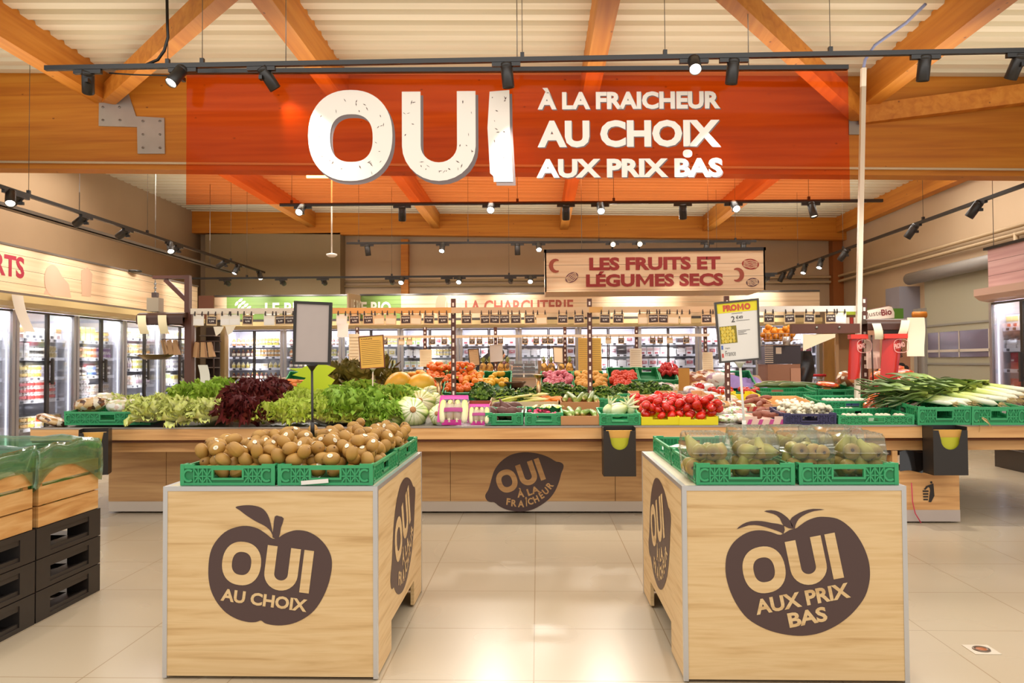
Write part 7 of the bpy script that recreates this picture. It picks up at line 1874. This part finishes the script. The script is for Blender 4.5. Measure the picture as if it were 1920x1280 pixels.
for s in (-1, 1): b.ball((.375, .02+s*.088, 1.335), (.018, .012, .03), 8, 6)
part('face', b, [SKN, mat('#201814', .3), mat('#9a5548', .5)], t)
coat = [(-.01,0,.82,.16,.19),(.0,0,.95,.145,.18),(.09,0,1.15,.145,.18),(.175,.01,1.32,.135,.19),(.25,.02,1.385,.08,.09),
        (.19,-.18,1.32,.075,.075),(.36,-.21,1.12,.058,.058),(.52,-.12,1.12,.045,.045),(.19,.21,1.32,.075,.075),(.38,.25,1.12,.058,.058),(.54,.21,1.155,.045,.045)]
skinned('coat', coat, [(0,1),(1,2),(2,3),(3,4),(3,5),(5,6),(6,7),(3,8),(8,9),(9,10)], COAT, t, 1)
skinned('trousers', [(0,0,.9,.13,.16),(-.0,-.09,.82,.095,.1),(.03,-.09,.5,.07,.07),(-.02,-.09,.12,.058,.058),(0,.09,.82,.095,.1),(.05,.1,.5,.07,.07),(0,.1,.12,.058,.058)], [(0,1),(1,2),(2,3),(0,4),(4,5),(5,6)], TRO, t)
b = MB(); b.ball((.365, .02, 1.385), (.1, .1, .095), 14, 10, fn=lambda p: (p[0]*(1 if p[0] < 0 else .75), p[1], p[2]*(1 if p[2] > 0 else .8))); part('hair', b, HAIR, t)
b = MB()
for y in (-.1, .11): b.ball((.05, y, .045), (.14, .05, .045), 12, 8)
part('shoes', b, SHOE, t)

# orange juicer
YJ = 11.5; a = atY(1440, 735, YJ); c = atY(1500, 648, YJ); w = c.x-a.x
t = thing('juice_machine', 'orange juice machine with a wire basket of oranges on a brown cabinet', 'juicer', ((a.x+c.x)/2, YJ, 0))
def zz(py): return atY(1470, py, YJ).z
CB = mat('#94684f', .5)
part('cabinet', MB().box((-w/2, 0, .02), (w/2, .5, zz(682)-.004)), CB, t)
part('cabinet_side', MB().box((w*.2, -.012, .02), (w/2, 0, zz(690))), mat('#b98a70', .5), t)
part('machine_body', MB().box((-w/2-.02, .03, zz(682)), (w/2+.02, .47, zz(648))), mat('#3a3236', .35), t)
b = MB()
for k in range(9): b.box((-w/2-.03, .022, zz(680)+.03*k), (-w/2+.09, .03, zz(680)+.03*k+.014))
part('vent_slats', b, mat('#c9b8a8', .5), t)
part('notice', MB().box((-w/2+.13, .026, zz(663)), (-w/2+.21, .03, zz(651))), PAPER, t)
zb = zz(647)
b = MB(); bw = atY(1495, 640, YJ).x-atY(1430, 640, YJ).x
for k in range(11):
    x = -bw/2+bw*k/10; b.tube([(x, .02, zb), (x, .02, zb+.17)], .003, 4); b.tube([(x, .44, zb), (x, .44, zb+.17)], .003, 4)
for z in (0, .08, .17):
    b.tube([(-bw/2, .02, zb+z), (bw/2, .02, zb+z), (bw/2, .44, zb+z), (-bw/2, .44, zb+z), (-bw/2, .02, zb+z)], .004, 5)
for k in range(8): y = .02+.42*k/7; b.tube([(-bw/2, y, zb+.002), (bw/2, y, zb+.002)], .003, 4)
part('wire_basket', b, mat('#b9a090', .3, .7), t)
part('cup', MB().lathe([(.05, .0), (.06, .12), (.055, .12), (.046, .01)], 14, 0, Matrix.Translation((.02, -.06, zb))), mat('#bdb8b4', .25, .6), t)
rj = random.Random(6)
for (x, y, z) in drop(46, (-bw/2+.05, bw/2-.05, .07, .39), lambda x, y: zb+.006+.05, .043, rj):
    single('orange', ORM, None, 'orange in the wire basket on top of the juice machine', 'orange', 'oranges on the juice machine', (t.location.x+x, YJ+y, z), (0, 0, 0), 1.02)
# trolley with a dark coat
YT = 11.9; p = atY(1512, 690, YT)
t = thing('shopping_trolley', 'shopping trolley with red handle right of the juice machine', 'trolley', (p.x, YT, 0))
b = MB(); H0, H1 = .45, .95
for k in range(9):
    u = k/8; b.tube([(-.2, .8*u, H0+.1*(1-u)*0), (-.25, .85*u, H1)], .004, 4); b.tube([(.2, .8*u, H0), (.25, .85*u, H1)], .004, 4)
for z, s in ((H0, .2), (.62, .217), (.78, .233), (H1, .25)): b.tube([(-s, 0, z), (s, 0, z), (s, .8, z), (-s, .8, z), (-s, 0, z)], .005, 5)
for k in range(7): x = -.2+.4*k/6; b.tube([(x, 0, H0), (x*1.25, 0, H1)], .004, 4); b.tube([(x, 0, H0), (x, .8, H0)], .004, 4)
for s in (-1, 1): b.tube([(s*.22, -.1, 1.0), (s*.22, .1, .4), (s*.22, .6, .15), (s*.22, .7, .1)], .012, 6); b.tube([(s*.22, .1, .4), (s*.22, .05, .1)], .012, 6)
part('basket', b, mat('#b5aeb0', .3, .8), t)
part('handle', MB().tube([(-.25, -.1, 1.02), (.25, -.1, 1.02)], .02, 10), mat('#b8202a', .35), t)
for s in (-1, 1):
    for y in (.05, .7): part('wheel', MB().tube([(s*.22-.012, y, .06), (s*.22+.012, y, .06)], .06, 14), BLK, t)
b = MB().grid(10, 14, lambda u, v: ((u-.5)*.22*(1+.3*math.sin(4*v)), -.13-.05*math.sin(PI*u)-.02*math.sin(9*v+5*u), 1.38-.62*v))
b.grid(10, 14, lambda u, v: ((.5-u)*.22*(1+.3*math.sin(4*v)), -.06+.02*math.sin(7*v), 1.38-.62*v))
single('jacket', b, mat('#1c1a1c', .3, coat=.3), 'black shiny jacket hanging beside the juice machine', 'jacket', None, (atY(1508, 690, 11.7).x-.04, 11.72, 0))
# brown panel, white info panel, extinguisher
a = atY(1546, 740, 13.9); c = atY(1571, 622, 13.9)
single('wooden_screen', MB().box((a.x, 13.9, 0), (c.x, 13.96, c.z)), wood('brown_panel', [(.3, '#6e4a20'), (.6, '#94682c'), (.8, '#7a5424')], (6, 6, 1.2)), 'brown upright wooden panel right of the back fridges', 'panel')
a = atY(1574, 740, 12.6); c = atY(1602, 622, 12.6)
t = thing('info_panel', 'pale panel with small pictures and a green foot left of the service post', 'panel', ((a.x+c.x)/2, 12.6, 0)); w = c.x-a.x
part('board', MB().box((-w/2, 0, 0), (w/2, .03, c.z)), mat('#d9ccb0', .6), t)
def zq(py): return atY(1588, py, 12.6).z
b = MB(); b.box((-.06, -.002, zq(684)), (-.0, 0, zq(674))); part('picture', b, mat('#8a5a38', .6), t)
b = MB(); b.box((-.09, -.002, zq(718)), (.06, 0, zq(707))); part('green_print', b, mat('#5f8a38', .6), t)
b = MB(); b.box((-.09, -.002, zq(699)), (-.05, 0, zq(696))); b.box((-.01, -.002, zq(699)), (.03, 0, zq(696)), 1); part('flag_print', b, [mat('#2a2430', .6), mat('#a83030', .6)], t)
b = MB()
for k in range(6): b.box((-.1, -.002, zq(640+k*4)), (.08, 0, zq(638.5+k*4)))
part('text_lines', b, mat('#8d8474', .6), t)
p = atY(1575, 722, 12.4); t = thing('fire_extinguisher', 'red fire extinguisher beside the pale info panel', 'extinguisher', (p.x, 12.4, p.z-.3))
part('cylinder', MB().lathe([(0, 0), (.06, .01), (.065, .05), (.065, .38), (.05, .43), (.02, .46), (.02, .48)], 16), mat('#b81f1c', .3, coat=.4), t)
part('valve', MB().cbox((0, 0, .5), (.05, .03, .04)).tube([(.02, -.01, .5), (.08, -.02, .45), (.075, -.02, .3)], .008, 6), BLK, t); part('label', MB().lathe([(.0655, .15), (.0655, .28)], 16), WHT, t)
single('extinguisher_shelf', MB().box((p.x-.12, 12.3, 0), (p.x+.12, 12.5, p.z-.302)), mat('#8a745c', .6), 'small brown pedestal under the fire extinguisher', 'pedestal')
# dried fruit stand
YD = 11.2
def D(px, py, Y=YD): return atY(px, py, Y)
a, c = D(1577, 602), D(1625, 572)
t = thing('bulk_stand', 'dried fruit stand with lime and green header boards behind the red bags', 'stand', (D(1650, 640).x, YD, 0))
def bx(px0, py0, px1, py1, dy0, dy1, m_, nm, lab=None):
    p, q = D(px0, py1), D(px1, py0); return part(nm, MB().box((p.x-t.location.x, dy0, p.z), (q.x-t.location.x, dy1, q.z)), m_, t, lab)
bx(1577, 573, 1622, 590, 0, .03, mat('#b5cf3c', .5), 'header_board', 'lime header board')
bx(1625, 577, 1700, 600, .1, .13, mat('#4f8022', .5), 'header_board', 'dark green header board')
zt_ = D(1600, 610).z
bx(1577, 612, 1712, 616, 0, .4, mat('#8a6a50', .5), 'shelf')
for k in range(6):
    p = D(1583+k*7, 612); part('bulk_bin', MB().box((p.x-t.location.x-.022, .0, p.z), (p.x-t.location.x+.022, .2, p.z+.13)), mat(['#b84a30','#e8e0d0','#a8362c','#efe6d8','#d87a48','#e6dccb'][k], .4), t)
part('frame', MB().box((-.52, .25, 0), (-.48, .3, zt_)).box((.45, .25, 0), (.49, .3, zt_)).box((-.5, .33, .1), (.47, .36, zt_)), mat('#a8845c', .6), t)
t = thing('carton_display', 'brown cardboard display with dark cloud shapes behind the red bag sleeve', 'display', (D(1668, 700, 10.6).x, 10.6, 0))
p, q = D(1627, 612, 10.6), D(1708, 745, 10.6); w = q.x-p.x
part('board', MB().box((-w/2, 0, .0), (w/2, .25, p.z)), mat('#a8785a', .65), t)
def cl(cx, cy, s, nm='cloud_shape'):
    v = D(cx, cy, 10.6); b = MB()
    for k, (dx, dz, r) in enumerate(((-.06, 0, .05), (0, .03, .06), (.06, 0, .05), (0, -.02, .06))): flat(b, se(v.x-t.location.x+dx*s, v.z+dz*s, r*s, r*s*.85, 2, 16), -.002-.0002*k)
    part(nm, b, mat('#241a18', .6), t)
cl(1672, 624, 1.1); cl(1690, 690, .9); cl(1650, 697, .7)
b = MB()
for txt, px0, px1, py0, py1 in (('TERRE', 1640, 1692, 643, 658), ('ALPES', 1640, 1693, 662, 670)):
    v, u_ = D(px0, py1, 10.6), D(px1, py0, 10.6); put_text(b, txt[-1:] if 0 else txt[-2:], u_.x-t.location.x-.09, v.z, .085, u_.z-v.z, -.003, 0, .03)
part('lettering', b, mat('#3a2620', .6), t)
b = MB(); v = D(1684, 694, 10.6); put_text(b, 'ez', v.x-t.location.x, v.z, .075, .055, -.004, 0, .03); part('lettering', b, mat('#e8dccb', .6), t)
p = D(1628, 596, 10.5); t = thing('name_board', 'tilted pale shield board with grey and dark red lettering above the right hood', 'sign', (p.x, 10.62, p.z))
q = D(1692, 580, 10.4); W_ = q.x-p.x
M_ = Matrix.Rotation(-.14, 4, 'Y')
b = MB(); o_ = [(0,-.02),(W_*.97,-.05),(W_,.02),(W_*.95,.1),(W_*.85,.115),(W_*.1,.1),(.02,.08)]; b.prism(o_, -.005, .005, 0, M_); part('board', b, mat('#e3d3c4', .5), t)
part('board_edge', MB().prism([(x*1.03-.01, z*1.12) for x, z in o_], .0055, .009, 0, M_), mat('#6a4a3c', .5), t)
b = MB(); put_text(b, 'Juste', .03, -.005, W_*.5, .085, -.007, 0, .0, 0, M_); part('lettering', b, mat('#6a5a50', .6), t, 'grey lettering')
b = MB(); put_text(b, 'Bio', W_*.57, .0, W_*.34, .085, -.007, 0, .03, 0, M_); part('lettering', b, mat('#7a2c30', .6), t, 'dark red lettering')
part('stay', MB().box((W_*.5-.01, .01, -.2), (W_*.5+.01, .02, .05)), BRN, t)
p = D(1712, 590, 10.8); b = MB().tube([(0, 0, 0), (.17, 0, 0)], .045, 14); rl = single('orange_roll', b, mat('#d8862c', .5), 'orange roll on a thin post right of the tilted shield board', 'roll', None, p); part('post', MB().box((.06, .0, -p.z), (.1, .03, -.03)), mat('#8d8378', .5), rl)
# dark shelving in the left corner
a = atY(373, 735, 14.6); c = atY(400, 612, 14.6)
t = thing('corner_shelving', 'dark shelving in the corner between left and back fridges', 'shelving', (a.x, 14.6, 0)); w = c.x-a.x
part('back', MB().box((0, .3, 0), (w, .33, c.z)), mat('#3a2c24', .6), t)
for py in (630, 660, 672, 690, 710):
    z = atY(385, py, 14.6).z; part('shelf', MB().box((0, 0, z), (w, .3, z+.02)), mat('#6a5a50', .5), t)
# small disc lamp above the left sign
p = atX(252, 511, -6.1); t = thing('disc_lamp', 'small black disc lamp above the left sign board', 'lamp', p)
part('disc', MB().lathe([(0, .0), (.1, .002), (.11, .015), (.1, .035), (0, .04)], 18), BLK, t); part('arm', MB().tube([(0, 0, .02), (-.1, 0, .02), (-.1, 0, -.04)], .01, 6), BLK, t)
# white hooked sheet near the left aisle and loose paper tickets under the rail
for k, (px, py) in enumerate(((410, 612), (432, 611), (1566, 611))):
    single('paper_flag', MB().add([(-.05, 0, 0), (.05, 0, 0), (.02, -.01, -.06), (-.02, -.012, -.09)], [(0, 3, 2, 1)]), mat('#e9dcc2', .6), 'curled paper corner hanging under the price rail, %s' % ['at the left end', 'second from the left end', 'at the right end'][k], 'paper', None, atY(px, py, 7.13))
